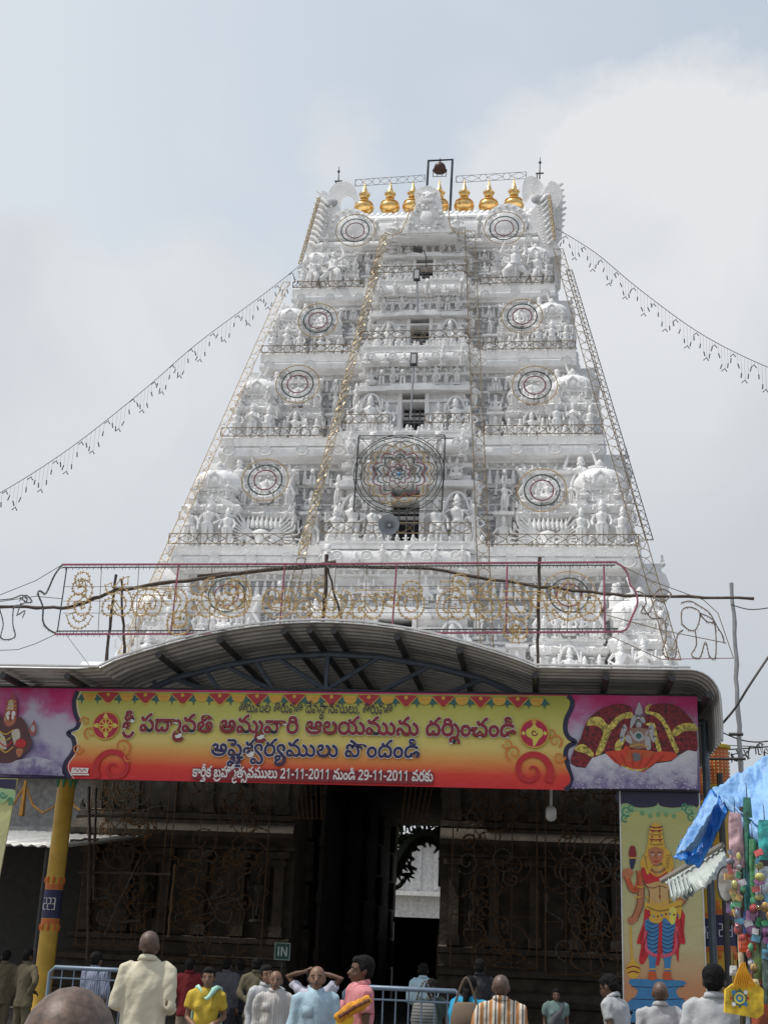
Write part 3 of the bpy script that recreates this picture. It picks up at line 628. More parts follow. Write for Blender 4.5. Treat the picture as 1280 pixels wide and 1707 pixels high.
for sx_ in (-1, 1):
    m = MB(); xo = lambda o_: sx_*(BH-.1+o_)
    m.rings([[(sx_*DW, BY-o_, z), (xo(o_), BY-o_, z), (xo(o_), BB, z), (sx_*DW, BB, z)] for o_, z in lvl])
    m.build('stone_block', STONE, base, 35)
    for q in range(6):
        x = sx_*(DW+.35+q*.98); p = MB()
        for zb, zt_ in ((1.95, 4.0), (4.9, 6.6)):
            p.box((x, BY-.09, (zb+zt_)/2), (.24, .2, zt_-zb)); p.box((x, BY-.13, zt_-.3), (.34, .27, .1)); p.box((x, BY-.15, zt_-.1), (.5, .32, .16)); p.box((x, BY-.12, zb+.12), (.32, .24, .24))
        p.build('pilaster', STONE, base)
    for q in (1, 4):
        x = sx_*(DW+.35+(q-.5)*.98); n_ = MB(); n_.box((x, BY-.05, 2.95), (.5, .12, 1.3)); n_.build('niche_back', mat('dark_niche', (.05, .045, .04), .9), base)
        inst(NICHE_FIG, 'niche_statue', base, (x, BY-.2, 2.3), 1.15)
    for q in range(14):
        inst(LION_STONE, 'frieze_lion', base, (sx_*(DW+.3+q*.41), BY-.12, 4.9), .3)
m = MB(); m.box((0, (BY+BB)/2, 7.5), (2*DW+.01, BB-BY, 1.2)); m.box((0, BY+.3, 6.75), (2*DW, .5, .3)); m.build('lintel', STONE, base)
m = MB(); m.rect([(BH+.4, BY-.45, BB+.4, 8.0), (BH+.5, BY-.6, BB+.6, 8.15), (BH+.55, BY-.7, BB+.7, 8.4), (BH+.5, BY-.5, BB+.6, 8.7), (HW(8.75), YE(8.75)-.0, 2*YC-YE(8.75), 8.76)]); m.build('base_cornice', WHITE, base, 40)
# stepped door jambs inside the passage (they draw the dark ragged outline)
for sx_ in (-1, 1):
    for yy in (35, 38.5, 42, 46, 50, 54):
        for k in range(6):
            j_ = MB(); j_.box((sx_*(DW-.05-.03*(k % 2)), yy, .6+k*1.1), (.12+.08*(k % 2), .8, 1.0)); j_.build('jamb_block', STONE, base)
# tall doors folded back into the passage, slit with lattice gaps
for sx_, yy in ((-1, 34.4),):
    m = MB(); x = sx_*(DW-.45)
    for k in range(7):
        m.box((x, yy+k*.42, 3.0), (.1, .34, 6.0))
    for z in (.3, 1.6, 3.0, 4.4, 5.7): m.box((x, yy+1.26, z), (.14, 3.0, .25))
    m.build('door_leaf', mat('old_dark_timber', (.035, .025, .018), .7), base)
# outlines of the Telugu letters and digits: per glyph its contours as x, y steps
GLYPHS = {
3: [],
6: [[4,26,2,10,4,8,3,3,9,5,10,2,10,-2,8,-5,3,-3,5,-8,1,-10,-1,-10,-5,-8,-3,-3,-8,-5,-10,-2,-11,2,-8,5,-3,3,-4,8],[14,26,1,-5,4,-8,3,-2,4,-2,6,-1,6,1,6,3,3,5,2,9,0,5,-5,8,-3,2,-4,2,-5,1,-7,-1,-5,-3,-4,-5]],
9: [[49,-2,-14,2,-6,1,-10,5,-4,3,-6,7,-2,4,-2,9,0,11,1,5,2,5,5,7,7,4,4,1,7,0,8,-3,5,-6,0,-10,-3,-8,-5,-3,-11,-3,-4,1,-7,2,-7,6,3,8,3,-3,5,-4,3,-1,7,0,4,2,2,3,0,6,-1,3,-5,2,-7,-3,-3,-2,-2,-4,-2,-10,1,-5,3,-8,3,-4,8,-6,12,-3,19,0,9,2,7,4,5,5,3,7,1,9,0,6,-2,5,-5,5,-6,1,-2,0,-3,-2,-2,-2,0,-4,1,-6,2,-2,8,-5,0,-9,-38,0,0,9,27,0,-1,-1,-7,7,-2,5,0,6,3,7,5,4,6,2,8,0,8,-3,5,-6,3,-4,2,-8,0,-11,-1,-6,-4,-9,-7,-7,-9,-6,-12,-2]],
10: [[53,-2,-16,2,-12,3,-9,6,-7,7,-2,4,-2,9,0,11,3,10,5,7,3,2,8,3,10,0,7,-5,3,-7,0,-10,-3,-5,-5,-3,-7,-2,-8,0,-3,1,-9,5,-2,2,3,8,3,-3,5,-4,3,-1,7,0,4,2,2,3,0,6,-4,4,-6,0,-6,-4,-3,-9,0,-9,1,-7,4,-5,6,-5,14,-5,13,-1,12,1,12,4,5,3,1,5,0,3,-3,3,-15,7,-5,6,-2,3,0,7,2,6,4,3,5,3,7,0,8,-1,6,-3,4,-4,2,-9,-1,-7,-4,-5,-7,-6,-9,-4,-37,0,0,9,38,0,5,3,4,7,0,6,-4,4,-5,2,-6,-2,-2,-3,0,-5,3,-4,14,-6,5,-4,3,-4,1,-7,-3,-8,-8,-7,-15,-5]],
23: [[33,-2,-14,3,-8,4,-6,5,-3,8,11,3,2,-5,3,-3,5,-3,6,-1,15,1,4,2,3,3,0,3,-1,4,-4,3,-28,4,-6,2,-5,4,-2,7,1,9,4,5,3,2,8,3,16,1,12,-2,3,-2,5,-5,3,-8,-10,-3,-2,5,-3,3,-4,2,-6,1,-11,0,-5,-2,-3,-2,-1,-4,1,-3,2,-3,6,-2,19,-1,6,-2,5,-2,3,-3,4,-6,0,-9,-1,-4,-4,-5,-3,-3,-9,-3],[29,53,-7,1,-4,3,-3,6,-3,7,10,4,4,-9,2,-2,4,0,6,5,15,16,7,5,10,2,0,-10,-7,-1,-4,-2,-17,-20,-6,-4]],
28: [[68,-2,-9,2,-4,2,-8,9,2,0,-6,-8,-4,-3,-5,-1,-6,-1,-7,2,-8,5,-4,6,0,10,4,9,6,4,-2,-2,-14,0,0,10,29,0,0,-9,-8,-4,-2,-2,-2,-2,-2,-6,2,-6,3,-3,6,-2,4,1,6,3,4,7,0,4,10,0,2,-8,4,-4,5,-2,3,-1,6,2,5,4,2,6,0,8,-1,5,-3,7,-6,5,-6,4,-7,3,-7,1,4,9,8,-1,7,-3,10,-7,7,-9,4,-12,0,-11,-1,-5,-4,-8,-5,-5,-8,-2],[48,53,-7,1,-4,3,-3,6,-3,7,10,4,4,-9,2,-2,5,0,6,5,14,16,7,5,10,2,1,-10,-8,-1,-4,-2,-16,-20,-7,-4]],
38: [[49,-2,-9,1,-16,4,-6,3,-5,3,-4,5,-4,10,0,10,2,8,5,6,7,4,12,1,5,-2,6,-5,2,-5,-1,-8,-1,-4,-3,-4,-4,-2,-11,-2,-5,0,-7,3,-2,1,1,9,9,-4,9,1,4,3,1,4,-2,5,-5,1,-7,-2,-5,-4,-1,-7,1,-7,3,-6,5,-4,7,-3,9,-2,10,-1,17,2,10,6,5,5,2,5,1,10,-1,2,-6,5,-5,1,-6,-2,-2,-2,0,-6,4,-4,7,0,5,2,4,7,2,-11,-2,-2,-7,-4,-10,-1,-7,3,-4,4,-2,5,0,8,4,6,8,4,5,0,5,-1,-10,2,-12,2,2,8,17,-4,11,-6,7,-10,2,-7,0,-9,-3,-8,-2,-4,-6,-6,-3,-3,-10,-4,-6,-1],[51,53,-7,1,-4,3,-4,6,-3,7,11,4,3,-9,2,-2,5,0,6,5,14,16,8,5,10,2,0,-10,-7,-1,-4,-2,-17,-20,-6,-4]],
40: [[63,-2,-8,2,-5,2,-7,9,2,1,-6,-9,-7,-3,-7,-2,-6,1,-5,3,-4,4,-3,5,-2,6,0,15,4,13,9,9,5,4,6,2,8,2,8,0,15,-2,6,-2,10,-8,3,-6,4,-12,1,-7,-1,-10,-4,-8,-5,-5,-7,-3],[62,8,3,1,5,3,3,8,0,10,-1,5,-4,8,-3,4,-8,4,-6,2,-13,0,-10,-3,-7,-6,-3,-4,-3,-9,0,-11,1,-4,4,-6,6,-2,7,2,4,5,2,8,10,0,1,-4,3,-7,3,-2],[40,53,-7,1,-4,3,-3,6,-3,7,10,4,4,-9,2,-2,5,0,6,5,14,16,7,5,10,2,1,-10,-8,-1,-4,-2,-16,-20,-7,-4]],
42: [[59,-2,-7,1,-6,3,-6,4,-14,18,-6,2,-2,0,-2,-2,-2,-6,1,-8,5,-8,-10,-4,-5,9,-1,7,0,7,3,8,7,6,7,1,8,-2,6,-5,11,-13,5,-5,5,-2,4,-1,7,2,4,6,2,8,-1,9,-4,7,-6,6,-8,4,-9,2,-15,1,10,9,16,-3,7,-2,11,-9,7,-11,2,-6,0,-7,-1,-9,-3,-8,-7,-5,-8,-3],[30,53,-7,1,-5,3,-3,6,-3,7,10,4,4,-9,2,-2,5,0,6,5,14,16,7,5,10,2,1,-10,-8,-1,-3,-2,-17,-20,-7,-4]],
43: [[61,-2,-8,2,-6,2,-5,5,-14,17,-6,2,-4,-1,-4,-3,0,-7,2,-5,4,-2,8,1,3,3,3,6,7,-8,-7,-7,-6,-4,-10,0,-7,2,-6,7,-1,9,1,7,5,7,8,4,6,0,5,-1,7,-5,12,-14,5,-5,8,-2,7,2,5,6,1,3,0,10,-1,4,-2,4,-5,6,-6,6,-8,4,5,9,10,-5,8,-7,6,-9,3,-11,0,-10,-2,-9,-5,-7,-7,-4],[25,53,-7,1,-4,3,-4,6,-3,7,10,4,4,-9,2,-2,5,0,6,5,14,16,8,5,9,2,1,-10,-8,-1,-3,-2,-17,-20,-6,-4]],
45: [[67,-2,-9,2,-4,2,-5,4,-3,5,2,0,-4,-6,-5,-3,-5,-2,-5,-1,-8,0,-7,2,-7,6,-2,6,0,6,4,8,7,6,16,7,1,2,2,4,-1,4,-3,2,-6,1,-6,-1,-4,-3,0,-3,1,-6,-9,-2,-3,9,3,7,6,6,8,2,13,-1,6,-3,3,-4,2,-5,0,-6,-2,-5,-5,-6,-19,-9,-3,-4,0,-6,2,-2,5,-2,9,0,6,4,3,5,1,5,10,0,2,-8,5,-5,7,-2,4,1,6,3,3,7,0,10,-1,4,-7,10,-6,6,-8,4,5,9,9,-5,8,-7,7,-9,3,-10,0,-11,-1,-5,-4,-8,-2,-3,-7,-4]],
47: [[30,53,-7,1,-4,3,-4,6,-3,7,10,4,4,-9,2,-2,5,0,6,5,14,16,8,5,9,2,1,-10,-7,-1,-4,-2,-17,-20,-6,-4],[60,-2,-7,2,-6,2,-5,5,-14,17,-6,2,-4,-1,-4,-3,0,-7,2,-5,4,-2,8,1,3,3,3,6,7,-8,-7,-7,-6,-4,-10,0,-7,2,-6,7,-1,6,0,7,4,8,7,5,6,1,8,-1,7,-5,12,-14,5,-5,5,-1,7,0,6,3,3,7,0,10,-1,4,-4,7,-6,6,-7,4,-9,2,-17,1,11,9,17,-3,12,-6,5,-5,7,-11,2,-6,0,-11,-2,-9,-5,-7,-7,-4],[104,-2,-6,1,-9,4,-4,3,-7,8,5,8,7,-8,4,-3,8,-2,6,0,4,1,4,6,1,3,0,10,-2,8,-5,6,-7,6,-7,4,4,9,10,-5,8,-7,3,-4,5,-10,1,-5,0,-14,-2,-6,-3,-5,-5,-4,-6,-3]],
48: [[4,30,2,12,6,9,3,4,10,6,12,1,12,-1,10,-6,4,-3,5,-10,2,-12,-2,-12,-5,-9,-4,-4,-10,-5,-12,-2,-12,2,-10,5,-4,4,-5,9],[15,31,0,-6,2,-6,3,-4,5,-4,5,-2,12,0,7,2,6,5,3,6,1,12,-4,11,-5,5,-8,2,-10,0,-8,-2,-5,-5,-3,-7],[89,-2,-6,1,-9,4,-8,7,-3,4,5,8,7,-8,4,-3,8,-2,6,0,4,1,4,6,1,3,0,10,-2,8,-5,7,-7,5,-8,4,5,9,10,-6,8,-7,3,-4,5,-9,2,-6,-1,-13,-2,-6,-3,-5,-5,-4,-6,-3],[132,-2,-5,1,-10,4,-4,3,-7,8,5,8,7,-8,5,-3,7,-2,7,0,3,1,4,6,2,3,0,10,-3,8,-5,6,-6,6,-8,4,5,9,9,-5,8,-7,4,-4,5,-10,1,-5,0,-14,-2,-6,-4,-5,-5,-4,-6,-3],[79,53,-7,1,-4,3,-3,6,-3,7,10,4,4,-9,2,-2,5,0,6,5,14,16,7,5,10,2,0,-10,-7,-1,-4,-2,-16,-20,-7,-4]],
49: [[4,30,2,12,6,9,3,4,10,6,12,1,12,-1,10,-6,4,-3,5,-10,2,-12,-2,-12,-5,-9,-4,-4,-10,-5,-12,-2,-12,2,-10,5,-4,4,-5,9],[15,31,0,-6,2,-6,3,-4,5,-4,5,-2,12,0,7,2,6,5,3,6,1,12,-2,8,-2,3,-5,5,-8,3,-10,0,-8,-3,-5,-5,-3,-6],[33,53,-7,1,-4,3,-4,6,-3,7,11,4,3,-9,2,-2,5,0,6,5,14,16,8,5,10,2,0,-10,-7,-1,-4,-2,-17,-20,-6,-4]],
51: [[44,-2,-8,1,-14,4,-10,8,-6,10,-2,13,2,11,4,8,6,6,8,3,4,0,6,0,5,-3,5,-6,1,-6,-1,-7,-5,-7,-6,-3,-4,0,-7,0,-4,1,-7,3,-4,4,3,8,3,-3,5,-4,6,-1,6,1,4,4,1,3,-1,3,-4,4,-6,0,-3,-2,-5,-6,-1,-4,-1,-11,2,-6,3,-6,5,-4,7,-4,8,-1,14,0,7,2,6,3,4,4,3,6,1,7,-2,9,-5,7,-10,6,5,9,12,-7,4,-5,4,-6,2,-6,0,-13,-4,-10,-3,-5,-10,-7,-6,-3]],
54: [[60,-2,-7,2,-6,2,-5,5,-14,17,-6,2,-4,-1,-4,-3,0,-7,2,-5,4,-2,8,1,3,3,3,6,7,-8,-7,-7,-6,-4,-10,0,-7,2,-6,7,-1,6,0,7,4,8,7,5,6,1,8,-1,7,-5,12,-14,5,-5,5,-1,7,0,6,3,3,7,0,10,-1,4,-4,7,-6,6,-7,4,-9,2,-17,1,11,9,17,-3,12,-6,5,-5,7,-11,2,-6,0,-11,-2,-9,-5,-7,-7,-4],[30,53,-7,1,-4,3,-4,6,-3,7,10,4,4,-9,2,-2,5,0,6,5,14,16,8,5,9,2,1,-10,-7,-1,-4,-2,-17,-20,-6,-4]],
55: [[45,-2,-8,2,-8,5,-2,5,-1,8,2,5,4,4,14,12,4,6,0,5,-2,2,-7,2,4,8,9,-2,5,-5,2,-6,-2,-7,-4,-6,-15,-13,-4,-5,1,-5,3,-4,8,-1,4,2,2,3,0,7,-3,6,-6,5,-8,4,-9,1,-9,-2,-2,-1,-3,-4,0,-6,2,-5,-10,-3,-2,9,0,6,2,5,4,5,7,4,5,0,10,1,8,-2,12,-6,7,-6,3,-3,3,-8,0,-4,-1,-5,-1,-5,-3,-3,-4,-2],[34,53,-7,1,-4,3,-3,6,-3,7,10,4,4,-9,2,-2,5,0,6,5,14,16,7,5,10,2,1,-10,-8,-1,-4,-2,-16,-20,-7,-4]],
63: [[14,-2,-5,1,-9,4,-4,3,-7,8,5,8,7,-8,4,-3,8,-2,6,0,4,1,4,6,1,3,0,10,-2,8,-5,6,-7,6,-8,4,5,9,10,-5,8,-7,3,-4,5,-10,1,-5,0,-14,-2,-6,-3,-5,-5,-4,-6,-3]],
139: [[33,-2,-14,3,-8,4,-6,5,-3,8,11,3,2,-5,3,-3,5,-3,6,-1,15,1,4,2,3,3,0,3,-1,4,-4,3,-28,4,-6,2,-5,4,-2,4,0,6,1,6,5,5,12,3,14,1,12,-2,6,-4,2,-2,3,-7,-10,-3,-2,5,-3,3,-4,2,-6,1,-11,0,-5,-2,-3,-2,-1,-4,1,-3,2,-3,6,-2,19,-1,6,-2,5,-2,3,-3,4,-6,0,-9,-1,-4,-4,-5,-3,-3,-9,-3],[89,28,-6,0,-4,2,-5,5,-2,8,1,7,3,5,11,1,-5,-6,-1,-6,0,-3,2,-3,3,-2,3,0,4,0,3,2,1,3,0,6,-3,4,-5,2,-84,0,0,9,78,0,13,-1,5,-3,4,-6,1,-5,0,-8,-2,-4,-2,-3,-4,-3]],
156: [[64,-2,-9,2,-4,2,-7,9,2,1,-6,-9,-7,-3,-8,-2,-5,1,-5,3,-4,4,-3,5,-2,6,0,15,1,7,3,6,4,5,5,4,12,5,7,1,15,0,7,-1,11,-5,9,-9,2,-6,2,-7,0,-12,-2,-9,-4,-7,-7,-4],[63,8,3,1,5,3,3,8,0,10,-1,5,-4,8,-3,4,-9,4,-5,2,-14,0,-10,-3,-7,-6,-2,-4,-3,-9,0,-11,1,-4,4,-6,6,-2,6,2,5,5,2,8,10,0,0,-4,4,-7,3,-2],[110,28,-5,0,-4,2,-5,5,-3,8,1,4,2,6,2,2,10,1,-4,-6,-2,-6,1,-3,2,-3,2,-2,8,0,2,2,2,6,-1,5,-2,2,-6,2,-105,0,0,9,100,0,12,-1,5,-3,4,-6,2,-5,0,-8,-2,-4,-3,-3,-8,-4]],
169: [[60,-2,-7,2,-6,2,-5,5,-14,17,-6,2,-4,-1,-4,-3,0,-7,2,-5,4,-2,8,1,3,3,3,6,7,-8,-7,-7,-6,-4,-10,0,-7,2,-6,7,-1,9,1,7,5,7,8,4,6,0,5,-1,7,-5,12,-14,5,-5,5,-1,7,0,3,1,5,5,1,9,-2,10,-2,4,-6,7,-8,5,-9,3,19,2,3,-2,9,-8,4,-7,2,-9,0,-9,-2,-9,-5,-7,-7,-4],[112,28,-6,0,-4,2,-5,5,-3,8,1,4,2,6,1,2,12,1,-5,-6,-1,-6,0,-3,2,-3,2,-2,8,0,2,2,2,6,-1,5,-2,2,-6,2,-99,0,0,9,94,0,12,-1,5,-3,5,-6,1,-5,0,-8,-2,-4,-3,-3,-8,-4]],
172: [[59,-2,-7,1,-6,3,-6,4,-14,18,-6,2,-2,0,-2,-2,-2,-6,1,-8,5,-8,-10,-4,-5,9,-1,11,2,9,6,6,9,3,8,-2,6,-5,8,-10,6,-7,4,-2,7,-2,4,1,3,1,4,5,2,5,0,10,-3,11,-10,18,-15,12,-16,9,5,9,13,-7,9,-6,8,-8,8,-8,7,-13,3,-11,1,-11,-1,-10,-4,-8,-6,-5,-8,-3],[109,28,-5,0,-5,2,-5,5,-2,8,1,4,2,6,1,2,11,1,-4,-6,-2,-6,1,-3,2,-3,2,-2,8,0,2,2,2,6,-2,5,-1,2,-6,2,-97,0,0,9,92,0,12,-1,5,-3,4,-6,2,-5,-1,-8,-1,-4,-3,-3,-8,-4]],
187: [[68,-2,-8,1,-9,3,-4,4,-4,4,2,1,-4,-6,-6,-5,-6,-1,-10,0,-5,3,-4,3,-3,5,-2,7,0,15,2,7,3,6,4,5,5,4,13,6,8,2,12,0,8,-1,11,-3,9,-5,-6,-8,-8,4,-9,3,-16,1,-11,-3,-9,-6,-2,-4,-4,-10,0,-11,3,-7,2,-2,6,-2,7,2,2,2,4,7,0,4,10,0,2,-9,2,-2,5,-2,8,-2,8,1,4,4,0,6,-1,3,-3,1,-7,0,-2,-1,-2,-3,-1,-3,2,-6,3,-4,-9,-2,-4,9,0,9,2,4,6,5,9,2,7,-1,5,-3,4,-4,2,-5,-1,-9,-2,-4,-5,-5,-5,-2],[46,54,-6,0,-10,3,3,8,12,-2,7,1,3,1,3,4,0,10,-3,6,-6,3,-7,0,-4,-3,0,-2,1,-4,4,-2,8,1,6,6,2,2,4,-5,-5,-7,-7,-4,-9,0,-7,2,-4,3,-2,5,0,6,2,4,6,5,9,2,8,-2,3,-1,6,-5,2,-3,2,-12,-1,-6,-2,-6,-3,-3,-4,-3]],
190: [[49,-2,-9,1,-16,4,-6,3,-5,3,-4,5,-4,10,0,10,2,8,5,6,4,2,7,3,11,-1,6,-4,4,-7,-1,-8,-1,-4,-3,-4,-4,-2,-5,-2,-11,0,-9,4,1,9,9,-4,9,1,4,3,1,6,-4,4,-7,0,-6,-4,-3,-6,0,-4,1,-6,3,-6,5,-4,11,-4,15,-2,12,1,13,5,5,4,3,5,1,5,1,8,-5,6,-4,2,-6,0,-3,-2,-2,-2,0,-3,2,-5,2,-2,4,0,3,0,5,2,4,7,2,-11,-5,-4,-7,-3,-7,0,-5,2,-6,5,-2,6,1,9,5,7,5,2,10,1,4,-1,7,-5,3,-2,2,-4,1,-5,1,-5,-1,-9,-4,-8,-2,-3,-7,-6,-10,-4,-6,-1],[47,86,12,-1,11,-3,9,-6,4,-3,6,-9,1,-4,2,-12,-1,-9,-9,4,0,10,-3,9,-8,8,-5,3,-13,4,-8,1,-6,-1,-4,-4,-1,-3,2,-4,2,-2,6,0,3,1,1,3,1,6,-4,7,9,2,4,-9,-1,-8,-1,-4,-6,-5,-9,-2,-9,2,-6,6,-1,4,0,6,1,3,3,5,10,4]],
201: [[35,85,10,-1,5,-2,6,-6,3,-4,2,-9,0,-13,-9,5,-1,7,-2,6,-4,5,-2,2,-8,1,-7,-1,-4,-4,0,-3,1,-6,5,-4,-11,-2,-2,2,-2,4,-1,6,2,9,7,6,7,2],[4,30,2,12,6,9,3,4,10,6,12,1,12,-1,10,-6,4,-3,5,-10,2,-12,-2,-12,-5,-9,-4,-4,-10,-5,-12,-2,-12,2,-10,5,-4,4,-5,9],[15,31,0,-6,2,-6,3,-4,5,-4,5,-2,12,0,7,2,6,5,3,6,1,12,-2,8,-2,3,-5,5,-8,3,-10,0,-8,-3,-5,-5,-3,-6]],
237: [[35,85,10,-1,5,-2,6,-6,3,-4,2,-9,0,-13,-9,5,-1,7,-2,6,-4,5,-2,2,-8,1,-7,-1,-4,-4,0,-3,1,-6,5,-4,-11,-2,-2,2,-2,4,-1,6,2,9,7,6,7,2],[4,30,2,12,6,9,3,4,10,6,12,1,12,-1,10,-6,4,-3,5,-10,2,-12,-2,-12,-5,-9,-4,-4,-10,-5,-12,-2,-12,2,-10,5,-4,4,-5,9],[15,31,0,-6,2,-6,3,-4,5,-4,5,-2,12,0,7,2,6,5,3,6,1,12,-2,8,-2,3,-5,5,-8,3,-10,0,-8,-3,-5,-5,-3,-6],[40,106,8,-2,4,-2,4,-5,2,-3,-10,-3,-1,3,-3,3,-7,0,-5,-4,0,-4,2,-4,4,-3,-10,-4,-3,5,-3,5,0,4,1,5,5,6,5,2]],
242: [[45,-2,-8,2,-8,5,-2,5,-1,8,2,5,4,4,15,13,5,6,3,7,0,5,-2,8,-4,4,-5,3,-10,2,-7,0,-4,-2,-2,-2,-1,-3,2,-5,6,-1,5,1,2,3,0,6,-4,7,9,1,4,-8,0,-8,-2,-4,-5,-5,-9,-2,-7,1,-7,5,-2,5,0,7,0,3,4,5,8,4,8,1,10,-1,11,-4,8,-7,3,-7,1,-12,-3,-8,-6,-8,-16,-14,-4,-5,1,-5,1,-3,4,-2,9,1,3,4,0,7,-3,6,-6,5,-8,4,-14,0,-6,-2,-3,-4,0,-3,2,-8,-10,-3,-2,9,0,6,2,5,4,5,7,4,15,1,8,-2,8,-3,8,-6,6,-6,3,-8,0,-4,-1,-5,-1,-5,-3,-3,-4,-2,-5,-2],[34,103,9,-1,3,-2,5,-6,1,-3,-9,-3,-2,4,-3,2,-7,0,-5,-3,0,-5,2,-4,4,-3,-10,-3,-3,4,-2,5,-1,4,1,5,5,6,6,2]],
287: [[61,-2,-8,2,-6,2,-5,5,-14,17,-6,2,-4,-1,-4,-3,0,-7,2,-5,4,-2,8,1,3,3,3,6,7,-8,-7,-7,-6,-4,-10,0,-7,2,-6,7,-1,9,1,7,5,7,8,4,6,0,5,-1,7,-5,12,-14,5,-5,8,-2,7,2,5,5,1,4,0,10,-1,4,-2,4,-5,6,-6,6,-8,4,5,9,10,-5,8,-7,6,-9,3,-11,0,-10,-2,-9,-5,-7,-7,-4],[82,-16,-10,3,-4,3,-2,5,-1,5,1,6,11,0,-1,-4,1,-5,2,-2,5,-1,6,4,6,-8,-7,-4],[49,69,-1,-7,-6,-6,-5,-2,-11,-1,-8,0,0,9,13,1,5,1,2,1,1,4,-1,4,-4,3,-36,0,0,9,29,0,11,-1,4,-2,4,-3,3,-6]],
308: [[63,-2,-8,2,-5,2,-7,9,2,1,-6,-9,-7,-3,-7,-2,-6,1,-5,3,-4,4,-3,5,-2,6,0,15,4,13,9,9,5,4,6,2,8,2,8,0,15,-2,6,-2,10,-8,3,-6,4,-12,1,-7,-1,-10,-4,-8,-5,-5,-7,-3],[62,8,3,1,5,3,3,8,0,10,-1,5,-4,8,-3,4,-8,4,-6,2,-13,0,-10,-3,-7,-6,-3,-4,-3,-9,0,-11,1,-4,4,-6,6,-2,7,2,4,5,2,8,10,0,1,-4,3,-7,3,-2],[76,69,-1,-7,-5,-6,-5,-2,-11,-1,-7,0,0,9,12,1,4,1,2,1,1,4,-2,5,-5,2,-47,0,0,9,42,0,11,-1,5,-2,4,-3,2,-6],[63,104,9,-1,3,-2,5,-6,2,-3,-10,-2,-2,3,-2,2,-8,0,-4,-3,-1,-5,2,-4,4,-3,-9,-3,-4,4,-2,5,0,4,1,5,5,6,5,2]],
383: [[108,31,-6,1,-6,3,-4,6,-1,6,1,7,3,5,11,1,-5,-6,-1,-6,0,-4,2,-2,3,-2,3,-1,4,1,2,2,2,5,-1,6,-2,2,-5,2,-49,-1,-5,-2,-2,-3,-2,-6,-10,0,-2,7,-2,2,-5,2,-3,1,-7,-2,-2,-3,0,-5,1,-4,-10,-3,-1,7,0,6,2,5,4,4,8,4,8,0,6,-2,6,-4,3,-6,-2,1,4,6,4,3,5,2,41,0,13,-1,6,-2,4,-3,4,-6,0,-6,-2,-9,-2,-3,-8,-4],[61,-2,-8,2,-6,2,-5,5,-14,17,-6,2,-4,-1,-4,-3,0,-7,2,-5,4,-2,8,1,3,3,3,6,7,-8,-7,-7,-6,-4,-10,0,-4,1,-5,3,-4,5,-1,6,0,7,2,6,6,6,6,2,6,0,5,-1,5,-3,14,-16,5,-5,8,-2,7,2,5,6,1,9,-2,12,-5,12,-8,10,-1,3,-2,2,-12,9,-14,7,5,9,19,-10,12,-10,5,-6,10,-20,3,-12,0,-11,-2,-9,-5,-7,-7,-4]],
433: [[61,-2,-8,2,-6,2,-5,5,-14,17,-6,2,-4,-1,-4,-3,0,-7,2,-5,4,-2,8,1,3,3,3,6,7,-8,-7,-7,-6,-4,-10,0,-7,2,-6,7,-1,6,0,7,4,8,7,5,9,1,8,-3,6,-6,12,-13,5,-4,6,-1,7,2,5,5,1,4,0,9,-1,4,-7,11,-6,6,-8,4,5,9,6,-3,2,-3,10,-8,5,-7,3,-8,1,-9,-1,-9,-1,-5,-5,-6,-7,-4],[110,28,-6,0,-4,2,-5,5,-3,8,1,4,2,6,2,2,11,1,-5,-6,-1,-6,0,-3,2,-3,2,-2,8,0,2,2,2,6,-1,5,-2,2,-5,2,-54,0,1,9,50,0,6,-1,6,-2,4,-3,3,-4,1,-5,0,-8,-2,-4,-3,-3,-3,-3],[25,53,-7,1,-4,3,-4,6,-3,7,10,4,4,-9,2,-2,5,0,6,5,14,16,8,5,9,2,1,-10,-8,-1,-3,-2,-17,-20,-6,-4],[154,52,-5,1,-7,3,-4,6,-1,6,1,7,3,5,11,1,-3,-4,-2,-5,0,-6,1,-3,3,-2,7,0,3,2,1,3,1,3,-2,5,-4,3,-6,1,-13,0,-7,-1,-4,-4,-2,-7,-10,0,-2,7,-2,2,-5,3,-6,0,-4,-2,-2,-3,0,-3,2,-5,4,-2,6,-1,0,-9,-6,0,-10,4,-2,2,-3,5,-1,7,1,6,3,5,5,3,9,3,8,-2,6,-3,5,-7,-2,0,3,5,3,3,5,2,9,2,19,-2,6,-2,4,-3,3,-6,1,-6,-2,-9,-3,-3,-3,-3],[158,106,8,-1,3,-2,5,-5,2,-4,-10,-2,-1,3,-3,2,-7,1,-5,-4,0,-5,2,-3,4,-4,-10,-3,-3,4,-3,6,0,3,1,6,5,5,5,2]],
487: [[-20,-48,-5,1,-5,2,-4,6,2,0,-4,-6,-5,-2,-9,-1,-5,2,-4,4,-2,5,0,6,1,9,5,7,3,2,9,4,5,1,11,0,5,-1,8,-4,3,-3,5,-7,1,-4,0,-7,-1,-5,-3,-5,-4,-3],[-21,-40,3,0,3,2,1,7,0,4,-2,4,-6,5,-11,2,-11,-2,-4,-2,-4,-7,0,-4,0,-5,4,-4,6,0,2,1,3,5,8,0,3,-5],[-38,-58,1,12,8,0,1,-12],[-38,-26,1,4,4,1,4,-1,1,-4,-1,-4,-4,-1,-4,1]],
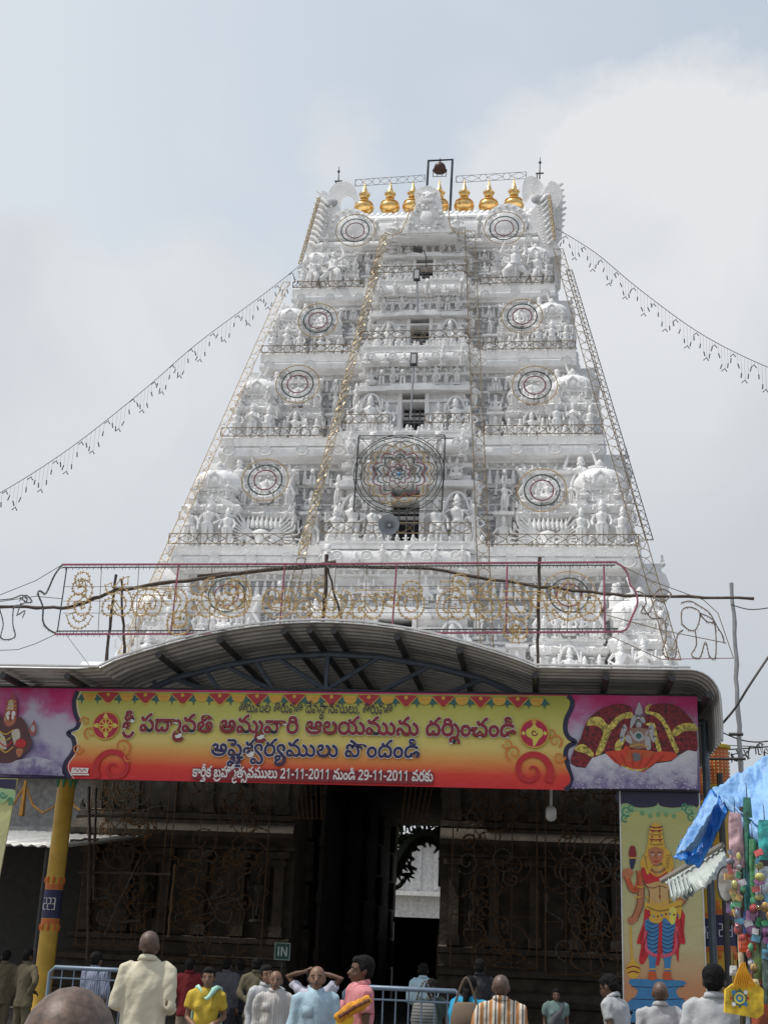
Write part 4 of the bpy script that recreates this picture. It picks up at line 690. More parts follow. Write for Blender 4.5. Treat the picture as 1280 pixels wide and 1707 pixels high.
495: [[14,-48,-11,1,-9,4,-6,7,-3,9,0,10,3,8,5,7,4,3,9,3,12,1,9,-3,6,-7,1,-7,-1,-4,-3,-7,-4,-2,-9,-2,-6,1,-4,2,-5,7,-1,7,1,5,3,7,11,20,2,11,-1,8,-3,4,-8,6,-5,3,4,8,7,-3,6,-4,5,-5,5,-11,0,-9,-2,-9,-15,-26,-1,-5,2,-6,2,-2,4,-1,5,2,2,5,-2,5,-1,2,-5,2,-10,-1,-5,-2,-6,-5,-2,-5,-1,-6,1,-5,2,-4,3,-4,4,-2,11,-2,14,2,4,2,7,6,8,-6,-10,-8,-5,-2,-12,-3]],
496: [[22,-48,-12,1,-8,3,-4,6,-1,6,0,2,2,6,6,4,13,6,1,2,0,5,-3,3,-7,0,-4,-3,1,-6,-9,-2,-2,7,2,6,5,5,10,2,10,-3,4,-3,3,-5,0,-7,-1,-3,-5,-4,-15,-8,-1,-3,0,-3,3,-3,7,-2,13,1,8,2,6,5,2,3,1,8,-1,7,-5,9,-12,12,-13,11,-8,9,-4,10,0,7,1,4,4,6,3,3,7,3,4,1,12,0,6,-3,5,-3,4,-7,2,-7,-2,-9,-4,-7,-8,5,3,7,0,6,-2,5,-6,4,-9,0,-7,-3,-3,-5,0,-6,2,-5,5,-6,20,-16,10,-12,4,-6,2,-7,0,-11,-2,-8,-7,-9,-12,-5]],
501: [[35,-42,-8,1,-5,3,-4,4,-10,11,-4,2,-6,0,-3,-3,-1,-3,2,-5,5,-2,5,1,6,8,6,-7,-5,-5,-5,-4,-7,-1,-9,2,-4,4,-3,7,1,8,2,4,7,5,5,0,7,-1,4,-2,14,-14,5,-3,6,-1,3,0,5,4,2,2,1,7,-2,10,-7,10,-15,13,-13,12,-5,9,-1,11,1,4,4,6,6,5,4,1,9,1,7,0,6,-3,5,-3,3,-4,2,-5,1,-5,-1,-6,-5,-10,-8,5,3,7,0,6,-2,5,-3,3,-5,1,-7,0,-7,-3,-3,-5,0,-6,2,-5,7,-8,24,-20,6,-9,4,-10,0,-11,-1,-4,-3,-7,-6,-4,-3,-2]],
502: [[17,-48,-8,1,-5,3,-4,4,-2,8,3,10,12,17,6,8,3,10,-1,14,-3,8,-6,8,-8,7,-6,4,5,8,12,-7,4,-5,7,-9,3,-6,3,-11,-1,-14,-3,-8,-3,-7,-16,-21,-1,-5,2,-6,4,-2,2,-1,7,2,2,3,1,3,-2,7,-2,3,-5,4,-7,3,-14,1,-6,-2,-2,-4,0,-4,1,-6,-8,-2,-3,8,0,6,2,4,4,5,5,3,7,1,8,0,9,-2,12,-5,7,-9,3,-11,-2,-9,-3,-3,-4,-2]],
504: [[26,-42,-7,1,-5,3,-15,16,-5,2,-4,-2,-2,-5,1,-7,3,-6,-9,-3,-4,10,-1,6,2,8,5,6,9,1,7,-2,7,-4,9,-11,5,-3,6,-1,4,1,4,3,3,5,1,8,0,11,-1,7,-4,12,-11,18,-10,10,-16,12,5,8,16,-12,16,-17,8,-13,5,-16,2,-8,0,-14,-2,-10,-5,-8,-7,-4]],
574: [[-47,-36,-13,2,-11,3,-10,6,-12,13,8,7,10,-12,6,-4,7,-3,7,-1,8,-1,16,2,7,3,5,4,11,12,7,-7,-12,-13,-10,-6,-11,-4]],
583: [[-29,-35,-10,1,-9,4,-7,6,-8,15,9,4,4,-9,5,-6,6,-4,10,-2,10,2,6,4,4,6,4,9,9,-4,-8,-15,-7,-6,-8,-4]],
588: [[-18,-8,8,-1,6,-6,2,-3,-1,-10,-2,-4,-3,-3,-5,-3,-9,-2,-44,0,0,10,47,0,5,1,3,4,0,5,-1,2,-6,2,-6,-2,-2,-5,1,-5,5,-5,-11,0,-3,5,-1,6,1,4,2,5,7,4]],
598: [[-17,-42,-6,1,-5,3,-4,5,2,1,-5,-6,-5,-3,-6,-1,-5,2,-4,4,-5,3,-2,5,-1,9,3,7,7,7,9,2,3,0,6,-3,1,-2,2,-5,-1,-3,-3,-5,-6,-3,-10,1,-7,3,-1,1,2,6,7,-4,7,0,2,1,2,2,-1,3,-4,1,-5,-1,-4,-4,-1,-7,1,-6,3,-4,2,-1,9,0,4,4,0,3,9,0,1,-3,2,-3,6,-2,4,1,2,2,2,2,0,7,-2,3,-5,5,-8,4,4,7,10,-5,5,-5,4,-6,1,-7,0,-4,-4,-7,-8,-4],[-61,-28,5,-1,4,-3,6,-3,1,-6,-2,-8,-2,-3,-10,0,3,3,2,4,0,5,-1,2,-3,1,-7,0,-3,-3,0,-6,2,-2,6,-1,59,0,0,-9,-56,0,-6,0,-6,2,-4,3,-3,3,-1,5,0,7,2,3,5,5]],
624: [[23,14,1,-1,-2,-6,-9,-23,-8,0,6,30]],
625: [[5,27,0,9,30,0,0,-9]],
628: [[65,41,-1,-18,-3,-9,-5,-7,-3,-3,-8,-4,-9,-1,-7,0,-5,2,-5,3,-7,8,-4,13,-2,7,0,17,3,14,6,11,4,4,4,2,6,2,13,0,6,-2,4,-2,4,-4,6,-11,3,-14],[17,41,2,-18,3,-8,6,-5,8,-2,8,2,5,4,4,8,1,19,-1,18,-4,8,-5,5,-8,1,-8,-1,-6,-5,-3,-8]],
629: [[44,0,-10,0,0,71,-1,-2,-16,-13,-6,7,24,19,9,0]],
630: [[65,0,-59,0,0,9,38,35,5,9,1,7,-2,7,-5,5,-9,1,-8,-1,-6,-3,-7,-4,-6,7,2,2,12,6,6,2,7,1,11,-2,4,-1,7,-4,2,-3,3,-8,0,-4,-1,-8,-3,-7,-9,-11,-27,-25,44,0]],
637: [[65,47,-1,-14,-2,-9,-6,-12,-6,-6,-9,-5,-5,-1,-18,-1,-5,1,0,9,8,-1,8,0,5,1,8,3,5,5,4,7,2,8,1,8,-2,-2,-8,-6,-5,-2,-7,0,-5,0,-9,3,-6,5,-4,7,-1,5,0,10,3,10,6,7,4,2,9,3,10,0,8,-2,6,-4,6,-5,4,-9],[35,73,-10,-2,-3,-2,-3,-4,-2,-4,0,-9,3,-8,4,-4,7,-1,11,0,6,3,4,4,2,5,0,6,-2,6,-4,6,-7,4]],}
TEXT_RUNS = [([(190,0,0),(49,782,0),(63,1375,0),(47,1721,0),(51,2779,0),(190,3771,0),(49,4553,0),(63,5146,0),(43,5492,0),(190,6203,0),(308,7268,0),(54,7974,0),(172,8685,0),(487,9300,0),(42,9716,0),(47,10418,0),(63,11476,0),(51,11822,0),(63,12531,0),(624,12877,0),(190,13428,0),(49,14210,0),(63,14803,0),(43,15149,0),(190,15860,0)],16642),([(242,0,0),(583,550,0),(43,833,0),(156,1544,0),(495,2579,0),(54,2838,0),(190,3549,0),(9,4614,0),(47,5414,0),(495,6448,0),(169,6707,0),(201,7755,0),(10,8631,0),(51,9429,0),(48,10138,0),(47,11424,0),(63,12482,0),(42,12828,0),(63,13530,0),(40,14159,0),(201,14865,0),(502,15438,0),(6,15725,0),(28,16232,0),(6,16992,0),(187,17499,0)],18239),([(9,0,0),(287,800,0),(598,1451,0),(55,1513,0),(501,2039,0),(49,2497,0),(496,3090,0),(47,3548,0),(63,4606,0),(51,4952,0),(63,5661,0),(383,6290,0),(6,7297,0),(40,7804,0),(6,8510,0),(187,9017,0)],9757),([(139,0,0),(237,867,0),(588,1434,0),(23,1460,0),(45,2265,0),(574,3015,0),(433,3015,0),(495,4370,0),(38,4629,0),(504,5386,0),(54,5792,0),(47,6503,0),(63,7561,0),(51,7907,0),(63,8616,0),(630,9245,0),(629,9817,0),(625,10389,0),(629,10711,0),(629,11283,0),(625,11855,0),(630,12177,0),(628,12749,0),(629,13321,0),(629,13893,0),(42,14748,0),(63,15450,0),(6,15796,0),(187,16303,0),(630,17326,0),(637,17898,0),(625,18470,0),(629,18792,0),(629,19364,0),(625,19936,0),(630,20258,0),(628,20830,0),(629,21402,0),(629,21974,0),(54,22829,0),(49,23540,0),(23,24133,0),(63,24655,0)],25001),([(242,0,0),(583,550,0),(43,833,0),(156,1544,0),(495,2579,0),(54,2838,0),(190,3549,0),(9,4614,0),(47,5414,0),(495,6448,0),(169,6707,0),(201,7755,0),(308,8631,0),(54,9337,0),(172,10048,0),(487,10663,0),(42,11079,0),(6,11781,0)],12288)]
# ---------------------------------------------------------------- arched sheet-metal canopy in front of the gate
CY0, CY1 = 20.0, 32.3
canopy = thing('entrance_canopy', 'corrugated metal canopy with an arched middle on blue grey steel trusses before the tower', 'canopy', (1, 25, 0))
def eave(X):
    """height of the canopy sheet at x"""
    if -2.81 < X < 4.27:
        u_ = (X+2.81)/7.08; return 5.9+.1*u_+.74*math.sin(math.pi*u_)**.9
    return 5.87 if X <= -2.81 else 6.0
def corr(k): return (0, 0, .035, .035)[k % 4]
xsA = [-7.1+4.29*i/12 for i in range(13)]; xsB = [-2.81+7.08*i/28 for i in range(29)]; xsC = [4.27+2.35*i/5 for i in range(6)]
end = [(6.62+.42*math.sin(a), 6.0-.42+.42*math.cos(a)) for a in [math.pi/2*i/7 for i in range(8)]]+[(7.05, 5.2), (7.04, 4.95)]
def sheet(path, name):
    m = MB(); rows = []
    for j in range(4*49):
        Y = CY0+(j//4)*.25+(0, .09, .125, .215)[j % 4]; rows.append([(a, Y, b) for a, b in path])
    ny = len(rows)
    n = len(path); vv = []; ff = []
    for j, r_ in enumerate(rows):
        for k, (a, Y, b) in enumerate(r_):
            d = (path[min(k+1, n-1)][0]-path[max(k-1, 0)][0], path[min(k+1, n-1)][1]-path[max(k-1, 0)][1]); l = math.hypot(*d); nx, nz = -d[1]/l, d[0]/l
            c = corr(j); vv += [(a+nx*c, Y, b+nz*c), (a+nx*(c+.012), Y, b+nz*(c+.012))]
    for j in range(ny-1):
        for k in range(n-1):
            q = lambda jj, kk, t: (jj*n+kk)*2+t
            ff.append((q(j, k, 0), q(j, k+1, 0), q(j+1, k+1, 0), q(j+1, k, 0))); ff.append((q(j, k, 1), q(j+1, k, 1), q(j+1, k+1, 1), q(j, k+1, 1)))
    for k in range(n-1): ff.append((k*2, k*2+1, (k+1)*2+1, (k+1)*2))
    m.add(vv, ff); return m.build(name, ZINC, canopy)
sheet([(x, eave(x)) for x in xsA], 'roof_sheet'); sheet([(x, eave(x)) for x in xsB], 'roof_sheet'); sheet([(x, 6.0) for x in xsC]+end[1:], 'roof_sheet')
ef = MB()
P_ = [(x, CY0-.03, eave(x)+.045) for x in xsA[:-1]+xsB]+[(x, CY0-.03, 6.045) for x in xsC[1:]]
ef.tube(P_, .022, 5); ef.build('eave_edge', mat('pale_edge_strip', (.7, .7, .7), .4), canopy)
# round purlins running back under the sheet
PUR = [(-6.5, 0), (-4.45, 0), (-3.35, 0), (-1.85, 0), (-.85, 0), (.2, 0), (.62, 0), (1.02, 0), (2.05, 0), (3.05, 0), (4.25, 0), (5.35, 0), (6.35, 0), (6.9, -.25)]
for X, dz in PUR:
    m = MB(); z = eave(X)-.11+dz
    m.tube([(X, CY0+.06, z), (X, 31.8, z)], .055, 10); m.build('purlin', DARKM, canopy, 40)
# trusses every few metres
def truss(Y):
    t = part_empty('truss', canopy); t.location = (0, Y-25, 0)
    def bar(nm, a, b, r_=.04):
        q = MB(); q.tube([a, b] if not isinstance(a, list) else a, r_, 8); q.build(nm, STEEL, t, 40)
    N_ = 8; xs = [-2.81+7.08*i/N_ for i in range(N_+1)]
    top = [(x, Y, eave(x)-.22 if 0 < i < N_ else eave(x)-.3) for i, x in enumerate(xs)]
    bot = [(x, Y, 5.42+.42*math.sin(math.pi*i/N_)) for i, x in enumerate(xs)]
    bar('top_chord', [tuple(p) for p in top], None, .055); bar('bottom_chord', [tuple(p) for p in bot], None, .055)
    for i in range(1, N_):
        if i == N_//2: bar('strut', top[i], bot[i])
    for i in range(N_): bar('diagonal', top[i], bot[i+1]) if i < N_//2 else bar('diagonal', bot[i], top[i+1])
    for i in range(1, N_//2): bar('diagonal', bot[i], (xs[i-1]*.4+xs[i]*.6, Y, top[i][2]-.06))
    for x0, x1 in ((-7, -2.81), (4.27, 6.95)):
        z0 = 5.42; bar('side_beam', (x0, Y, z0), (x1, Y, z0), .055); bar('side_beam', (x0, Y, 5.72), (x1, Y, 5.72), .045)
        k = int((x1-x0)/.8)
        for i in range(k): bar('diagonal', (x0+(x1-x0)*i/k, Y, z0 if i % 2 else 5.72), (x0+(x1-x0)*(i+1)/k, Y, 5.72 if i % 2 else z0), .028)
for Y in (21.3, 25.2, 29.2): truss(Y)
for X in (-2.81, 4.27):
    m = MB(); m.tube([(X, 21.3, 5.42), (X, 31.3, 5.42)], .055, 8); m.build('tie_beam', STEEL, canopy, 40)
# painted pillars
def pillar(X, Y, r_, top=5.45):
    m = MB(); m.lathe([(r_, 0), (r_, top-.8)], 20, (X, Y, 0)); p = m.build('pillar', YEL, canopy, 40)
    m = MB(); m.lathe([(r_*1.03, 2.05), (r_*1.03, 2.55)], 20, (X, Y, 0)); m.build('number_band', mat('navy_paint', (.02, .025, .09), .5), p, 40)
    for zz in (1.95, 2.56):
        m = MB(); m.lathe([(r_*1.02, zz), (r_*1.02, zz+.09)], 20, (X, Y, 0)); 
        for k in range(9):
            a = 2*math.pi*k/9; m.ball((X+r_*math.cos(a), Y+r_*math.sin(a), zz+(.16 if zz > 2.2 else -.06)), (.035, .035, .07), 6, 4)
        m.build('band_trim', ORG, p, 40)
    m = MB(); m.lathe([(r_*1.0, top-.8), (r_*1.08, top-.78), (r_*1.08, top-.1)], 20, (X, Y, 0)); m.build('capital', ORG, p, 40)
    m = MB()
    for k in range(20):
        a = 2*math.pi*k/20
        for q in range(11): m.ball((X+r_*1.1*math.cos(a), Y+r_*1.1*math.sin(a), top-.75+q*.06), .016, 5, 3)
    m.build('beading', mat('cream_beads', (.6, .55, .35), .5), p, kind='stuff')
    for zz in (top-.82, top-.1):
        m = MB(); m.lathe([(r_*1.05, zz), (r_*1.3, zz+.03), (r_*1.3, zz+.08), (r_*1.05, zz+.1)], 20, (X, Y, 0)); m.build('ring', mat('mustard_paint', (.55, .40, .05), .5), p, 40)
    m = MB()
    for k in range(8):
        a = 2*math.pi*k/8; c_, s_ = math.cos(a), math.sin(a)
        m.tube([(X+r_*1.005*c_, Y+r_*1.005*s_, top-.84), (X+r_*1.0*c_, Y+r_*1.0*s_, top-1.05)], [.07, .01], 5, flat=1)
    m.build('leaf_trim', GRN, p)
    # number painted on the band
    m = MB()
    for dx, segs in ((-.075, 'abged'), (.005, 'abged'), (.085, 'abcdg')):
        for sg in segs:
            w_, h_ = .055, .1
            q = {'a': (0, h_, w_, .012), 'g': (0, 0, w_, .012), 'd': (0, -h_, w_, .012), 'b': (w_/2, h_/2, .012, h_), 'c': (w_/2, -h_/2, .012, h_), 'e': (-w_/2, -h_/2, .012, h_)}[sg]
            m.box((X+dx+q[0], Y-r_*1.03-.004, 2.3+q[1]), (q[2], .02, q[3]))
    m.build('painted_number', mat('white_print', (.8, .8, .8), .5), p)
pillar(-4.62, 24, .165); pillar(at(1199, 1400, 24).x, 24, .2, 5.5); pillar(at(1172, 1400, 26).x, 26, .2)
for X, Y in ((6.95, 21.3), (-6.9, 21.3)):
    m = MB(); m.tube([(X, Y, 0), (X, Y, 5.45)], .06, 10); m.build('steel_post', STEEL, canopy, 40)
m = MB(); m.tube([(7.15, 21.2, 0), (7.15, 21.2, 4.6)], .05, 8); m.build('steel_post', DARKM, canopy, 40)

# ---------------------------------------------------------------- flat print helpers
GP = {}
def glyph(g):
    if g not in GP:
        o_ = []
        for c in GLYPHS[g]:
            pts = []; x = y = 0
            for i in range(0, len(c), 2):
                x += c[i]; y += c[i+1]; pts.append((x*.008, y*.008))
            cl = [pts[0]]
            for q in pts[1:]:
                if math.hypot(q[0]-cl[-1][0], q[1]-cl[-1][1]) > .003: cl.append(q)
            if math.hypot(cl[0][0]-cl[-1][0], cl[0][1]-cl[-1][1]) < .003: cl.pop()
            if len(cl) > 2: o_.append(cl)
        GP[g] = o_
    return GP[g]
def area(c): return sum(c[i-1][0]*c[i][1]-c[i][0]*c[i-1][1] for i in range(len(c)))/2
def offs(c, d):
    o_ = []; n = len(c)
    for i in range(n):
        a, b, e_ = c[i-1], c[i], c[(i+1) % n]
        u1 = (b[0]-a[0], b[1]-a[1]); u2 = (e_[0]-b[0], e_[1]-b[1]); l1 = math.hypot(*u1); l2 = math.hypot(*u2)
        n1 = (-u1[1]/l1, u1[0]/l1); n2 = (-u2[1]/l2, u2[0]/l2); s_ = (n1[0]+n2[0], n1[1]+n2[1]); q = s_[0]**2+s_[1]**2
        k = min(2/max(q, .01), 1.6); o_.append((b[0]+s_[0]*k*d, b[1]+s_[1]*k*d))
    return o_
def inside(p, c):
    r_ = False
    for i in range(len(c)):
        a, b = c[i-1], c[i]
        if (a[1] > p[1]) != (b[1] > p[1]) and p[0] < (b[0]-a[0])*(p[1]-a[1])/(b[1]-a[1])+a[0]: r_ = not r_
    return r_
def text_mesh(m, run, A, B, Y, hs, bold, Z0=0):
    """lettering run between the points A and B of the plane y=Y; hs = height scale (m per em)"""
    items, wd = run; k = (B[0]-A[0])/wd*1000; sl = (B[1]-A[1])/(B[0]-A[0]); n_ = 0
    for g, x, y in items:
        cs = glyph(g); outer = [c for c in cs if area(c) < 0]; holes = [c for c in cs if area(c) >= 0]
        for o_ in outer:
            hl = [h_ for h_ in holes if inside(h_[0], o_)]; loops = [offs(o_, bold)]
            for h_ in hl:
                q = offs(h_, bold)
                if area(q) > 0.0004: loops.append(q)
            n_ += 1; yy = Y-.00005*(n_ % 4)
            pts = [p for l in loops for p in l]
            tr = tessellate_polygon([[Vector((p[0], p[1], 0)) for p in l] for l in loops])
            W = []
            for p in pts:
                X = A[0]+(p[0]+x/1000)*k; W.append((X, yy, A[1]+(X-A[0])*sl+(p[1]+y/1000)*hs))
            m.add(W, [tuple(t) for t in tr])
def poly(m, pts, Y):
    tr = tessellate_polygon([[Vector((p[0], p[1], 0)) for p in pts]]); m.add([(p[0], Y, p[1]) for p in pts], [tuple(t) for t in tr])
def smooth_pts(P, k=5, closed=True): return [(p.x, p.y) for p in cr([(a, b, 0) for a, b in P], k, closed)]
PR = {}
def ink(name, col): 
    if name not in PR: PR[name] = mat('print_'+name, col, .45, var=.06, vscale=14)
    return PR[name]
class Sheet:
    """flat printed shapes on a sheet; every colour layer a hair in front of the last"""
    def __init__(s, Y, conv, parent): s.Y = Y; s.conv = conv; s.parent = parent; s.k = 0
    def shape(s, pts, inkm, name='printed_shape', sm=True, k=4):
        s.k += 1; q = [s.conv(a, b, s.Y) for a, b in pts]; q = [(p.x, p.z) for p in q]
        if sm: q = smooth_pts(q, k)
        m = MB(); poly(m, q, s.Y-.001-.0003*s.k); return m.build(name, inkm, s.parent)
    def line(s, pts, wd, inkm, name='printed_line', closed=False, k=5, taper=False):
        s.k += 1; q = [s.conv(a, b, s.Y) for a, b in pts]; q = cr([(p.x, p.z, 0) for p in q], k, closed); Y = s.Y-.001-.0003*s.k; vv = []; n = len(q)
        for i in range(n):
            d = (q[(i+1) % n if closed else min(i+1, n-1)]-q[i-1 if (closed or i) else 0]); d = d.normalized() if d.length > 1e-6 else Vector((1, 0, 0))
            w_ = wd/2*(1-.8*i/n if taper else 1); vv += [(q[i].x-d.y*w_, Y, q[i].y+d.x*w_), (q[i].x+d.y*w_, Y, q[i].y-d.x*w_)]
        m = MB(); m.add(vv, [(2*i, 2*i+1, (2*i+3) % (2*n), (2*i+2) % (2*n)) for i in range(n if closed else n-1)]); return m.build(name, inkm, s.parent)
    def disc(s, c, r_, inkm, name='printed_disc', ry=None, n=20):
        s.k += 1; p = s.conv(c[0], c[1], s.Y); m = MB(); poly(m, [(p.x+r_*math.cos(2*math.pi*j/n), p.z+(ry or r_)*math.sin(2*math.pi*j/n)) for j in range(n)], s.Y-.001-.0003*s.k); return m.build(name, inkm, s.parent)
# ---------------------------------------------------------------- the long banner
BYY = 20.75
banner = thing('festival_banner', 'long printed Telugu festival banner, yellow to red, hung across the canopy front', 'banner', (1, BYY, 4.2))
def bq(px, py): p = at(px, py, BYY); return (p.x, p.z)
TLx, TRx = -6.2, 6.79
def bz(X, top): return (5.685+.005*(X+4.8) if top else 4.195+.0066*(X+4.58))
m = MB()
nx = 60
vv = []
for j in range(nx+1):
    X = TLx+(TRx-TLx)*j/nx
    for t in (0, .5, 1):
        vv.append((X, BYY+.012*math.sin(X*2.1+t*2)*(1 if 0 < j < nx else 0)+.006, bz(X, True)*(1-t)+bz(X, False)*t))
ff = [(j*3+t, j*3+t+1, (j+1)*3+t+1, (j+1)*3+t) for j in range(nx) for t in (0, 1)]
m.add(vv, ff)
PRINTCLOUD = ramp_mat('print_dawn_cloud', [(0, (.10, .06, .20)), (.17, (.30, .24, .42)), (.36, (.50, .49, .58)), (.6, (.50, .46, .58)), (.78, (.50, .12, .30)), (1, (.55, .02, .16))], 'Z', 0, 1.5, cloud=(1.3, 1.3, 5))
for n_ in MATS['print_dawn_cloud'].node_tree.nodes:
    if n_.type == 'TEX_COORD': pass
sh_ = m.build('banner_sheet', PRINTCLOUD, banner, 60)
mod = MB()
for a, b in (((TLx, BYY+.03, 5.7), (TRx, BYY+.03, 5.76)), ((TLx, BYY+.03, 4.19), (TRx, BYY+.03, 4.27))): mod.tube([a, b], .022, 6)
mod.build('banner_batten', DARKM, banner)
FRONT = BYY-.012
S = Sheet(FRONT, at, banner)
YELLOW = ramp_mat('print_sunset', [(0, (.62, .02, .03)), (.15, (.70, .05, .03)), (.29, (.74, .30, .07)), (.43, (.70, .55, .16)), (.66, (.60, .55, .15)), (1, (.38, .40, .05))], 'Z', 0, 1.5)
lb = [(130, 1152), (124, 1168), (126, 1188), (132, 1205), (126, 1216), (114, 1222), (122, 1230), (125, 1245), (120, 1258), (110, 1272), (110, 1286), (118, 1298)]
rb = [(941, 1317), (952, 1308), (954, 1295), (946, 1275), (942, 1258), (946, 1245), (958, 1237), (948, 1230), (942, 1218), (943, 1200), (952, 1180), (953, 1168), (946, 1160)]
Lq = [(p[0], p[1]) for p in lb]; S.shape(smooth_pts(Lq, 3, False)+smooth_pts(rb, 3, False), YELLOW, 'printed_panel', sm=False)
NAVY = ink('navy', (.015, .012, .05)); REDI = ink('red', (.52, .015, .02)); MAR = ink('maroon', (.22, .008, .015)); WHI = ink('white', (.75, .75, .72)); GOLDI = ink('gold', (.62, .36, .04)); LGR = ink('leaf_green', (.03, .12, .10)); YL = ink('yellow', (.68, .58, .10)); ORI = ink('orange', (.66, .20, .03)); SKN = ink('brown_skin', (.45, .16, .07)); BLU = ink('blue', (.04, .20, .42)); PNK = ink('pink', (.65, .08, .14)); SIL = ink('silver', (.42, .42, .44)); SILD = ink('dark_silver', (.16, .14, .15)); BLK = ink('black', (.01, .01, .012)); SKD = ink('deep_orange', (.52, .09, .02)); DKG = ink('scroll_green', (.05, .22, .13))
S.line(lb, .075, NAVY, 'panel_outline'); S.line(rb, .075, NAVY, 'panel_outline')
S.line([(x+6, y) for x, y in lb], .012, WHI, 'panel_outline')
# garland across the top of the panel
x = 150; i = 0
while x < 925:
    y0 = 1153+(x-130)*.0115
    if i % 2: 
        S.shape([(x-18, y0+1), (x+18, y0+1), (x+12, y0+9), (x, y0+18), (x-12, y0+9)], ink('swag_red', (.40, .02, .025)), 'printed_swag', k=3); S.disc((x, y0+4), .03, GOLDI, 'printed_pot'); S.line([(x-19, y0+2), (x-7, y0+14), (x, y0+22), (x+7, y0+14), (x+19, y0+2)], .014, GOLDI, 'printed_swag_edge')
    else:
        for dx in (-13, 13): S.shape([(x+dx, y0+3), (x+dx+5, y0+9), (x+dx+9, y0+13), (x+dx+2, y0+14), (x+dx, y0+21), (x+dx-2, y0+14), (x+dx-9, y0+13), (x+dx-5, y0+9)], LGR, 'printed_leaf', sm=False)
        S.shape([(x-10, y0+3), (x+10, y0+3), (x+9, y0+11), (x+4, y0+15), (x-4, y0+15), (x-9, y0+11)], GOLDI, 'printed_pot'); S.line([(x-9, y0+7), (x+9, y0+7)], .012, ORI, 'printed_pot_band')
    x += 31; i += 1
# scrolls
def scroll(cx, cy, r_, turns, wd, inkm, a0=0, sgn=1):
    S.line([(cx+r_*(1-t/26)*math.cos(a0+sgn*turns*2*math.pi*t/26), cy+r_*(1-t/26)*math.sin(a0+sgn*turns*2*math.pi*t/26)) for t in range(25)], wd, inkm, 'printed_scroll', k=3, taper=True)
for cx, cy, r_, a0, sg, wd, c_ in ((192, 1280, 33, 2.6, 1, .11, REDI), (205, 1245, 14, 1, -1, .035, ORI), (152, 1222, 11, 2, 1, .03, ORI), (131, 1248, 9, 0, 1, .03, ORI), (143, 1203, 8, 3, 1, .025, ORI), (885, 1285, 34, .6, -1, .12, REDI), (856, 1255, 14, 2, 1, .035, ORI), (925, 1236, 12, 1, -1, .03, ORI), (932, 1262, 10, 0, 1, .03, ORI), (918, 1222, 9, 3, -1, .025, ORI), (846, 1240, 9, 3, -1, .025, ORI), (215, 1262, 8, 1, 1, .025, ORI)):
    scroll(cx, cy, r_, 1.6, wd, c_, a0, sg)
# emblems
for cx, cy, kind in ((178, 1210, 0), (890, 1223, 1)):
    S.disc((cx, cy), .235, GOLDI, 'emblem_rim', n=32); S.disc((cx, cy), .215, ink('emblem_red', (.45, .01, .05)), 'emblem_disc', n=32)
    if kind == 0:
        S.disc((cx, cy), .125, GOLDI, 'emblem_wheel'); S.disc((cx, cy), .10, REDI, 'emblem_wheel')
        for k in range(8):
            a = k*math.pi/4; S.line([(cx, cy), (cx+11*math.cos(a), cy+11*math.sin(a))], .018, YL, 'emblem_spoke')
        S.disc((cx, cy), .035, YL, 'emblem_hub')
        for k in range(4):
            a = k*math.pi/2; ca, sa = math.cos(a), math.sin(a)
            S.shape([(cx+13*ca-4*sa, cy+13*sa+4*ca), (cx+21*ca, cy+21*sa), (cx+13*ca+4*sa, cy+13*sa-4*ca)], YL, 'emblem_flame')
    else:
        S.shape([(cx, cy-16), (cx+5, cy-10), (cx+13, cy-6), (cx+14, cy+3), (cx+8, cy+10), (cx+2, cy+20), (cx-2, cy+20), (cx-3, cy+10), (cx-12, cy+4), (cx-13, cy-5), (cx-5, cy-10)], YL, 'emblem_conch')
        S.line([(cx+6*math.cos(t*.5)*(1-t/16), cy-1+6*math.sin(t*.5)*(1-t/16)) for t in range(14)], .02, MAR, 'emblem_spiral')
        S.disc((cx, cy-19), .035, GOLDI, 'emblem_knob')
        for k in (-1, 1): S.disc((cx+k*18, cy), .03, YL, 'emblem_dot')
# lettering
def text(i_, pa, pb, hs, layers):
    for bold, inkm, nm in layers:
        S.k += 1; A = bq(*pa); B = bq(*pb); m = MB(); text_mesh(m, TEXT_RUNS[i_], A, B, FRONT-.001-.0003*S.k, hs, bold); m.build(nm, inkm, banner)
text(0, (399, 1188), (655, 1191), .245, [(.006, NAVY, 'lettering')])
text(1, (205, 1219), (860, 1229), .40, [(.048, WHI, 'lettering_halo')]); text(2, (352, 1260), (700, 1264), .385, [(.045, WHI, 'lettering_halo')])
text(1, (205, 1219), (860, 1229), .40, [(.032, BLK, 'lettering_outline'), (.017, ink('letter_red', (.26, .01, .02)), 'lettering')]); text(2, (352, 1260), (700, 1264), .385, [(.024, ink('letter_navy', (.02, .015, .09)), 'lettering')])
S.line([(322, 1290), (722, 1298)], .19, MAR, 'lettering_ground', k=2)
text(3, (322, 1295), (722, 1303), .24, [(.02, WHI, 'lettering')])
# printer's mark
S.shape([(122, 1280), (150, 1281), (148, 1288), (151, 1293), (119, 1293)], WHI, 'printers_mark', sm=False)
S.line([(124, 1285), (128, 1282), (131, 1287), (135, 1282), (138, 1287), (142, 1283), (146, 1286)], .012, REDI, 'printers_mark'); S.line([(121, 1290), (149, 1290)], .012, REDI, 'printers_mark')
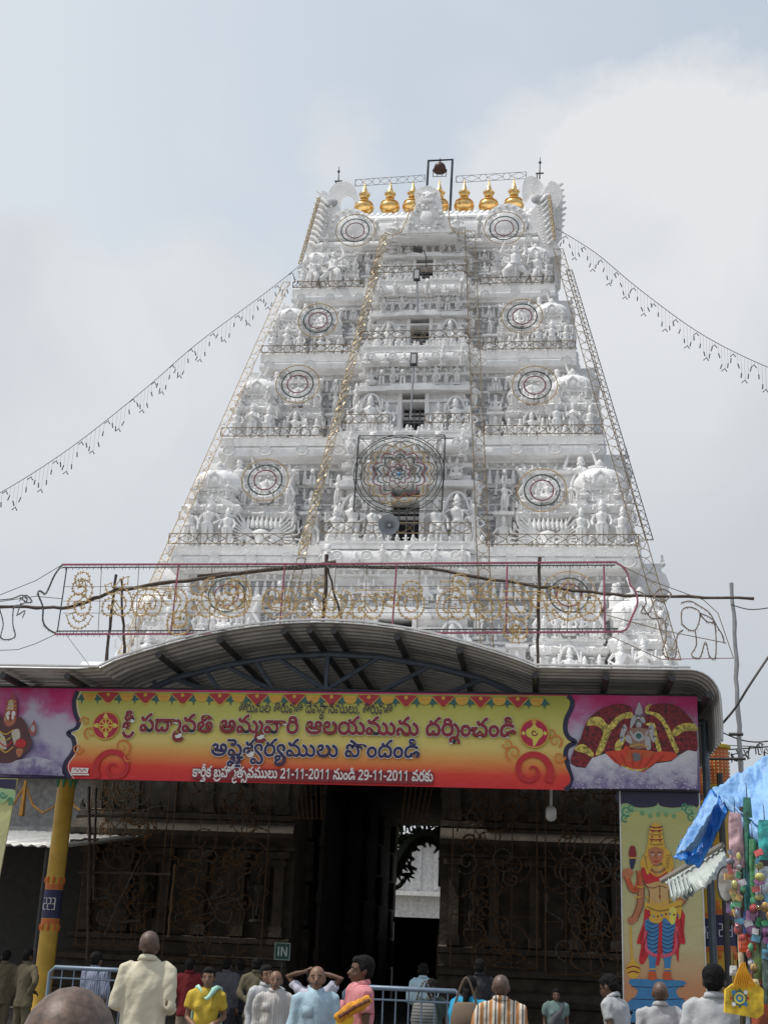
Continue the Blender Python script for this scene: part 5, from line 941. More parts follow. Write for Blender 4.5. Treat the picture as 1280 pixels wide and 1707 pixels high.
# enthroned figure among flower garlands, right end
def g2(P): return [(930+x/5.333, 1150+y/5.333) for x, y in P]
FM = mat('print_maroon_flowers', (.20, .008, .015), .5, var=.6, vscale=22); FY = mat('print_yellow_flowers', (.62, .50, .10), .5, var=.5, vscale=25)
S.shape(g2([(120, 660), (130, 560), (200, 430), (240, 310), (310, 220), (430, 150), (560, 130), (650, 160), (660, 230), (800, 230), (830, 140), (1000, 130), (1110, 190), (1200, 300), (1226, 400), (1226, 550), (1100, 570), (1060, 560), (900, 640), (500, 640), (420, 560), (330, 600), (260, 690)]), FM, 'printed_flowers', k=3)
for P in ([(150, 540), (170, 500), (230, 490), (310, 560), (300, 600), (240, 570)], [(250, 320), (290, 250), (380, 250), (430, 310), (480, 330), (440, 440), (390, 560), (330, 580), (390, 420), (390, 360), (330, 320)], [(450, 330), (520, 240), (640, 200), (660, 250), (560, 270), (490, 350)], [(780, 150), (830, 130), (800, 190), (900, 220), (980, 330), (1030, 450), (1070, 540), (1040, 560), (980, 440), (920, 300), (840, 230), (770, 210)], [(1010, 370), (1080, 310), (1190, 300), (1230, 340), (1225, 370), (1120, 370), (1040, 420)], [(500, 540), (520, 460), (600, 420), (560, 520), (550, 560)], [(770, 310), (850, 300), (880, 420), (915, 540), (880, 550), (850, 430), (830, 340)]):
    S.shape(g2(P), FY, 'printed_marigolds', k=3)
S.shape(g2([(420, 560), (560, 540), (600, 500), (680, 560), (800, 580), (900, 550), (1050, 570), (1000, 630), (860, 650), (760, 730), (640, 700), (520, 660)]), ink('vermilion', (.60, .05, .015)), 'printed_cloth')
S.shape(g2([(640, 540), (600, 620), (680, 640), (780, 610), (860, 560), (760, 540)]), SKD, 'printed_lap')
S.shape(g2([(640, 350), (600, 420), (620, 470), (660, 520), (770, 520), (820, 460), (840, 400), (790, 350)]), ink('bronze', (.30, .17, .12)), 'printed_torso')
for P in ([(560, 350), (590, 310), (610, 350), (590, 400), (570, 470), (545, 450)], [(600, 410), (640, 420), (650, 480), (600, 460)], [(770, 420), (810, 430), (820, 520), (790, 540), (770, 490)], [(800, 340), (840, 310), (850, 400), (860, 460), (830, 460)], [(640, 290), (660, 240), (710, 220), (760, 250), (770, 300), (740, 290), (720, 265), (690, 270), (670, 310), (640, 350)], [(680, 210), (700, 150), (716, 115), (735, 150), (748, 210), (715, 225)]):
    S.shape(g2(P), SIL, 'printed_silverwork')
S.shape(g2([(680, 290), (715, 270), (745, 300), (735, 340), (710, 355), (688, 335)]), SILD, 'printed_face'); S.disc(g2([(714, 318)])[0], .035, SIL, 'printed_face', .05)
S.disc(g2([(712, 415)])[0], .075, SIL, 'printed_pendant'); S.disc(g2([(712, 415)])[0], .045, LGR, 'printed_pendant')
S.line(g2([(640, 370), (670, 430), (712, 455), (760, 430), (790, 370)]), .03, SIL, 'printed_necklace')
S.disc(g2([(690, 600)])[0], .07, SILD, 'printed_hand'); S.line(g2([(560, 680), (620, 700), (700, 720), (790, 700)]), .03, FY, 'printed_edge')
CL = ramp_mat('print_mist', [(0, (.08, .05, .17)), (.35, (.22, .18, .33)), (.6, (.42, .40, .5)), (1, (.62, .60, .66))], 'Z', -.25, .62, cloud=(5, 1.7, 9))
S.shape(g2([(100, 660), (160, 690), (240, 700), (300, 610), (420, 570), (500, 650), (640, 720), (760, 735), (860, 660), (1000, 640), (1080, 580), (1150, 540), (1232, 555), (1232, 888), (110, 878), (140, 800)]), CL, 'printed_mist', sm=False)
S.shape([(0-60, 1252), (10, 1262), (30, 1268), (60, 1262), (90, 1268), (105, 1280), (106, 1290), (110, 1294), (-60, 1289)], CL, 'printed_mist', sm=False)
# crowned figure at the left end (cut by the frame)
def g1(P): return [(x/8, 1140+y/8) for x, y in P]
S.shape(g1([(-160, 420), (0, 400), (60, 460), (250, 450), (310, 460), (380, 560), (400, 700), (440, 740), (430, 850), (300, 980), (160, 1060), (0, 1060), (-160, 1040)]), ink('garland_dark', (.10, .03, .03)), 'printed_garland')
S.shape(g1([(130, 210), (165, 195), (195, 125), (225, 195), (240, 230), (245, 380), (225, 520), (140, 580), (75, 530), (75, 400), (100, 330)]), ink('crown_red', (.35, .08, .07)), 'printed_crown')
S.shape(g1([(145, 230), (190, 225), (200, 300), (190, 350), (150, 340), (120, 350), (130, 290)]), ink('pale_gold', (.58, .50, .38)), 'printed_crown')
S.shape(g1([(85, 470), (110, 390), (150, 370), (150, 440), (120, 510), (90, 500)]), WHI, 'printed_mark'); S.shape(g1([(190, 370), (225, 390), (210, 480), (180, 510), (165, 450)]), WHI, 'printed_mark')
S.shape(g1([(-60, 620), (0, 610), (50, 680), (90, 730), (110, 860), (60, 880), (0, 830), (-60, 800)]), ink('cream', (.55, .50, .40)), 'printed_robe'); S.shape(g1([(180, 640), (270, 610), (290, 720), (240, 760), (220, 830), (190, 740)]), ink('cream', (.55, .5, .4)), 'printed_robe')
S.shape(g1([(240, 770), (300, 740), (370, 780), (340, 850), (260, 850), (220, 820)]), REDI, 'printed_cuff'); S.shape(g1([(240, 880), (280, 865), (330, 880), (320, 930), (280, 985), (240, 940)]), SKN, 'printed_hand')
S.shape(g1([(400, 620), (440, 560), (475, 490), (500, 560), (505, 640), (460, 700), (420, 680)]), ink('crown_red', (.35, .08, .07)), 'printed_conch'); S.shape(g1([(430, 600), (470, 550), (485, 620), (450, 650)]), SIL, 'printed_conch')
# more detail on both enthroned figures
for y in (240, 300, 345): S.line([(x/8, 1140+(yy)/8) for x, yy in ((100+(345-y)*.2, y), (170, y+12), (243, y-4))], .014, GOLDI, 'printed_crown_band', k=3)
S.shape([(x/8, 1140+y/8) for x, y in ((95, 440), (160, 415), (225, 440), (215, 520), (165, 565), (105, 530))], SKN, 'printed_face')
S.shape([(x/8, 1140+y/8) for x, y in ((110, 440), (125, 420), (140, 440), (140, 480), (118, 478))], WHI, 'printed_mark'); S.shape([(x/8, 1140+y/8) for x, y in ((178, 440), (195, 420), (208, 440), (200, 478), (180, 480))], WHI, 'printed_mark'); S.line([(20, 1192), (20, 1203)], .03, MAR, 'printed_mark')
for k in range(4): S.line([(x/8, 1140+y/8) for x, y in ((-20, 600+k*70), (90, 680+k*80), (200, 620+k*75))], .02, (GOLDI, FY, REDI, GOLDI)[k], 'printed_garland', k=4)
S.line(g2([(690, 250), (715, 238), (742, 250)]), .012, BLK, 'printed_brow', k=3); S.disc(g2([(704, 305)])[0], .01, WHI, 'printed_eye', .006); S.disc(g2([(725, 305)])[0], .01, WHI, 'printed_eye', .006); S.line(g2([(706, 335), (715, 338), (724, 335)]), .01, REDI, 'printed_mouth', k=2)
for k in range(7): S.disc(g2([(640+k*25, 500+8*math.cos(k))])[0], .016, GOLDI, 'printed_jewel')
for k in range(6): S.line(g2([(460+k*95, 560+abs(k-2.5)*8), (500+k*80, 620), (560+k*50, 690)]), .012, ink('dark_vermilion', (.38, .03, .01)), 'printed_fold', k=3)
for x, y in ((575, 340), (560, 430), (815, 350), (850, 420), (700, 235), (735, 240)): S.disc(g2([(x, y)])[0], .02, SILD, 'printed_jewel'); S.disc(g2([(x+8, y+20)])[0], .012, WHI, 'printed_jewel')
# ---------------------------------------------------------------- tall guardian poster, right
PY_ = 20.86
post = thing('guardian_poster', 'tall poster of a four armed guardian painted standing on a blue pedestal', 'poster', (6.15, PY_, 1.0))
m = MB(); m.box((6.17, PY_, 2.63), (1.2, .03, 3.2)); m.build('poster_board', ramp_mat('print_poster_ground', [(0, (.50, .22, .10)), (.12, (.52, .24, .12)), (.3, (.50, .44, .24)), (.7, (.45, .43, .2)), (1, (.42, .41, .12))], 'Z', 0, 3.2), post)
m = MB()
for x in (5.562, 6.778): m.tube([(x, PY_-.02, 0), (x, PY_-.02, 4.24)], .012, 6)
m.build('poster_frame', mat('white_frame', (.6, .6, .58), .5), post)
def g5(P): return [(800+x/2.667, 1290+y/2.667) for x, y in P]
S = Sheet(PY_-.016, at, post)
S.shape(g5([(622, 76), (962, 74), (962, 150), (930, 138), (890, 148), (840, 150), (800, 142), (790, 128), (780, 142), (740, 150), (690, 148), (650, 130), (622, 140)]), NAVY, 'printed_border', k=3)
S.shape(g5([(622, 142), (650, 132), (690, 150), (740, 152), (780, 144), (790, 130), (800, 144), (840, 152), (890, 150), (930, 140), (962, 152), (960, 200), (900, 165), (840, 180), (790, 170), (740, 180), (690, 165), (650, 190), (622, 200)]), ink('pale_green', (.28, .42, .2)), 'printed_border', k=3)
for cx, sg in ((650, 1), (930, -1)):
    for dx, dy, r_ in ((0, 165, 9), (sg*22, 150, 6), (-sg*8, 195, 7)):
        c = g5([(cx+dx, dy)])[0]; scroll(c[0], c[1], r_, 1.5, .03, DKG, sg, sg)
for x in (720, 755, 790, 825, 860): S.disc(g5([(x, 182+8*math.cos(x))])[0], .035, ink('mid_green', (.16, .32, .15)), 'printed_dot')
# pedestal
S.shape(g5([(668, 912), (905, 920), (895, 945), (870, 960), (880, 990), (925, 1020), (925, 1050), (900, 1060), (905, 1105), (670, 1105), (680, 1060), (655, 1045), (655, 1015), (690, 990), (700, 960), (680, 945)]), BLU, 'printed_pedestal', k=2)
for y in (945, 1000, 1050): S.line(g5([(672, y), (780, y+5), (905, y)]), .012, NAVY, 'printed_pedestal_line', k=2)
# mace
S.line(g5([(668, 680), (668, 740), (678, 850)]), .035, GOLDI, 'printed_mace'); S.shape(g5([(648, 860), (665, 840), (680, 818), (695, 840), (712, 860), (705, 895), (680, 912), (655, 895)]), GOLDI, 'printed_mace'); S.line(g5([(650, 865), (680, 855), (710, 865)]), .02, MAR, 'printed_mace'); S.line(g5([(655, 885), (680, 878), (706, 885)]), .02, MAR, 'printed_mace')
# cloth behind
S.shape(g5([(745, 590), (725, 660), (695, 750), (715, 760), (705, 830), (725, 845), (760, 790), (800, 800), (860, 790), (880, 840), (885, 760), (910, 755), (905, 700), (895, 600)]), REDI, 'printed_skirt', k=3)
for sg, x in ((-1, 766), (1, 832)):
    S.shape(g5([(x-32, 650), (x+32, 650), (x+26, 720), (x+20, 790), (x+12, 860), (x+14, 905), (x-14, 905), (x-14, 860), (x-20, 790), (x-28, 720)]), BLU, 'printed_leg', k=3)
    for y in range(665, 800, 18): S.line(g5([(x-28, y-8), (x, y+6), (x+28, y-8)]), .012, NAVY, 'printed_fold', k=3)
    S.shape(g5([(x-16, 880), (x+12, 880), (x+16, 905), (x+22+sg*4, 914), (x-18, 914)]), SKD, 'printed_foot')
    S.line(g5([(x-16, 868), (x+14, 868)]), .02, GOLDI, 'printed_anklet', k=2)
S.line(g5([(735, 700), (735, 770), (760, 800), (800, 810), (850, 800), (870, 760), (872, 680)]), .045, PNK, 'printed_sash')
S.line(g5([(800, 640), (800, 720), (795, 800), (785, 850)]), .05, REDI, 'printed_sash')
# arms
S.line(g5([(705, 430), (715, 500), (712, 560), (700, 610), (682, 650)]), .105, SKN, 'printed_arm'); S.disc(g5([(672, 652)])[0], .06, SKN, 'printed_hand')
S.line(g5([(710, 440), (695, 515), (668, 500), (648, 440)]), .08, SKD, 'printed_arm'); S.shape(g5([(630, 440), (640, 425), (665, 420), (680, 440), (660, 465), (635, 465)]), SKN, 'printed_hand')
S.line(g5([(860, 430), (880, 500), (900, 560), (860, 575)]), .10, SKN, 'printed_arm')
S.shape(g5([(663, 370), (660, 345), (668, 322), (685, 322), (692, 345), (690, 372)]), MAR, 'printed_conch'); S.shape(g5([(664, 378), (690, 376), (680, 420), (668, 420)]), NAVY, 'printed_conch'); S.line(g5([(662, 374), (692, 374)]), .02, GOLDI, 'printed_conch', k=2)
# torso, belt
S.shape(g5([(712, 420), (740, 405), (780, 410), (830, 405), (862, 425), (858, 480), (835, 520), (840, 580), (800, 600), (755, 590), (750, 520), (728, 480)]), ink('poster_skin', (.55, .34, .13)), 'printed_torso', k=3)
S.shape(g5([(715, 425), (740, 410), (790, 450), (835, 410), (860, 430), (855, 480), (820, 485), (790, 478), (740, 490), (722, 470)]), REDI, 'printed_breastplate', k=3)
S.line(g5([(738, 545), (770, 575), (800, 580), (850, 560)]), .03, GOLDI, 'printed_chain'); S.disc(g5([(797, 545)])[0], .02, SKD, 'printed_navel')
S.shape(g5([(735, 570), (800, 590), (890, 560), (895, 600), (885, 650), (870, 610), (850, 665), (820, 640), (800, 660), (780, 665), (750, 650), (755, 610), (735, 600)]), GOLDI, 'printed_belt', k=3)
S.line(g5([(740, 590), (800, 610), (888, 588)]), .025, ink('dark_gold', (.28, .16, .03)), 'printed_belt'); S.shape(g5([(840, 600), (870, 600), (865, 660), (845, 665)]), YL, 'printed_tassel')
for dy, wd in ((405, .035), (425, .03), (440, .025)): S.line(g5([(745, dy-15), (775, dy+10), (800, dy+10), (832, dy-15)]), wd, GOLDI if dy != 425 else ink('dark_gold', (.28, .16, .03)), 'printed_necklace')
# outlines and shading lines of the painted body
for P in ([(714, 425), (728, 480), (750, 520), (748, 575)], [(860, 430), (856, 485), (836, 520), (842, 575)], [(692, 430), (700, 470), (700, 540), (690, 600), (672, 640)], [(722, 470), (728, 520), (722, 590), (700, 640)], [(880, 450), (898, 510), (915, 560), (890, 590)], [(735, 500), (770, 508), (795, 498), (830, 508)], [(797, 500), (798, 560)], [(640, 455), (660, 520), (692, 530)]): S.line(g5(P), .011, ink('umber', (.16, .05, .02)), 'printed_outline', k=3)
for x, y in ((712, 500), (700, 545), (880, 500), (893, 545)): S.line(g5([(x-14, y), (x, y+5), (x+14, y)]), .022, GOLDI, 'printed_armlet', k=2)
for k in range(8): S.disc(g5([(752+k*18, 628+6*math.sin(k))])[0], .015, (MAR, BLU)[k % 2], 'printed_jewel')
for P in ([(745, 700), (728, 760), (722, 810)], [(728, 680), (712, 740)], [(872, 700), (885, 770)], [(890, 640), (898, 730)]): S.line(g5(P), .012, MAR, 'printed_fold', k=3)
# head
S.shape(g5([(735, 350), (715, 380), (710, 410), (730, 420), (745, 450), (770, 400), (810, 400), (830, 440), (850, 430), (860, 400), (845, 360), (825, 330), (745, 330)]), GOLDI, 'printed_hair', k=3)
for i in range(7):
    S.line(g5([(722+i*3, 360+i*9), (740, 372+i*8)]), .012, ink('dark_gold', (.28, .16, .03)), 'printed_curl', k=2); S.line(g5([(825, 365+i*9), (848-i*2, 360+i*9)]), .012, ink('dark_gold', (.28, .16, .03)), 'printed_curl', k=2)
S.shape(g5([(748, 335), (780, 325), (812, 335), (810, 375), (798, 400), (780, 408), (762, 400), (750, 375)]), SKN, 'printed_face', k=4)
S.line(g5([(756, 352), (764, 348), (773, 352)]), .012, BLK, 'printed_brow'); S.line(g5([(786, 352), (795, 348), (804, 352)]), .012, BLK, 'printed_brow')
for x in (765, 795): S.disc(g5([(x, 360)])[0], .018, WHI, 'printed_eye', .012); S.disc(g5([(x, 360)])[0], .009, BLK, 'printed_eye')
S.line(g5([(780, 355), (779, 372), (783, 376)]), .01, MAR, 'printed_nose'); S.line(g5([(770, 386), (780, 391), (791, 386)]), .02, REDI, 'printed_mouth')
S.shape(g5([(742, 335), (745, 300), (750, 260), (758, 235), (775, 218), (792, 222), (806, 240), (810, 280), (818, 335), (780, 325)]), GOLDI, 'printed_crown', k=3)
for y in (235, 250, 268, 290, 312): S.line(g5([(752, y), (780, y+5), (810, y)]), .018, MAR if y % 4 else ink('dark_gold', (.28, .16, .03)), 'printed_crown_band', k=3)
for y, x in ((240, 770), (258, 765), (280, 762), (300, 760), (240, 795), (258, 795), (280, 797), (300, 798)): S.disc(g5([(x, y)])[0], .014, MAR, 'printed_jewel')
m = MB(); rr = random.Random(8)
for k in range(170):
    x, y = rr.uniform(120, 1220), rr.uniform(700, 885); c = g2([(x, y)])[0]; p = at(c[0], c[1], FRONT); r_ = rr.uniform(.006, .018)
    poly(m, [(p.x+r_*math.cos(2*math.pi*j/6), p.z+r_*.7*math.sin(2*math.pi*j/6)) for j in range(6)], FRONT-.062)
m.build('printed_sparkle', ink('pale_violet', (.55, .50, .62)), banner, kind='stuff')
# the edge of a second poster at the left frame edge
lp = thing('green_cream_poster', 'leaning green and cream poster cut off by the left edge', 'poster', (-5, 19.6, 2.4))
m = MB()
a, b, c, d = at(-70, 1296, 19.6), at(30, 1298, 19.6), at(-2, 1470, 19.6), at(-100, 1466, 19.6)
m.rings([[a, b, c, d], [p+Vector((0, .03, 0)) for p in (a, b, c, d)]]); m.build('poster_board', ramp_mat('print_cream_green', [(0, (.52, .48, .3)), (1, (.5, .5, .2))], 'Z', 0, 1.4), lp)
S = Sheet(19.585, at, lp)
S.shape([(-60, 1297), (29, 1299), (26, 1317), (10, 1314), (-10, 1312), (-60, 1320)], NAVY, 'printed_border', sm=False)
S.shape([(-60, 1321), (-10, 1313), (10, 1315), (26, 1318), (23, 1338), (16, 1330), (5, 1340), (-10, 1330), (-60, 1340)], ink('pale_green', (.28, .42, .2)), 'printed_border', k=3)
scroll(6, 1325, 6, 1.5, .04, DKG); scroll(17, 1334, 6, 1.5, .04, DKG, 2, -1)
gm = MB(); gm.box((0, 200, -.05), (1200, 1200, .1)); g_ = gm.build('ground', mat('dusty_asphalt', (.20, .185, .165), .9, var=.25, vscale=1.5, bump=.4, dirt=.5), kind='structure')
# ---------------------------------------------------------------- strings of lights on the tower
def lattice(m, A, B, wv, n, r_=.014, twisted=False):
    """flat wire strip from A to B, width vector wv, circles and lozenges between two rails"""
    A, B, wv = Vector(A), Vector(B), Vector(wv); L_ = B-A
    pt = lambda t, u_: A+L_*t+wv*u_
    m.tube([pt(0, -.5), pt(1, -.5)], r_, 4); m.tube([pt(0, .5), pt(1, .5)], r_, 4); m.tube([pt(0, -.5), pt(0, .5)], r_, 4); m.tube([pt(1, -.5), pt(1, .5)], r_, 4)
    wl = wv.length; ln = L_.length; n = max(2, int(round(ln/(wl*2.6))))
    for i in range(n):
        t0, t1 = i/n, (i+1)/n; tc_ = t0+wl*.5/ln
        m.tube([pt(tc_+wl*.5/ln*math.cos(a), .5*math.sin(a)) for a in [2*math.pi*j/10 for j in range(11)]], r_*.9, 3)
        ta = tc_+wl*.5/ln
        for s_ in (-1, 1): m.tube([pt(ta, 0), pt((ta+t1)/2, .46*s_), pt(t1, 0)], r_*.9, 3)
        if twisted:
            for k in range(4):
                a = t0+(t1-t0)*k/4; q_ = (k*7+i*3) % 5*.12-.25; m.tube([pt(a, q_-.2)+Vector((0, -.03, 0)), pt(a+.35/n, q_+.3)+Vector((0, -.06, 0))], [.028, .01], 4)
POS = ['lowest', 'second', 'third', 'fourth', 'topmost']
def strip(name_lab, A, B, wv, mt=BROWN, tw=False, r_=.014):
    m = MB(); lattice(m, A, B, wv, 0, r_, tw)
    o = m.build('light_strip', mt); o['label'] = name_lab; o['category'] = 'light string'; o['group'] = 'light strips strung over the tower'; return o
nm = {1: 'lowest', 2: 'second lowest', 3: 'third', 4: 'uppermost'}
for i in (1, 2, 3, 4):
    z = LV[i]+.18*(1.15-.1*i); y = YE(LV[i])-.08; wl = .36-.03*i; h_ = HW(LV[i]); bh = bay_hw(LV[i])
    for s_, sd_ in ((-1, 'left'), (1, 'right')):
        strip('%s wire light strip along the ledge on the %s side of the tower' % (nm[i], sd_), (s_*(h_-.05), y, z), (s_*(bh+.45), y, z), (0, 0, wl))
    yb_ = YE(LV[i])-.8
    if i == 4 or i == 1 or i == 3:
        strip('%s wire light strip across the middle bay under the window' % nm[i], (-bh, yb_, z+.12), (bh, yb_, z+.12), (0, 0, wl))
    else:
        strip('short wire light strip on the bay left of the third window', (-bh, yb_, z+.12), (-.55, yb_, z+.12), (0, 0, wl)); strip('short wire light strip on the bay right of the third window', (.6, yb_, z+.12), (bh, yb_, z+.12), (0, 0, wl))
# steep strips at the bay edges
def onp(px, py, Y): return at(px, py, Y)
zt_, zb_ = 27.6, 12.2
a, b = at(641, 392, YE(27.6)-.9), at(503, 925, YE(13)-.5)
strip('shiny gold foil light strip running down the left edge of the middle bay', b, a, (.24, 0, 0), DGOLD, True, .014)
strip('faint foil light strip carrying on down left of the middle bay behind the lettered sign', at(503, 930, YE(13)-.4), at(462, 1090, YE(9.3)), (.26, 0, 0), BROWN)
a, b = at(783, 385, YE(27.6)-.9), at(812, 1100, YE(9.5)-.5)
strip('dull wire light strip running down the right edge of the middle bay', b, a, (.36, 0, 0), BROWN)
a, b = at(478, 470, YE(24.4)), at(205, 1090, YE(9.5)-.6)
strip('foil light strip running down the left corner of the tower', b, a, (.26, 0, 0), AMBER, False, .012)
strip('gold light strip up the left side of the roof', at(500, 440, YE(25.5)), at(532, 330, YE(27)), (.12, 0, 0), DGOLD, True, .014)
a, b = at(930, 415, YE(25.5)-.2), at(1124, 1100, YE(9.5)-.3)
strip('wire light strip running down the right corner of the tower', b, a, (.34, 0, 0), BROWN)
a, b = at(948, 450, YE(25.5)+.8), at(1082, 900, YE(13.5)+.6)
strip('outermost thin wire light strip beyond the right corner', b, a, (.22, 0, 0), WIRE)
strip('gold light strip up the right side of the roof', at(924, 400, YE(26)), at(915, 325, YE(27)), (.10, 0, 0), DGOLD, True, .012)
strip('wire light strip strung in the sky above the left pots', at(592, 305, YC-1.2), at(708, 297, YC-1.2), (0, 0, .3), GREYM); strip('wire light strip strung in the sky above the right pots', at(760, 299, YC-1.2), at(877, 292, YC-1.2), (0, 0, .3), GREYM)
for s_, lab, P in ((0, 'left', [(642, 388), (655, 392), (668, 386), (676, 370), (684, 350), (692, 340)]), (1, 'right', [(748, 345), (749, 370), (756, 385), (768, 390), (779, 384)])):
    m = MB(); pts = cr([at(a, b, YE(27.1)-1.15) for a, b in P], 4); m.tube(pts, .02, 4)
    for p in pts[::2]: m.ball(p, .035, 5, 3)
    o = m.build('light_strip', DGOLD); o['label'] = 'gold string of lights looped on the %s of the crest' % lab; o['category'] = 'light string'; o['group'] = 'light strips strung over the tower'
# ringed wheels
WH = [((378, 992), (948, 992), 84, YE(11.66)-.45), ((442, 800), (903, 817), 80, YE(15.66)-.5), ((496, 640), (891, 642), 76, YE(19.74)-.5), ((530, 534), (870, 527), 70, YE(22.79)-.5), ((592, 384), (840, 380), 70, YE(27.6)-1.0)]
def wheel(lab, c, r_):
    t = thing('ring_light', lab, 'light wheel', c, 0, 'ringed light wheels on the tower')
    def ring(rr, mt, th):
        m = MB(); m.tube([(rr*math.cos(a), 0, rr*.93*math.sin(a)) for a in [2*math.pi*j/32 for j in range(33)]], th, 4)
        if mt is AMBER:
            for j in range(40):
                a = 2*math.pi*j/40; m.ball((rr*math.cos(a), -.02, rr*.93*math.sin(a)), .02, 4, 3)
        m.build('ring', mt, t, off=(0, 0, 0), loc=(0, 0, 0))
    ring(r_, AMBER, .016); ring(r_*.72, GREENW, .022); ring(r_*.47, REDW, .02)
    for j in range(5):
        a = .9+j*1.26; m = MB(); m.tube([(r_*.47*math.cos(a), .02, r_*.47*math.sin(a)*.93), (r_*math.cos(a), .02, r_*math.sin(a)*.93)], .008, 3); m.build('spoke', BROWN, t, off=(0, 0, 0), loc=(0, 0, 0))
for k, (l, r_, d, Y) in enumerate(WH):
    rad = d/2/F_PX*(Y/math.cos(.33))*1.02
    wheel('%s of the five light wheels on the left side of the tower' % POS[k], at(l[0], l[1], Y), rad); wheel('%s of the five light wheels on the right side of the tower' % POS[k], at(r_[0], r_[1], Y), rad)
# the big flower mandala in front of the bay
Y = YE(15.5)-1.3; C0 = at(665, 790, Y)
ma = thing('light_mandala', 'large round flower shaped wire light frame in a square before the middle window', 'light frame', C0)
def mb(nm, mt, pts, r_, closed=True):
    m = MB(); m.tube([(a, 0, b) for a, b in pts], r_, 4); m.build(nm, mt, ma, off=(0, 0, 0), loc=(0, 0, 0))
for rr in (1.39, 1.31, 1.17): mb('outer_ring', GREENW if rr < 1.35 else WIRE, [(rr*math.cos(a), rr*.92*math.sin(a)) for a in [2*math.pi*j/48 for j in range(49)]], .014)
for rr, amp, npt, mt in ((.98, .09, 14, BROWN), (.86, .10, 12, AMBER), (.42, .08, 8, BROWN), (.70, .10, 10, REDW), (.55, .10, 10, GREENW), (.27, .06, 9, REDW), (.15, .04, 7, GREENW)):
    P = []
    for j in range(npt*8+1):
        a = 2*math.pi*j/(npt*8); r2 = rr+amp*abs(math.sin(npt*a/2))*1.6-amp*.3; P.append((r2*math.cos(a), r2*.95*math.sin(a)))
    mb('petal_ring', mt, P, .018)
m = MB(); m.ball((0, 0, 0), (.06, .05, .06), 8, 5); m.build('hub', BLU, ma, off=(0, 0, 0), loc=(0, 0, 0))
sq = [(-1.32, -1.22), (1.32, -1.22), (1.36, 1.27), (-1.28, 1.27)]
for i in range(4): mb('frame_bar', WIRE, [sq[i], sq[(i+1) % 4]], .014); mb('frame_bar', WIRE, [(sq[i][0]*1.02, sq[i][1]*.96), (sq[(i+1) % 4][0]*1.02, sq[(i+1) % 4][1]*.96)], .01)
for i in range(4): mb('frame_brace', WIRE, [sq[i], (sq[i][0]*.74, sq[i][1]*.7)], .01)
for k in range(-3, 4): mb('grid_wire', BROWN, [(k*.38, -1.22), (k*.38, 1.26)], .006); mb('grid_wire', BROWN, [(-1.3, k*.36), (1.34, k*.36)], .006)
# small garland loops inside the lower half
mb('bulb_loop', AMBER, [(-.5, -.9), (-.2, -1.0), (.0, -.85), (.15, -.6), (.35, -.85), (.7, -.75)], .016)
# loudspeaker and street lights mounted on the bay
ls = thing('loudspeaker', 'grey horn loudspeaker below the flower mandala', 'loudspeaker', at(651, 878, YE(13.4)-1.3))
m = MB(); m.lathe([(.05, 0), (.07, .1), (.12, .25), (.3, .42), (.31, .43), (.29, .42), (.1, .26), (.03, .2)], 20); M_ = Matrix.Rotation(R(100), 4, 'X')
h_ = MB(); h_.merge(m, M_); h_.build('horn', mat('speaker_grey', (.22, .24, .26), .5), ls, 50, off=(0, 0, 0), loc=(0, 0, 0))
m = MB(); m.ball((0, -.3, -.05), .05, 8, 5); m.build('driver_tip', mat('light_grey', (.5, .5, .5), .5), ls, off=(0, 0, 0), loc=(0, 0, 0)); m = MB(); m.tube([(0, .1, 0), (0, .5, -.05), (0, .9, -.1)], .03, 6); m.build('bracket', DARKM, ls, off=(0, 0, 0), loc=(0, 0, 0))
for (px, py, p2x, p2y, z_, lab) in ((690, 607, 684, 700, 17.5, 'street light on a pole before the second window from the bottom'), (695, 466, 696, 520, 22.6, 'street light on a pole before the second window from the top')):
    Y = YE(z_)-1.6; A = at(px, py, Y); B = at(p2x, p2y, Y); t = thing('street_light', lab, 'street light', B, 0, 'lights on poles on the tower')
    m = MB(); m.tube([B, A], .03, 6); m.build('pole', GREYM, t); m = MB(); m.box((A.x, Y-.1, A.z+.12), (.22, .12, .42)); m.build('lamp_head', DARKM, t); m = MB(); m.box((A.x, Y-.165, A.z+.12), (.15, .01, .32)); m.build('lamp_glass', mat('lamp_glass', (.55, .55, .55), .3), t)
Y = YE(24.4)-1.5; A = at(696, 416, Y); t = thing('street_light', 'small dark arm light hanging before the topmost window', 'street light', A, 0, 'lights on poles on the tower')
m = MB(); m.box(A, (.3, .3, .08), 0, .2); m.build('lamp_head', DARKM, t); m = MB(); m.tube([A, at(706, 418, Y), at(710, 428, Y+.2), at(711, 445, Y+.3)], .02, 5); m.build('arm', DARKM, t)
# bell on its frame
Y = YC-.6; t = thing('bell_frame', 'dark gallows frame with a bell on top of the tower', 'bell', at(712, 315, Y))
m = MB(); m.tube([at(711, 322, Y), at(714, 268, Y), at(754, 266, Y), at(750, 352, Y)], .055, 6); m.build('frame', mat('navy_frame', (.03, .04, .06), .5), t)
P = at(733, 279, Y); m = MB(); m.lathe([(.02, .28), (.06, .22), (.1, .2), (.2, .1), (.24, -.02), (.2, -.12), (.28, -.14), (.26, -.17)], 14, P); m.build('bell', mat('old_bronze', (.09, .06, .06), .5, .6), t, 50)
m = MB()
for dx in (-.28, -.1, .1, .28): m.tube([P+Vector((dx, 0, -.1)), P+Vector((dx*.9, 0, -.42))], .014, 4)
m.tube([P+Vector((-.28, 0, -.42)), P+Vector((.28, 0, -.42))], .014, 4); m.tube([P+Vector((0, 0, .28)), P+Vector((0, 0, .42))], .02, 4); m.build('bell_cage', WIRE, t)
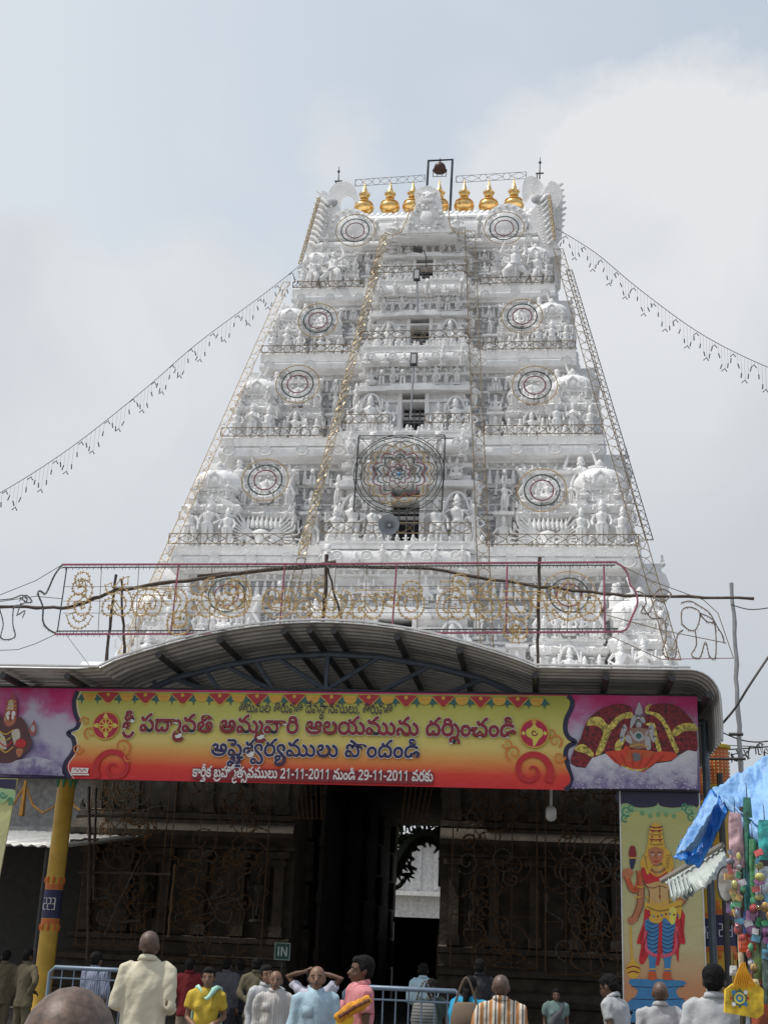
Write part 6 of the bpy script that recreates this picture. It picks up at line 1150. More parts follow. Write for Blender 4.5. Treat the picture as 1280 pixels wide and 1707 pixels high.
for a_, b_, lab in (((564, 310), (565, 278), 'lightning rod standing on the left roof horn'), ((899, 298), (900, 262), 'lightning rod standing on the right roof horn')):
    A, B = at(*a_, YE(27)+.6), at(*b_, YE(27)+.6); t = thing('lightning_rod', lab, 'lightning rod', A, 0, 'rods on the roof')
    m = MB(); m.tube([A, B], [.03, .012], 5); m.build('rod', WIRE, t); m = MB(); m.ball(A.lerp(B, .75), .06, 6, 4); m.build('ball', WIRE, t); m = MB(); m.box(A.lerp(B, .25), (.3, .05, .04)); m.box(A.lerp(B, .12)+Vector((-.1, 0, 0)), (.04, .04, .2)); m.build('cross_bar', WIRE, t)
# ---------------------------------------------------------------- long sagging LED strings
LEDM = mat('led_plastic', (.10, .11, .12), .4)
def droops(lab, P, Yf, n, flip=1):
    t = thing('led_string', lab, 'light string', at(*P[0], Yf(0)), 0, 'sagging led strings beside the tower')
    pts = cr([at(a, b, Yf(i/(len(P)-1))) for i, (a, b) in enumerate(P)], 8); m = MB(); m.tube(pts, .013, 4); m.build('cable', WIRE, t)
    m = MB(); rr = random.Random(len(lab)); tot = len(pts)-1
    for i in range(n):
        f = i/n*tot; k = int(f); p = pts[k].lerp(pts[k+1], f-k); d = (.12, .35, .62, .8, .5, .25)[i % 6]+rr.uniform(-.05, .05)
        q = p+Vector((0, 0, -d)); m.tube([p, q], .0035, 3)
        if i % 3 == 0: m.tube([q+Vector((-.12, 0, -.06)), q+Vector((-.02, 0, .03)), q+Vector((.05, 0, -.08))], .018, 4)
        else: m.tube([q, q+Vector((rr.uniform(-.06, .06), 0, -.16))], .02, 4)
    m.build('led_drops', LEDM, t, kind='stuff')
droops('sagging led string falling from the tower roof across the sky to the left edge', [(503, 440), (440, 490), (330, 572), (240, 650), (120, 745), (0, 822), (-120, 880), (-300, 950)], lambda u_: 43-12*u_, 120)
droops('sagging led string falling from the tower roof across the sky to the right edge', [(922, 378), (990, 420), (1060, 478), (1150, 545), (1230, 590), (1330, 632), (1500, 690)], lambda u_: 43-8*u_, 92)
# ---------------------------------------------------------------- the wire sign with bulb letters
SY = 23.0
sg = thing('lettered_light_sign', 'long wire light sign with curly gold Telugu letters above the canopy', 'light sign', at(560, 1055, SY))
def sl_(nm, mt, P, r_, sm=False, ticks=0, tmat=None, n=5):
    pts = [at(a, b, SY) for a, b in P]
    if sm: pts = cr(pts, 5)
    m = MB(); m.tube(pts, r_, n); m.build(nm, mt, sg)
    if ticks:
        m = MB(); rr = random.Random(3)
        for i in range(len(pts)-1):
            L_ = (pts[i+1]-pts[i]).length; k = max(1, int(L_/ticks))
            for j in range(k):
                p = pts[i].lerp(pts[i+1], j/k); m.tube([p, p+Vector((rr.uniform(-.02, .02), -.02, -.06 if j % 2 else -.04))], [.011, .007], 3)
        m.build('bulbs', tmat or LEDM, sg, kind='stuff')
MIXB = mat('dull_bulbs', (.25, .2, .2), .4, var=.8, vscale=9)
sl_('top_tube', PINK, [(105, 941), (540, 940), (1028, 937)], .022, ticks=.06, tmat=MIXB); sl_('top_tube', WIRE, [(105, 946), (1025, 942)], .014, ticks=.07)
sl_('bottom_tube', PINK, [(92, 1057), (540, 1056), (1036, 1053)], .022, ticks=.06, tmat=MIXB); sl_('bottom_tube', WIRE, [(95, 1052), (1030, 1048)], .014, ticks=.07)
sl_('end_tube', WIRE, [(105, 941), (92, 958), (82, 980), (76, 990), (68, 985), (64, 990), (72, 1012), (72, 1035), (80, 1048), (94, 1056)], .018, True, .07); sl_('end_tube', WIRE, [(112, 945), (104, 1000), (96, 1054)], .013, False, 0)
sl_('end_tube', PINK, [(1024, 937), (1038, 945), (1046, 958), (1050, 975), (1058, 985), (1062, 1005), (1052, 1030), (1044, 1048), (1034, 1053)], .02, True, .06, MIXB)
for a_, b_ in ((298, 285), (475, 465), (661, 653), (845, 843), (1006, 1008)): sl_('cross_tube', PINK, [(a_, 941), (b_, 1055)], .018)
for a_ in (170, 232, 354, 412, 520, 560, 612, 700, 751, 798, 950): sl_('upright_wire', BROWN, [(a_, 941), (a_-6, 1055)], .007)
for y_ in (978, 1002, 1022): sl_('grid_wire', BROWN, [(106, y_), (1050, y_-1)], .006)
# ends: wire animals
for P in ([(0, 1000), (20, 998), (38, 992), (46, 1000), (36, 1008), (24, 1012), (22, 1040), (26, 1060), (14, 1066), (2, 1062), (6, 1040), (0, 1015)], [(36, 1005), (30, 1024), (42, 1018), (38, 1030)], [(34, 1000), (44, 992), (54, 1002), (46, 1004), (34, 996)], [(-20, 1065), (-4, 1062), (-14, 1030), (-10, 1008), (0, 1000)]): sl_('animal_outline', WIRE, P, .012, True, .06)
for P in ([(0, 992), (60, 968), (105, 941)], [(30, 1083), (60, 1073), (94, 1057)], [(0, 1003), (60, 994), (104, 998)], [(0, 1084), (30, 1083)]): sl_('stay_wire', WIRE, P, .007)
for P in ([(1060, 985), (1072, 990), (1076, 1005), (1068, 1020), (1080, 1022), (1086, 1012), (1092, 1000), (1105, 1003), (1118, 990), (1100, 982), (1088, 995)], [(1070, 1010), (1085, 1030), (1105, 1032), (1110, 1060), (1104, 1085), (1112, 1096), (1125, 1094), (1128, 1060), (1138, 1050)], [(1135, 1005), (1150, 1002), (1165, 1010), (1182, 1022), (1195, 1045), (1204, 1060), (1206, 1072)], [(1136, 1040), (1148, 1050), (1160, 1048), (1166, 1022), (1150, 1012), (1136, 1018), (1136, 1042)], [(1158, 1050), (1160, 1075), (1152, 1092), (1166, 1096), (1175, 1070), (1182, 1094), (1192, 1094), (1192, 1050), (1186, 1032), (1166, 1022)], [(1166, 1024), (1178, 1036), (1192, 1038)]): sl_('animal_outline', BROWN, P, .012, True, .06, MIXB)
for P in ([(1040, 945), (1090, 970), (1172, 1000), (1196, 1022), (1222, 1097)], [(1010, 1057), (1060, 1080), (1102, 1099)], [(1102, 1099), (1222, 1097)], [(1010, 1025), (1100, 1050), (1210, 1072)]): sl_('stay_wire', BROWN if P[0][0] < 1100 else PINK, P, .008)
# letters
items, wd = TEXT_RUNS[4]
A, B = at(112, 1022, SY-.03), at(1002, 1018, SY-.03); kx = (B.x-A.x)/wd*1000; n_ = 0
LM = MB()
for g, x, y in items:
    cs = glyph(g)
    for c in cs:
        q = offs(c, .03); pts = [Vector((A.x+(p[0]+x/1000)*kx, SY-.03, A.z+(p[1]+y/1000)*.95)) for p in q]; pts.append(pts[0])
        m = MB(); m.tube(pts, .011, 4)
        acc = 0
        for i in range(len(pts)-1):
            L_ = (pts[i+1]-pts[i]).length; acc += L_
            if acc > .045:
                acc = 0; d = (pts[i+1]-pts[i]).normalized(); nn = Vector((d.z, 0, -d.x)); m.tube([pts[i]-nn*.03, pts[i]+nn*.035], [.014, .009], 3)
        m.build('letter', AMBER, sg)
# ---------------------------------------------------------------- bamboo and poles
def pole(lab, P, r0, r1, mt=BAMBOO, Y=SY+.12, nm='bamboo_pole', cat='pole', grp='bamboo poles holding the light sign'):
    pts = [at(a, b, Y if not isinstance(Y, (list, tuple)) else Y[i]) for i, (a, b) in enumerate(P)]; rr = random.Random(len(lab)); q = []
    for i in range(len(pts)-1):
        for k in range(8): q.append(pts[i].lerp(pts[i+1], k/8)+Vector((rr.uniform(-.015, .015), 0, rr.uniform(-.02, .02))))
    q.append(pts[-1]); m = MB(); n = len(q); m.tube(q, [r0+(r1-r0)*i/(n-1)+(.006 if i % 4 == 0 else 0) for i in range(n)], 6)
    o = m.build(nm, mt, None, 60); o['label'] = lab; o['category'] = cat; o['group'] = grp; return o
pole('long crooked bamboo pole crossing the left half of the light sign', [(0, 1011), (120, 1013), (195, 984), (350, 962), (560, 937)], .03, .04)
pole('long thin bamboo pole crossing the right half of the light sign', [(330, 960), (520, 945), (690, 945), (900, 978), (1040, 992), (1256, 998)], .035, .025, Y=SY+.2)
pole('short upright bamboo stick at the left of the light sign', [(193, 958), (178, 1102)], .022, .03, Y=SY+.05); pole('second upright stick crossing the first at the left of the sign', [(203, 964), (208, 1092)], .02, .028, Y=SY+.28)
pole('dark upright post rising behind the middle of the light sign', [(545, 925), (539, 1050)], .035, .035); pole('slanting stick beside the post in the middle of the sign', [(545, 945), (574, 1048)], .02, .025, Y=SY+.3)
pole('long dark upright pole right of the middle of the sign', [(898, 928), (896, 1118)], .035, .03, Y=SY+.04)
pole('tall grey metal pole right of the canopy in the sky', [(1219, 972), (1226, 1110), (1234, 1275)], .035, .045, GREYM, SY+.5, 'metal_pole', 'pole', 'poles behind the stall')
P0 = at(1234, 1275, SY+.5); m = MB(); m.tube([P0, (P0.x, P0.y, 0)], .045, 8); o = m.build('metal_pole', GREYM); o['label'] = 'lower length of the grey metal pole behind the blue tarpaulin'; o['category'] = 'pole'; o['group'] = 'poles behind the stall'
def cable(lab, P, Ys, r_=.01):
    pts = cr([at(a, b, Y) for (a, b), Y in zip(P, Ys)], 6); m = MB(); m.tube(pts, r_, 4); o = m.build('cable', WIRE); o['label'] = lab; o['category'] = 'cable'
cable('dark cable running up from the canopy corner past the metal pole', [(1200, 1210), (1225, 1180), (1250, 1140), (1290, 1080)], [20.5, 20.3, 20, 20], .018)
cable('thin cable from the metal pole across to the right edge', [(1218, 1008), (1250, 1016), (1290, 1012)], [23, 23, 23])
cable('wavy cable sagging right from the pillar capital', [(1190, 1215), (1230, 1232), (1260, 1237), (1290, 1234)], [23.5, 23.5, 23.5, 23.5], .012); cable('straight thin cable behind the metal pole', [(1180, 1241), (1290, 1246)], [24, 24], .008)
cable('thin cable sagging from the light sign to the canopy at the left', [(110, 1057), (135, 1090), (152, 1112)], [23, 22.5, 21], .005)
cable('short black wooden stick crossing the metal pole', [(1214, 1224), (1238, 1224)], [23.4, 23.4], .03); cable('longer black stick crossing the foot of the metal pole', [(1170, 1265), (1242, 1265)], [23.4, 23.4], .025)
# curly frames peeping over the blue tarpaulin
m = MB(); rr = random.Random(5)
for k in range(7):
    cx, cy = 1215+k*13, 1262-k*2+rr.uniform(-6, 6); m.tube([at(cx+9*math.cos(t)*(1-.03*i), cy+10*math.sin(t), 24.5) for i, t in enumerate([rr.uniform(0, 3)+.5*j for j in range(11)])], .012, 4)
m.tube([at(1205, 1290, 24.5), at(1207, 1250, 24.5), at(1290, 1244, 24.5)], .014, 4)
o = m.build('curly_light_frame', WIRE); o['label'] = 'curly wire light frame showing above the blue tarpaulin'; o['category'] = 'light frame'
# ---------------------------------------------------------------- light frames hung before the stone base
RUST = mat('rusty_bulb_wire', (.17, .085, .03), .6, var=.4, vscale=15)
def curlframe(lab, x0, x1, z0, z1, Y, seed, n):
    rr = random.Random(seed); t = thing('light_display', lab, 'light frame', ((x0+x1)/2, Y, z0), 0, 'unlit light frames against the stone base')
    for P in ([(x0, Y, z0), (x0, Y, z1), (x1, Y, z1), (x1, Y, z0)],):
        for i in range(4): m = MB(); m.tube([P[i], P[(i+1) % 4]], .014, 4); m.build('frame_bar', RUST, t)
    for k in range(3):
        m = MB(); zz = z0+(z1-z0)*(k+1)/4+rr.uniform(-.1, .1); m.tube([(x0, Y, zz), (x1, Y, zz)], .01, 4); m.build('frame_bar', RUST, t)
        m = MB(); xx = x0+(x1-x0)*(k+1)/4+rr.uniform(-.1, .1); m.tube([(xx, Y, z0), (xx, Y, z1)], .01, 4); m.build('frame_bar', RUST, t)
    for k in range(n):
        cx, cz = rr.uniform(x0+.3, x1-.3), rr.uniform(z0+.3, z1-.3); r0 = rr.uniform(.2, .55); a0 = rr.uniform(0, 6); sg_ = rr.choice((-1, 1)); q = rr.randint(12, 20)
        P = [(cx+r0*(1-i/(q*1.2))*math.cos(a0+sg_*i*.5), Y-.03, cz+r0*(1-i/(q*1.2))*math.sin(a0+sg_*i*.5)) for i in range(q)]
        if k % 3 == 0: P = [(cx+i*.09*math.cos(a0)+.12*math.sin(i*.8), Y-.03, cz+i*.09*math.sin(a0)) for i in range(q)]; P = [p for p in P if x0 < p[0] < x1 and z0 < p[2] < z1] or [(cx, Y, cz), (cx+.3, Y, cz)]
        m = MB(); m.tube(P, .012, 4)
        for p in P: m.ball(p, .026, 4, 3)
        m.build('bulb_curl', RUST if k % 5 else mat('pale_wire', (.14, .125, .10), .6), t)
curlframe('rust coloured light frame at the left end of the stone base', -6.9, -4.9, 1.6, 5.9, 31.9, 1, 40); curlframe('rust coloured light frame second from the left on the stone base', -4.7, -2.3, 1.4, 6.1, 31.8, 2, 44)
curlframe('rust coloured light frame just right of the doorway', 2.2, 4.2, 1.5, 6.2, 31.8, 3, 38); curlframe('rust coloured light frame behind the hanging lamp', 4.4, 6.6, 1.4, 6.2, 31.7, 4, 42)
for s_, lb_ in ((-1, 'left'), (1, 'right')):
    m = MB()
    for k in range(6): m.tube([(s_*(1.0+k*.13), 31.6, 6.4), (s_*(1.05+k*.13), 31.6, 5.6), (s_*(.98+k*.11), 31.6, 4.7)], .014, 4)
    m.tube([(s_*1.9, 31.6, 4.72), (s_*.9, 31.6, 4.72)], .012, 4)
    o = m.build('door_garland', RUST); o['label'] = 'curved strings of unlit bulbs at the %s top corner of the doorway' % lb_; o['category'] = 'light string'
for i, (P, Y, r_) in enumerate((([(150, 1312), (146, 1600)], 28.5, .035), ([(160, 1312), (157, 1500)], 29, .03), ([(130, 1455), (285, 1457)], 28.6, .03), ([(118, 1400), (165, 1399)], 28.5, .025), ([(170, 1535), (235, 1536)], 28.6, .03), ([(292, 1440), (281, 1562)], 28.7, .025), ([(128, 1360), (262, 1358)], 28.6, .03), ([(175, 1560), (205, 1490), (232, 1435)], 28.4, .02))):
    pole(['bamboo scaffold upright at the left end of the stone base', 'second bamboo scaffold upright just right of the first', 'level scaffold bamboo at mid height', 'short level scaffold bamboo above the middle one', 'lowest short level scaffold bamboo', 'single orange upright stick behind the cream shirt man', 'top level scaffold bamboo under the banner', 'thin slanting pale stick in the scaffold'][i], P, r_, r_, RUST if i in (5,) else BAMBOO, Y, 'scaffold_pole', 'pole', 'scaffold poles before the stone base')
# hanging lamp and sign
A = at(918, 1316, 22); B = at(918, 1354, 22); t = thing('hanging_lamp', 'white globe lamp hanging on a rod below the banner', 'lamp', B)
m = MB(); m.tube([A+Vector((0, 0, .8)), B], .022, 8); m.build('rod', mat('white_enamel', (.6, .6, .6), .4), t); m = MB(); m.lathe([(.04, .1), (.085, .06), (.09, -.02), (.085, -.1), (.05, -.14), (.01, -.15)], 14, B); m.build('globe', mat('white_enamel', (.6, .6, .6), .4), t, 60)
A = at(471, 1586, 26.5); t = thing('in_sign', 'small dark green sign reading IN', 'sign', A)
m = MB(); m.box(A, (.32, .03, .33)); m.build('board', mat('sign_green', (.02, .09, .07), .5), t)
m = MB(); m.box((A.x-.075, A.y-.018, A.z), (.028, .008, .17)); m.build('letter', mat('sign_white', (.55, .65, .6), .5), t)
m = MB(); m.box((A.x-.015, A.y-.018, A.z), (.028, .008, .17)); m.add([(A.x-.025, A.y-.021, A.z+.085), (A.x+.005, A.y-.021, A.z+.085), (A.x+.095, A.y-.021, A.z-.085), (A.x+.065, A.y-.021, A.z-.085)], [(0, 1, 2, 3)]); m.build('letter', mat('sign_white', (.55, .65, .6), .5), t)
m = MB(); m.box((A.x+.085, A.y-.018, A.z), (.028, .008, .17)); m.build('letter_stroke', mat('sign_white', (.55, .65, .6), .5), t)
m = MB(); 
for a_, b_ in (((-.15, -.155), (.15, -.155)), ((-.15, .155), (.15, .155)), ((-.15, -.155), (-.15, .155)), ((.15, -.155), (.15, .155))): m.tube([(A.x+a_[0], A.y-.018, A.z+a_[1]), (A.x+b_[0], A.y-.018, A.z+b_[1])], .006, 4)
m.build('border', mat('sign_white', (.55, .65, .6), .5), t); m = MB(); m.tube([(A.x, A.y+.03, 0), (A.x, A.y+.03, A.z+.1)], .02, 6); m.build('post', DARKM, t)
# ---------------------------------------------------------------- buildings behind
hall = thing('side_hall', 'grey hall with painted festoons beside the tower, left', 'building', (-12, 40, 0))
m = MB(); m.box((-13, 41, 3.2), (11.4, 8, 6.4)); m.build('wall', mat('grey_plaster', (.36, .36, .36), .8, var=.2, dirt=.6), hall)
for i, (z, o_, h_) in enumerate(((6.3, .5, .3), (4.6, .4, .25), (4.0, .25, .2))):
    m = MB(); m.box((-13, 36.9, z), (11.8, o_*2, h_)); m.build('string_course', mat('grey_plaster', (.36, .36, .36), .8), hall)
m = MB()
for k in range(9):
    x = -18+k*1.25; m.tube([(x, 36.35, 5.9), (x+.3, 36.35, 5.3), (x+.62, 36.35, 5.1), (x+.95, 36.35, 5.3), (x+1.25, 36.35, 5.9)], .035, 5); m.tube([(x, 36.33, 6.0), (x, 36.33, 5.0)], [.05, .09], 5)
m.build('festoons', mat('marigold_paint', (.42, .2, .03), .6), hall, kind='stuff')
for k in range(5): m = MB(); m.box((-17.5+k*2.2, 36.96, 2.4), (1.0, .1, 2.0)); m.build('window', mat('window_dark', (.03, .032, .035), .8), hall)
sh = thing('sheet_roof_shed', 'lean-to shed with pale corrugated sheet roof, left of the pillar', 'shed', (-8, 30, 0))
m = MB(); vv = []; ff = []; n = 90
for j in range(n+1):
    x = -12.5+j*(12.5-5.6)/n; c = .03*math.sin(j*1.9); vv += [(x, 27.0, 3.55+c), (x, 33.5, 4.35+c)]
ff = [(2*j, 2*j+1, 2*j+3, 2*j+2) for j in range(n)]; m.add(vv, ff); o = m.build('roof_sheet', mat('pale_sheet', (.5, .5, .48), .5, .3, dirt=.5), sh, 60)
md = o.modifiers.new('thick', 'SOLIDIFY'); md.thickness = .02
for x in (-12, -9, -6.1):
    m = MB(); m.tube([(x, 27.3, 0), (x, 27.3, 3.5)], .06, 8); m.build('post', DARKM, sh)
m = MB(); m.box((-9, 33.4, 2.1), (7, .1, 4.1)); m.build('back_wall', mat('dark_board', (.05, .048, .045), .8), sh)
# courtyard wall seen through the passage, and a dark inner screen with a tree over it
yard = thing('courtyard_wall', 'pale sunlit courtyard wall with a ledge, seen through the gateway', 'wall', (-4, 78, 0))
m = MB(); m.box((-4, 79, 4.1), (30, 1, 8.2)); m.build('wall', mat('pale_plaster', (.62, .61, .6), .8, var=.15, dirt=.5), yard)
m = MB(); m.box((-4, 78.2, 5.1), (30, .8, .25)); m.box((-4, 78.3, 8.2), (30, .9, .25)); m.build('ledge', mat('pale_plaster2', (.7, .69, .66), .8), yard)
for k in range(30): m = MB(); m.box((-18+k, 78.45, 6.7), (.25, .2, 2.7)); m.build('pilaster', mat('pale_plaster', (.62, .61, .6), .8), yard)
scr = thing('inner_screen', 'dark inner gate screen at the far end of the passage', 'screen', (0, 55.3, 0))
for k in range(12): m = MB(); m.box((-1.6+k*.29, 55.3, 1.5), (.3, .1+.04*(k % 2), 3.0)); m.build('panel', mat('old_dark_timber', (.035, .025, .018), .7), scr)
m = MB(); m.box((0, 55.3, 3.05), (3.6, .25, .2)); m.build('top_rail', mat('old_dark_timber', (.035, .025, .018), .7), scr)
tr = thing('courtyard_tree', 'dark tree standing in the courtyard behind the gateway', 'tree', (-1.5, 66, 0)); rr = random.Random(9)
m = MB(); m.tube([(-3.4, 66, 0), (-3.3, 66, 3), (-3.2, 66, 6), (-2.8, 66, 8.8)], [.3, .25, .18, .08], 7); m.build('trunk', mat('bark', (.06, .045, .03), .9), tr)
m = MB()
for k in range(2600):
    cl = k % 26; r2 = random.Random(cl); cx, cy, cz = r2.uniform(-3.6, 1.8), 66+r2.uniform(-1.5, 1.5), r2.uniform(7.6, 11.5)
    p = Vector((cx+rr.gauss(0, .42), cy+rr.gauss(0, .4), cz+rr.gauss(0, .3))); d = Vector((rr.gauss(0, 1), rr.gauss(0, 1), rr.gauss(0, 1))).normalized(); e_ = d.orthogonal().normalized()
    m.add([p-d*.13, p+e_*.05, p+d*.13, p-e_*.05], [(0, 1, 2, 3)])
m.build('crown', mat('leaf', (.05, .08, .03), .6, var=.5, vscale=5), tr)
# leaf-edged light arch hanging inside the passage (its dark silhouette breaks the light)
ar = MB(); rr = random.Random(4)
P = cr([(-2.0, 57, 5.1), (-1.4, 57, 6.2), (-.6, 57, 6.6), (.2, 57, 6.0), (.9, 57, 5.0), (1.4, 57, 4.2)], 6); ar.tube(P, .30, 6)
P2 = cr([(-1.9, 57, 7.2), (-1.2, 57, 7.6), (-.2, 57, 7.3), (.6, 57, 6.6), (1.5, 57, 5.9)], 6); ar.tube(P2, .22, 6)
for q in P[::2]+P2[::2]:
    for k in range(9): a = rr.uniform(0, 6.3); ar.tube([q, q+Vector((.55*math.cos(a), rr.uniform(-.2, .2), .5*math.sin(a)))], [.13, .03], 4)
for x in (-1.6, -1.45, -1.3, -1.15, -1.0): ar.tube([(x, 57, 7.7), (x, 57, 6.7)], .03, 4)
for k in range(26):
    q = Vector((rr.choice((rr.uniform(-1.9, -1.2), rr.uniform(.2, 1.5))), 57, rr.uniform(4.2, 8))); 
    for h_ in range(5): a = rr.uniform(0, 6.3); ar.tube([q, q+Vector((.4*math.cos(a), 0, .35*math.sin(a)))], [.10, .02], 4)
ar.tube([(-.4, 57, 8.4), (1.6, 57, 6.9)], .1, 4); ar.tube([(0, 57, 6.8), (.8, 57, 8.4)], .08, 4)
o = ar.build('leaf_arch', mat('dark_leaf_garland', (.03, .045, .02), .8)); o['label'] = 'dark leafy arch hanging across the far end of the gateway'; o['category'] = 'garland'
# dark shop front at the right
sp = thing('shop_front', 'dark shop front behind the right pillars', 'shop', (10.5, 27, 0))
m = MB(); m.box((10.9, 28, 1.95), (5.2, 3, 3.9)); m.build('wall', mat('dark_board', (.05, .048, .045), .8), sp); m = MB(); m.box((10.9, 26.3, 3.95), (5.4, 1.4, .1)); m.build('awning', mat('grey_plaster', (.36, .36, .36), .8), sp)
m = MB(); m.tube([(-4.9, 19.7, 0), (-4.95, 19.7, 4.4)], .03, 6); m.build('stake', BAMBOO, lp)
# ---------------------------------------------------------------- people
def remesh(o, vox, amp=0, seed=0, fr=9, decim=None, sm_=1):
    md = o.modifiers.new('r', 'REMESH'); md.mode = 'VOXEL'; md.voxel_size = vox
    if decim: d = o.modifiers.new('d', 'DECIMATE'); d.ratio = decim
    dg = bpy.context.evaluated_depsgraph_get(); me = bpy.data.meshes.new_from_object(o.evaluated_get(dg)); o.modifiers.clear()
    mats_ = list(o.data.materials); old = o.data; o.data = me; me.name = old.name
    bm = bmesh.new(); bm.from_mesh(me); 
    for _ in range(sm_): bmesh.ops.smooth_vert(bm, verts=bm.verts, factor=.5, use_axis_x=True, use_axis_y=True, use_axis_z=True)
    if amp:
        off_ = Vector((seed*3.1, seed*1.7, 0))
        bm.normal_update()
        for v in bm.verts:
            p = v.co; n_ = noise.noise(Vector((p.x*fr, p.y*fr, p.z*fr*.55))+off_)+.5*noise.noise(Vector((p.x*fr*2+p.z*6, p.y*fr*2, p.z*fr*1.2))+off_)
            v.co = p+v.normal*amp*n_
    bm.to_mesh(me); bm.free(); me.polygons.foreach_set('use_smooth', [True]*len(me.polygons)); me.update()
SK = {'d': mat('skin_dark', (.115, .058, .034), .5, var=.1, vscale=12, bump=.1), 'm': mat('skin_brown', (.20, .105, .062), .48, var=.1, vscale=12, bump=.1), 'l': mat('skin_tan', (.27, .15, .09), .45, var=.1, vscale=12, bump=.1)}
SHAVEN = mat('shaven_scalp', (.12, .075, .055), .5, var=.35, vscale=60, bump=.06, bscale=200)
GREYH = mat('grey_hair', (.16, .15, .145), .7, bump=.5, bscale=60)
EYE = mat('eye_white', (.30, .27, .25), .4); IRIS = mat('dark_iris', (.015, .01, .008), .2); LIP = mat('lip', (.16, .05, .04), .5)
ARM = {'down': [(.205, .0, 1.40), (.245, .03, 1.12), (.235, -.05, .87)], 'fold': [(.205, 0, 1.40), (.26, .04, 1.13), (.07, -.19, 1.09)], 'bend': [(.205, 0, 1.40), (.25, .07, 1.13), (.18, -.20, 1.08)],
       'head': [(.205, 0, 1.42), (.42, .0, 1.60), (.13, .07, 1.66)], 'akimbo': [(.205, 0, 1.40), (.36, .07, 1.16), (.19, .02, .98)], 'front': [(.205, 0, 1.40), (.25, .0, 1.12), (.10, -.22, 1.02)], 'up': [(.205, 0, 1.40), (.26, -.14, 1.25), (.16, -.28, 1.42)]}
def hand(m, wr, d, s):
    d = d.normalized(); side = Vector((s, 0, 0)); side = (side-d*side.dot(d)); side = side.normalized() if side.length > .1 else d.orthogonal().normalized(); nrm = d.cross(side)
    pc = wr+d*.045; m.tube([wr-d*.01, wr+d*.03, wr+d*.085], [.024, .034, .036], 8)
    for k, l_ in enumerate((.058, .07, .075, .062)):
        b = wr+d*.08+side*(.012-(.0175*(k-.8)))*1.3; t = b+d*l_*.55+nrm*.006; q = t+d*l_*.4+nrm*.018*1.2; m.tube([b, t, q], [.0115, .0105, .008], 6)
    th = wr+d*.02+side*.03; m.tube([th, th+side*.022+d*.025, th+side*.026+d*.06+nrm*.01], [.014, .012, .009], 6)
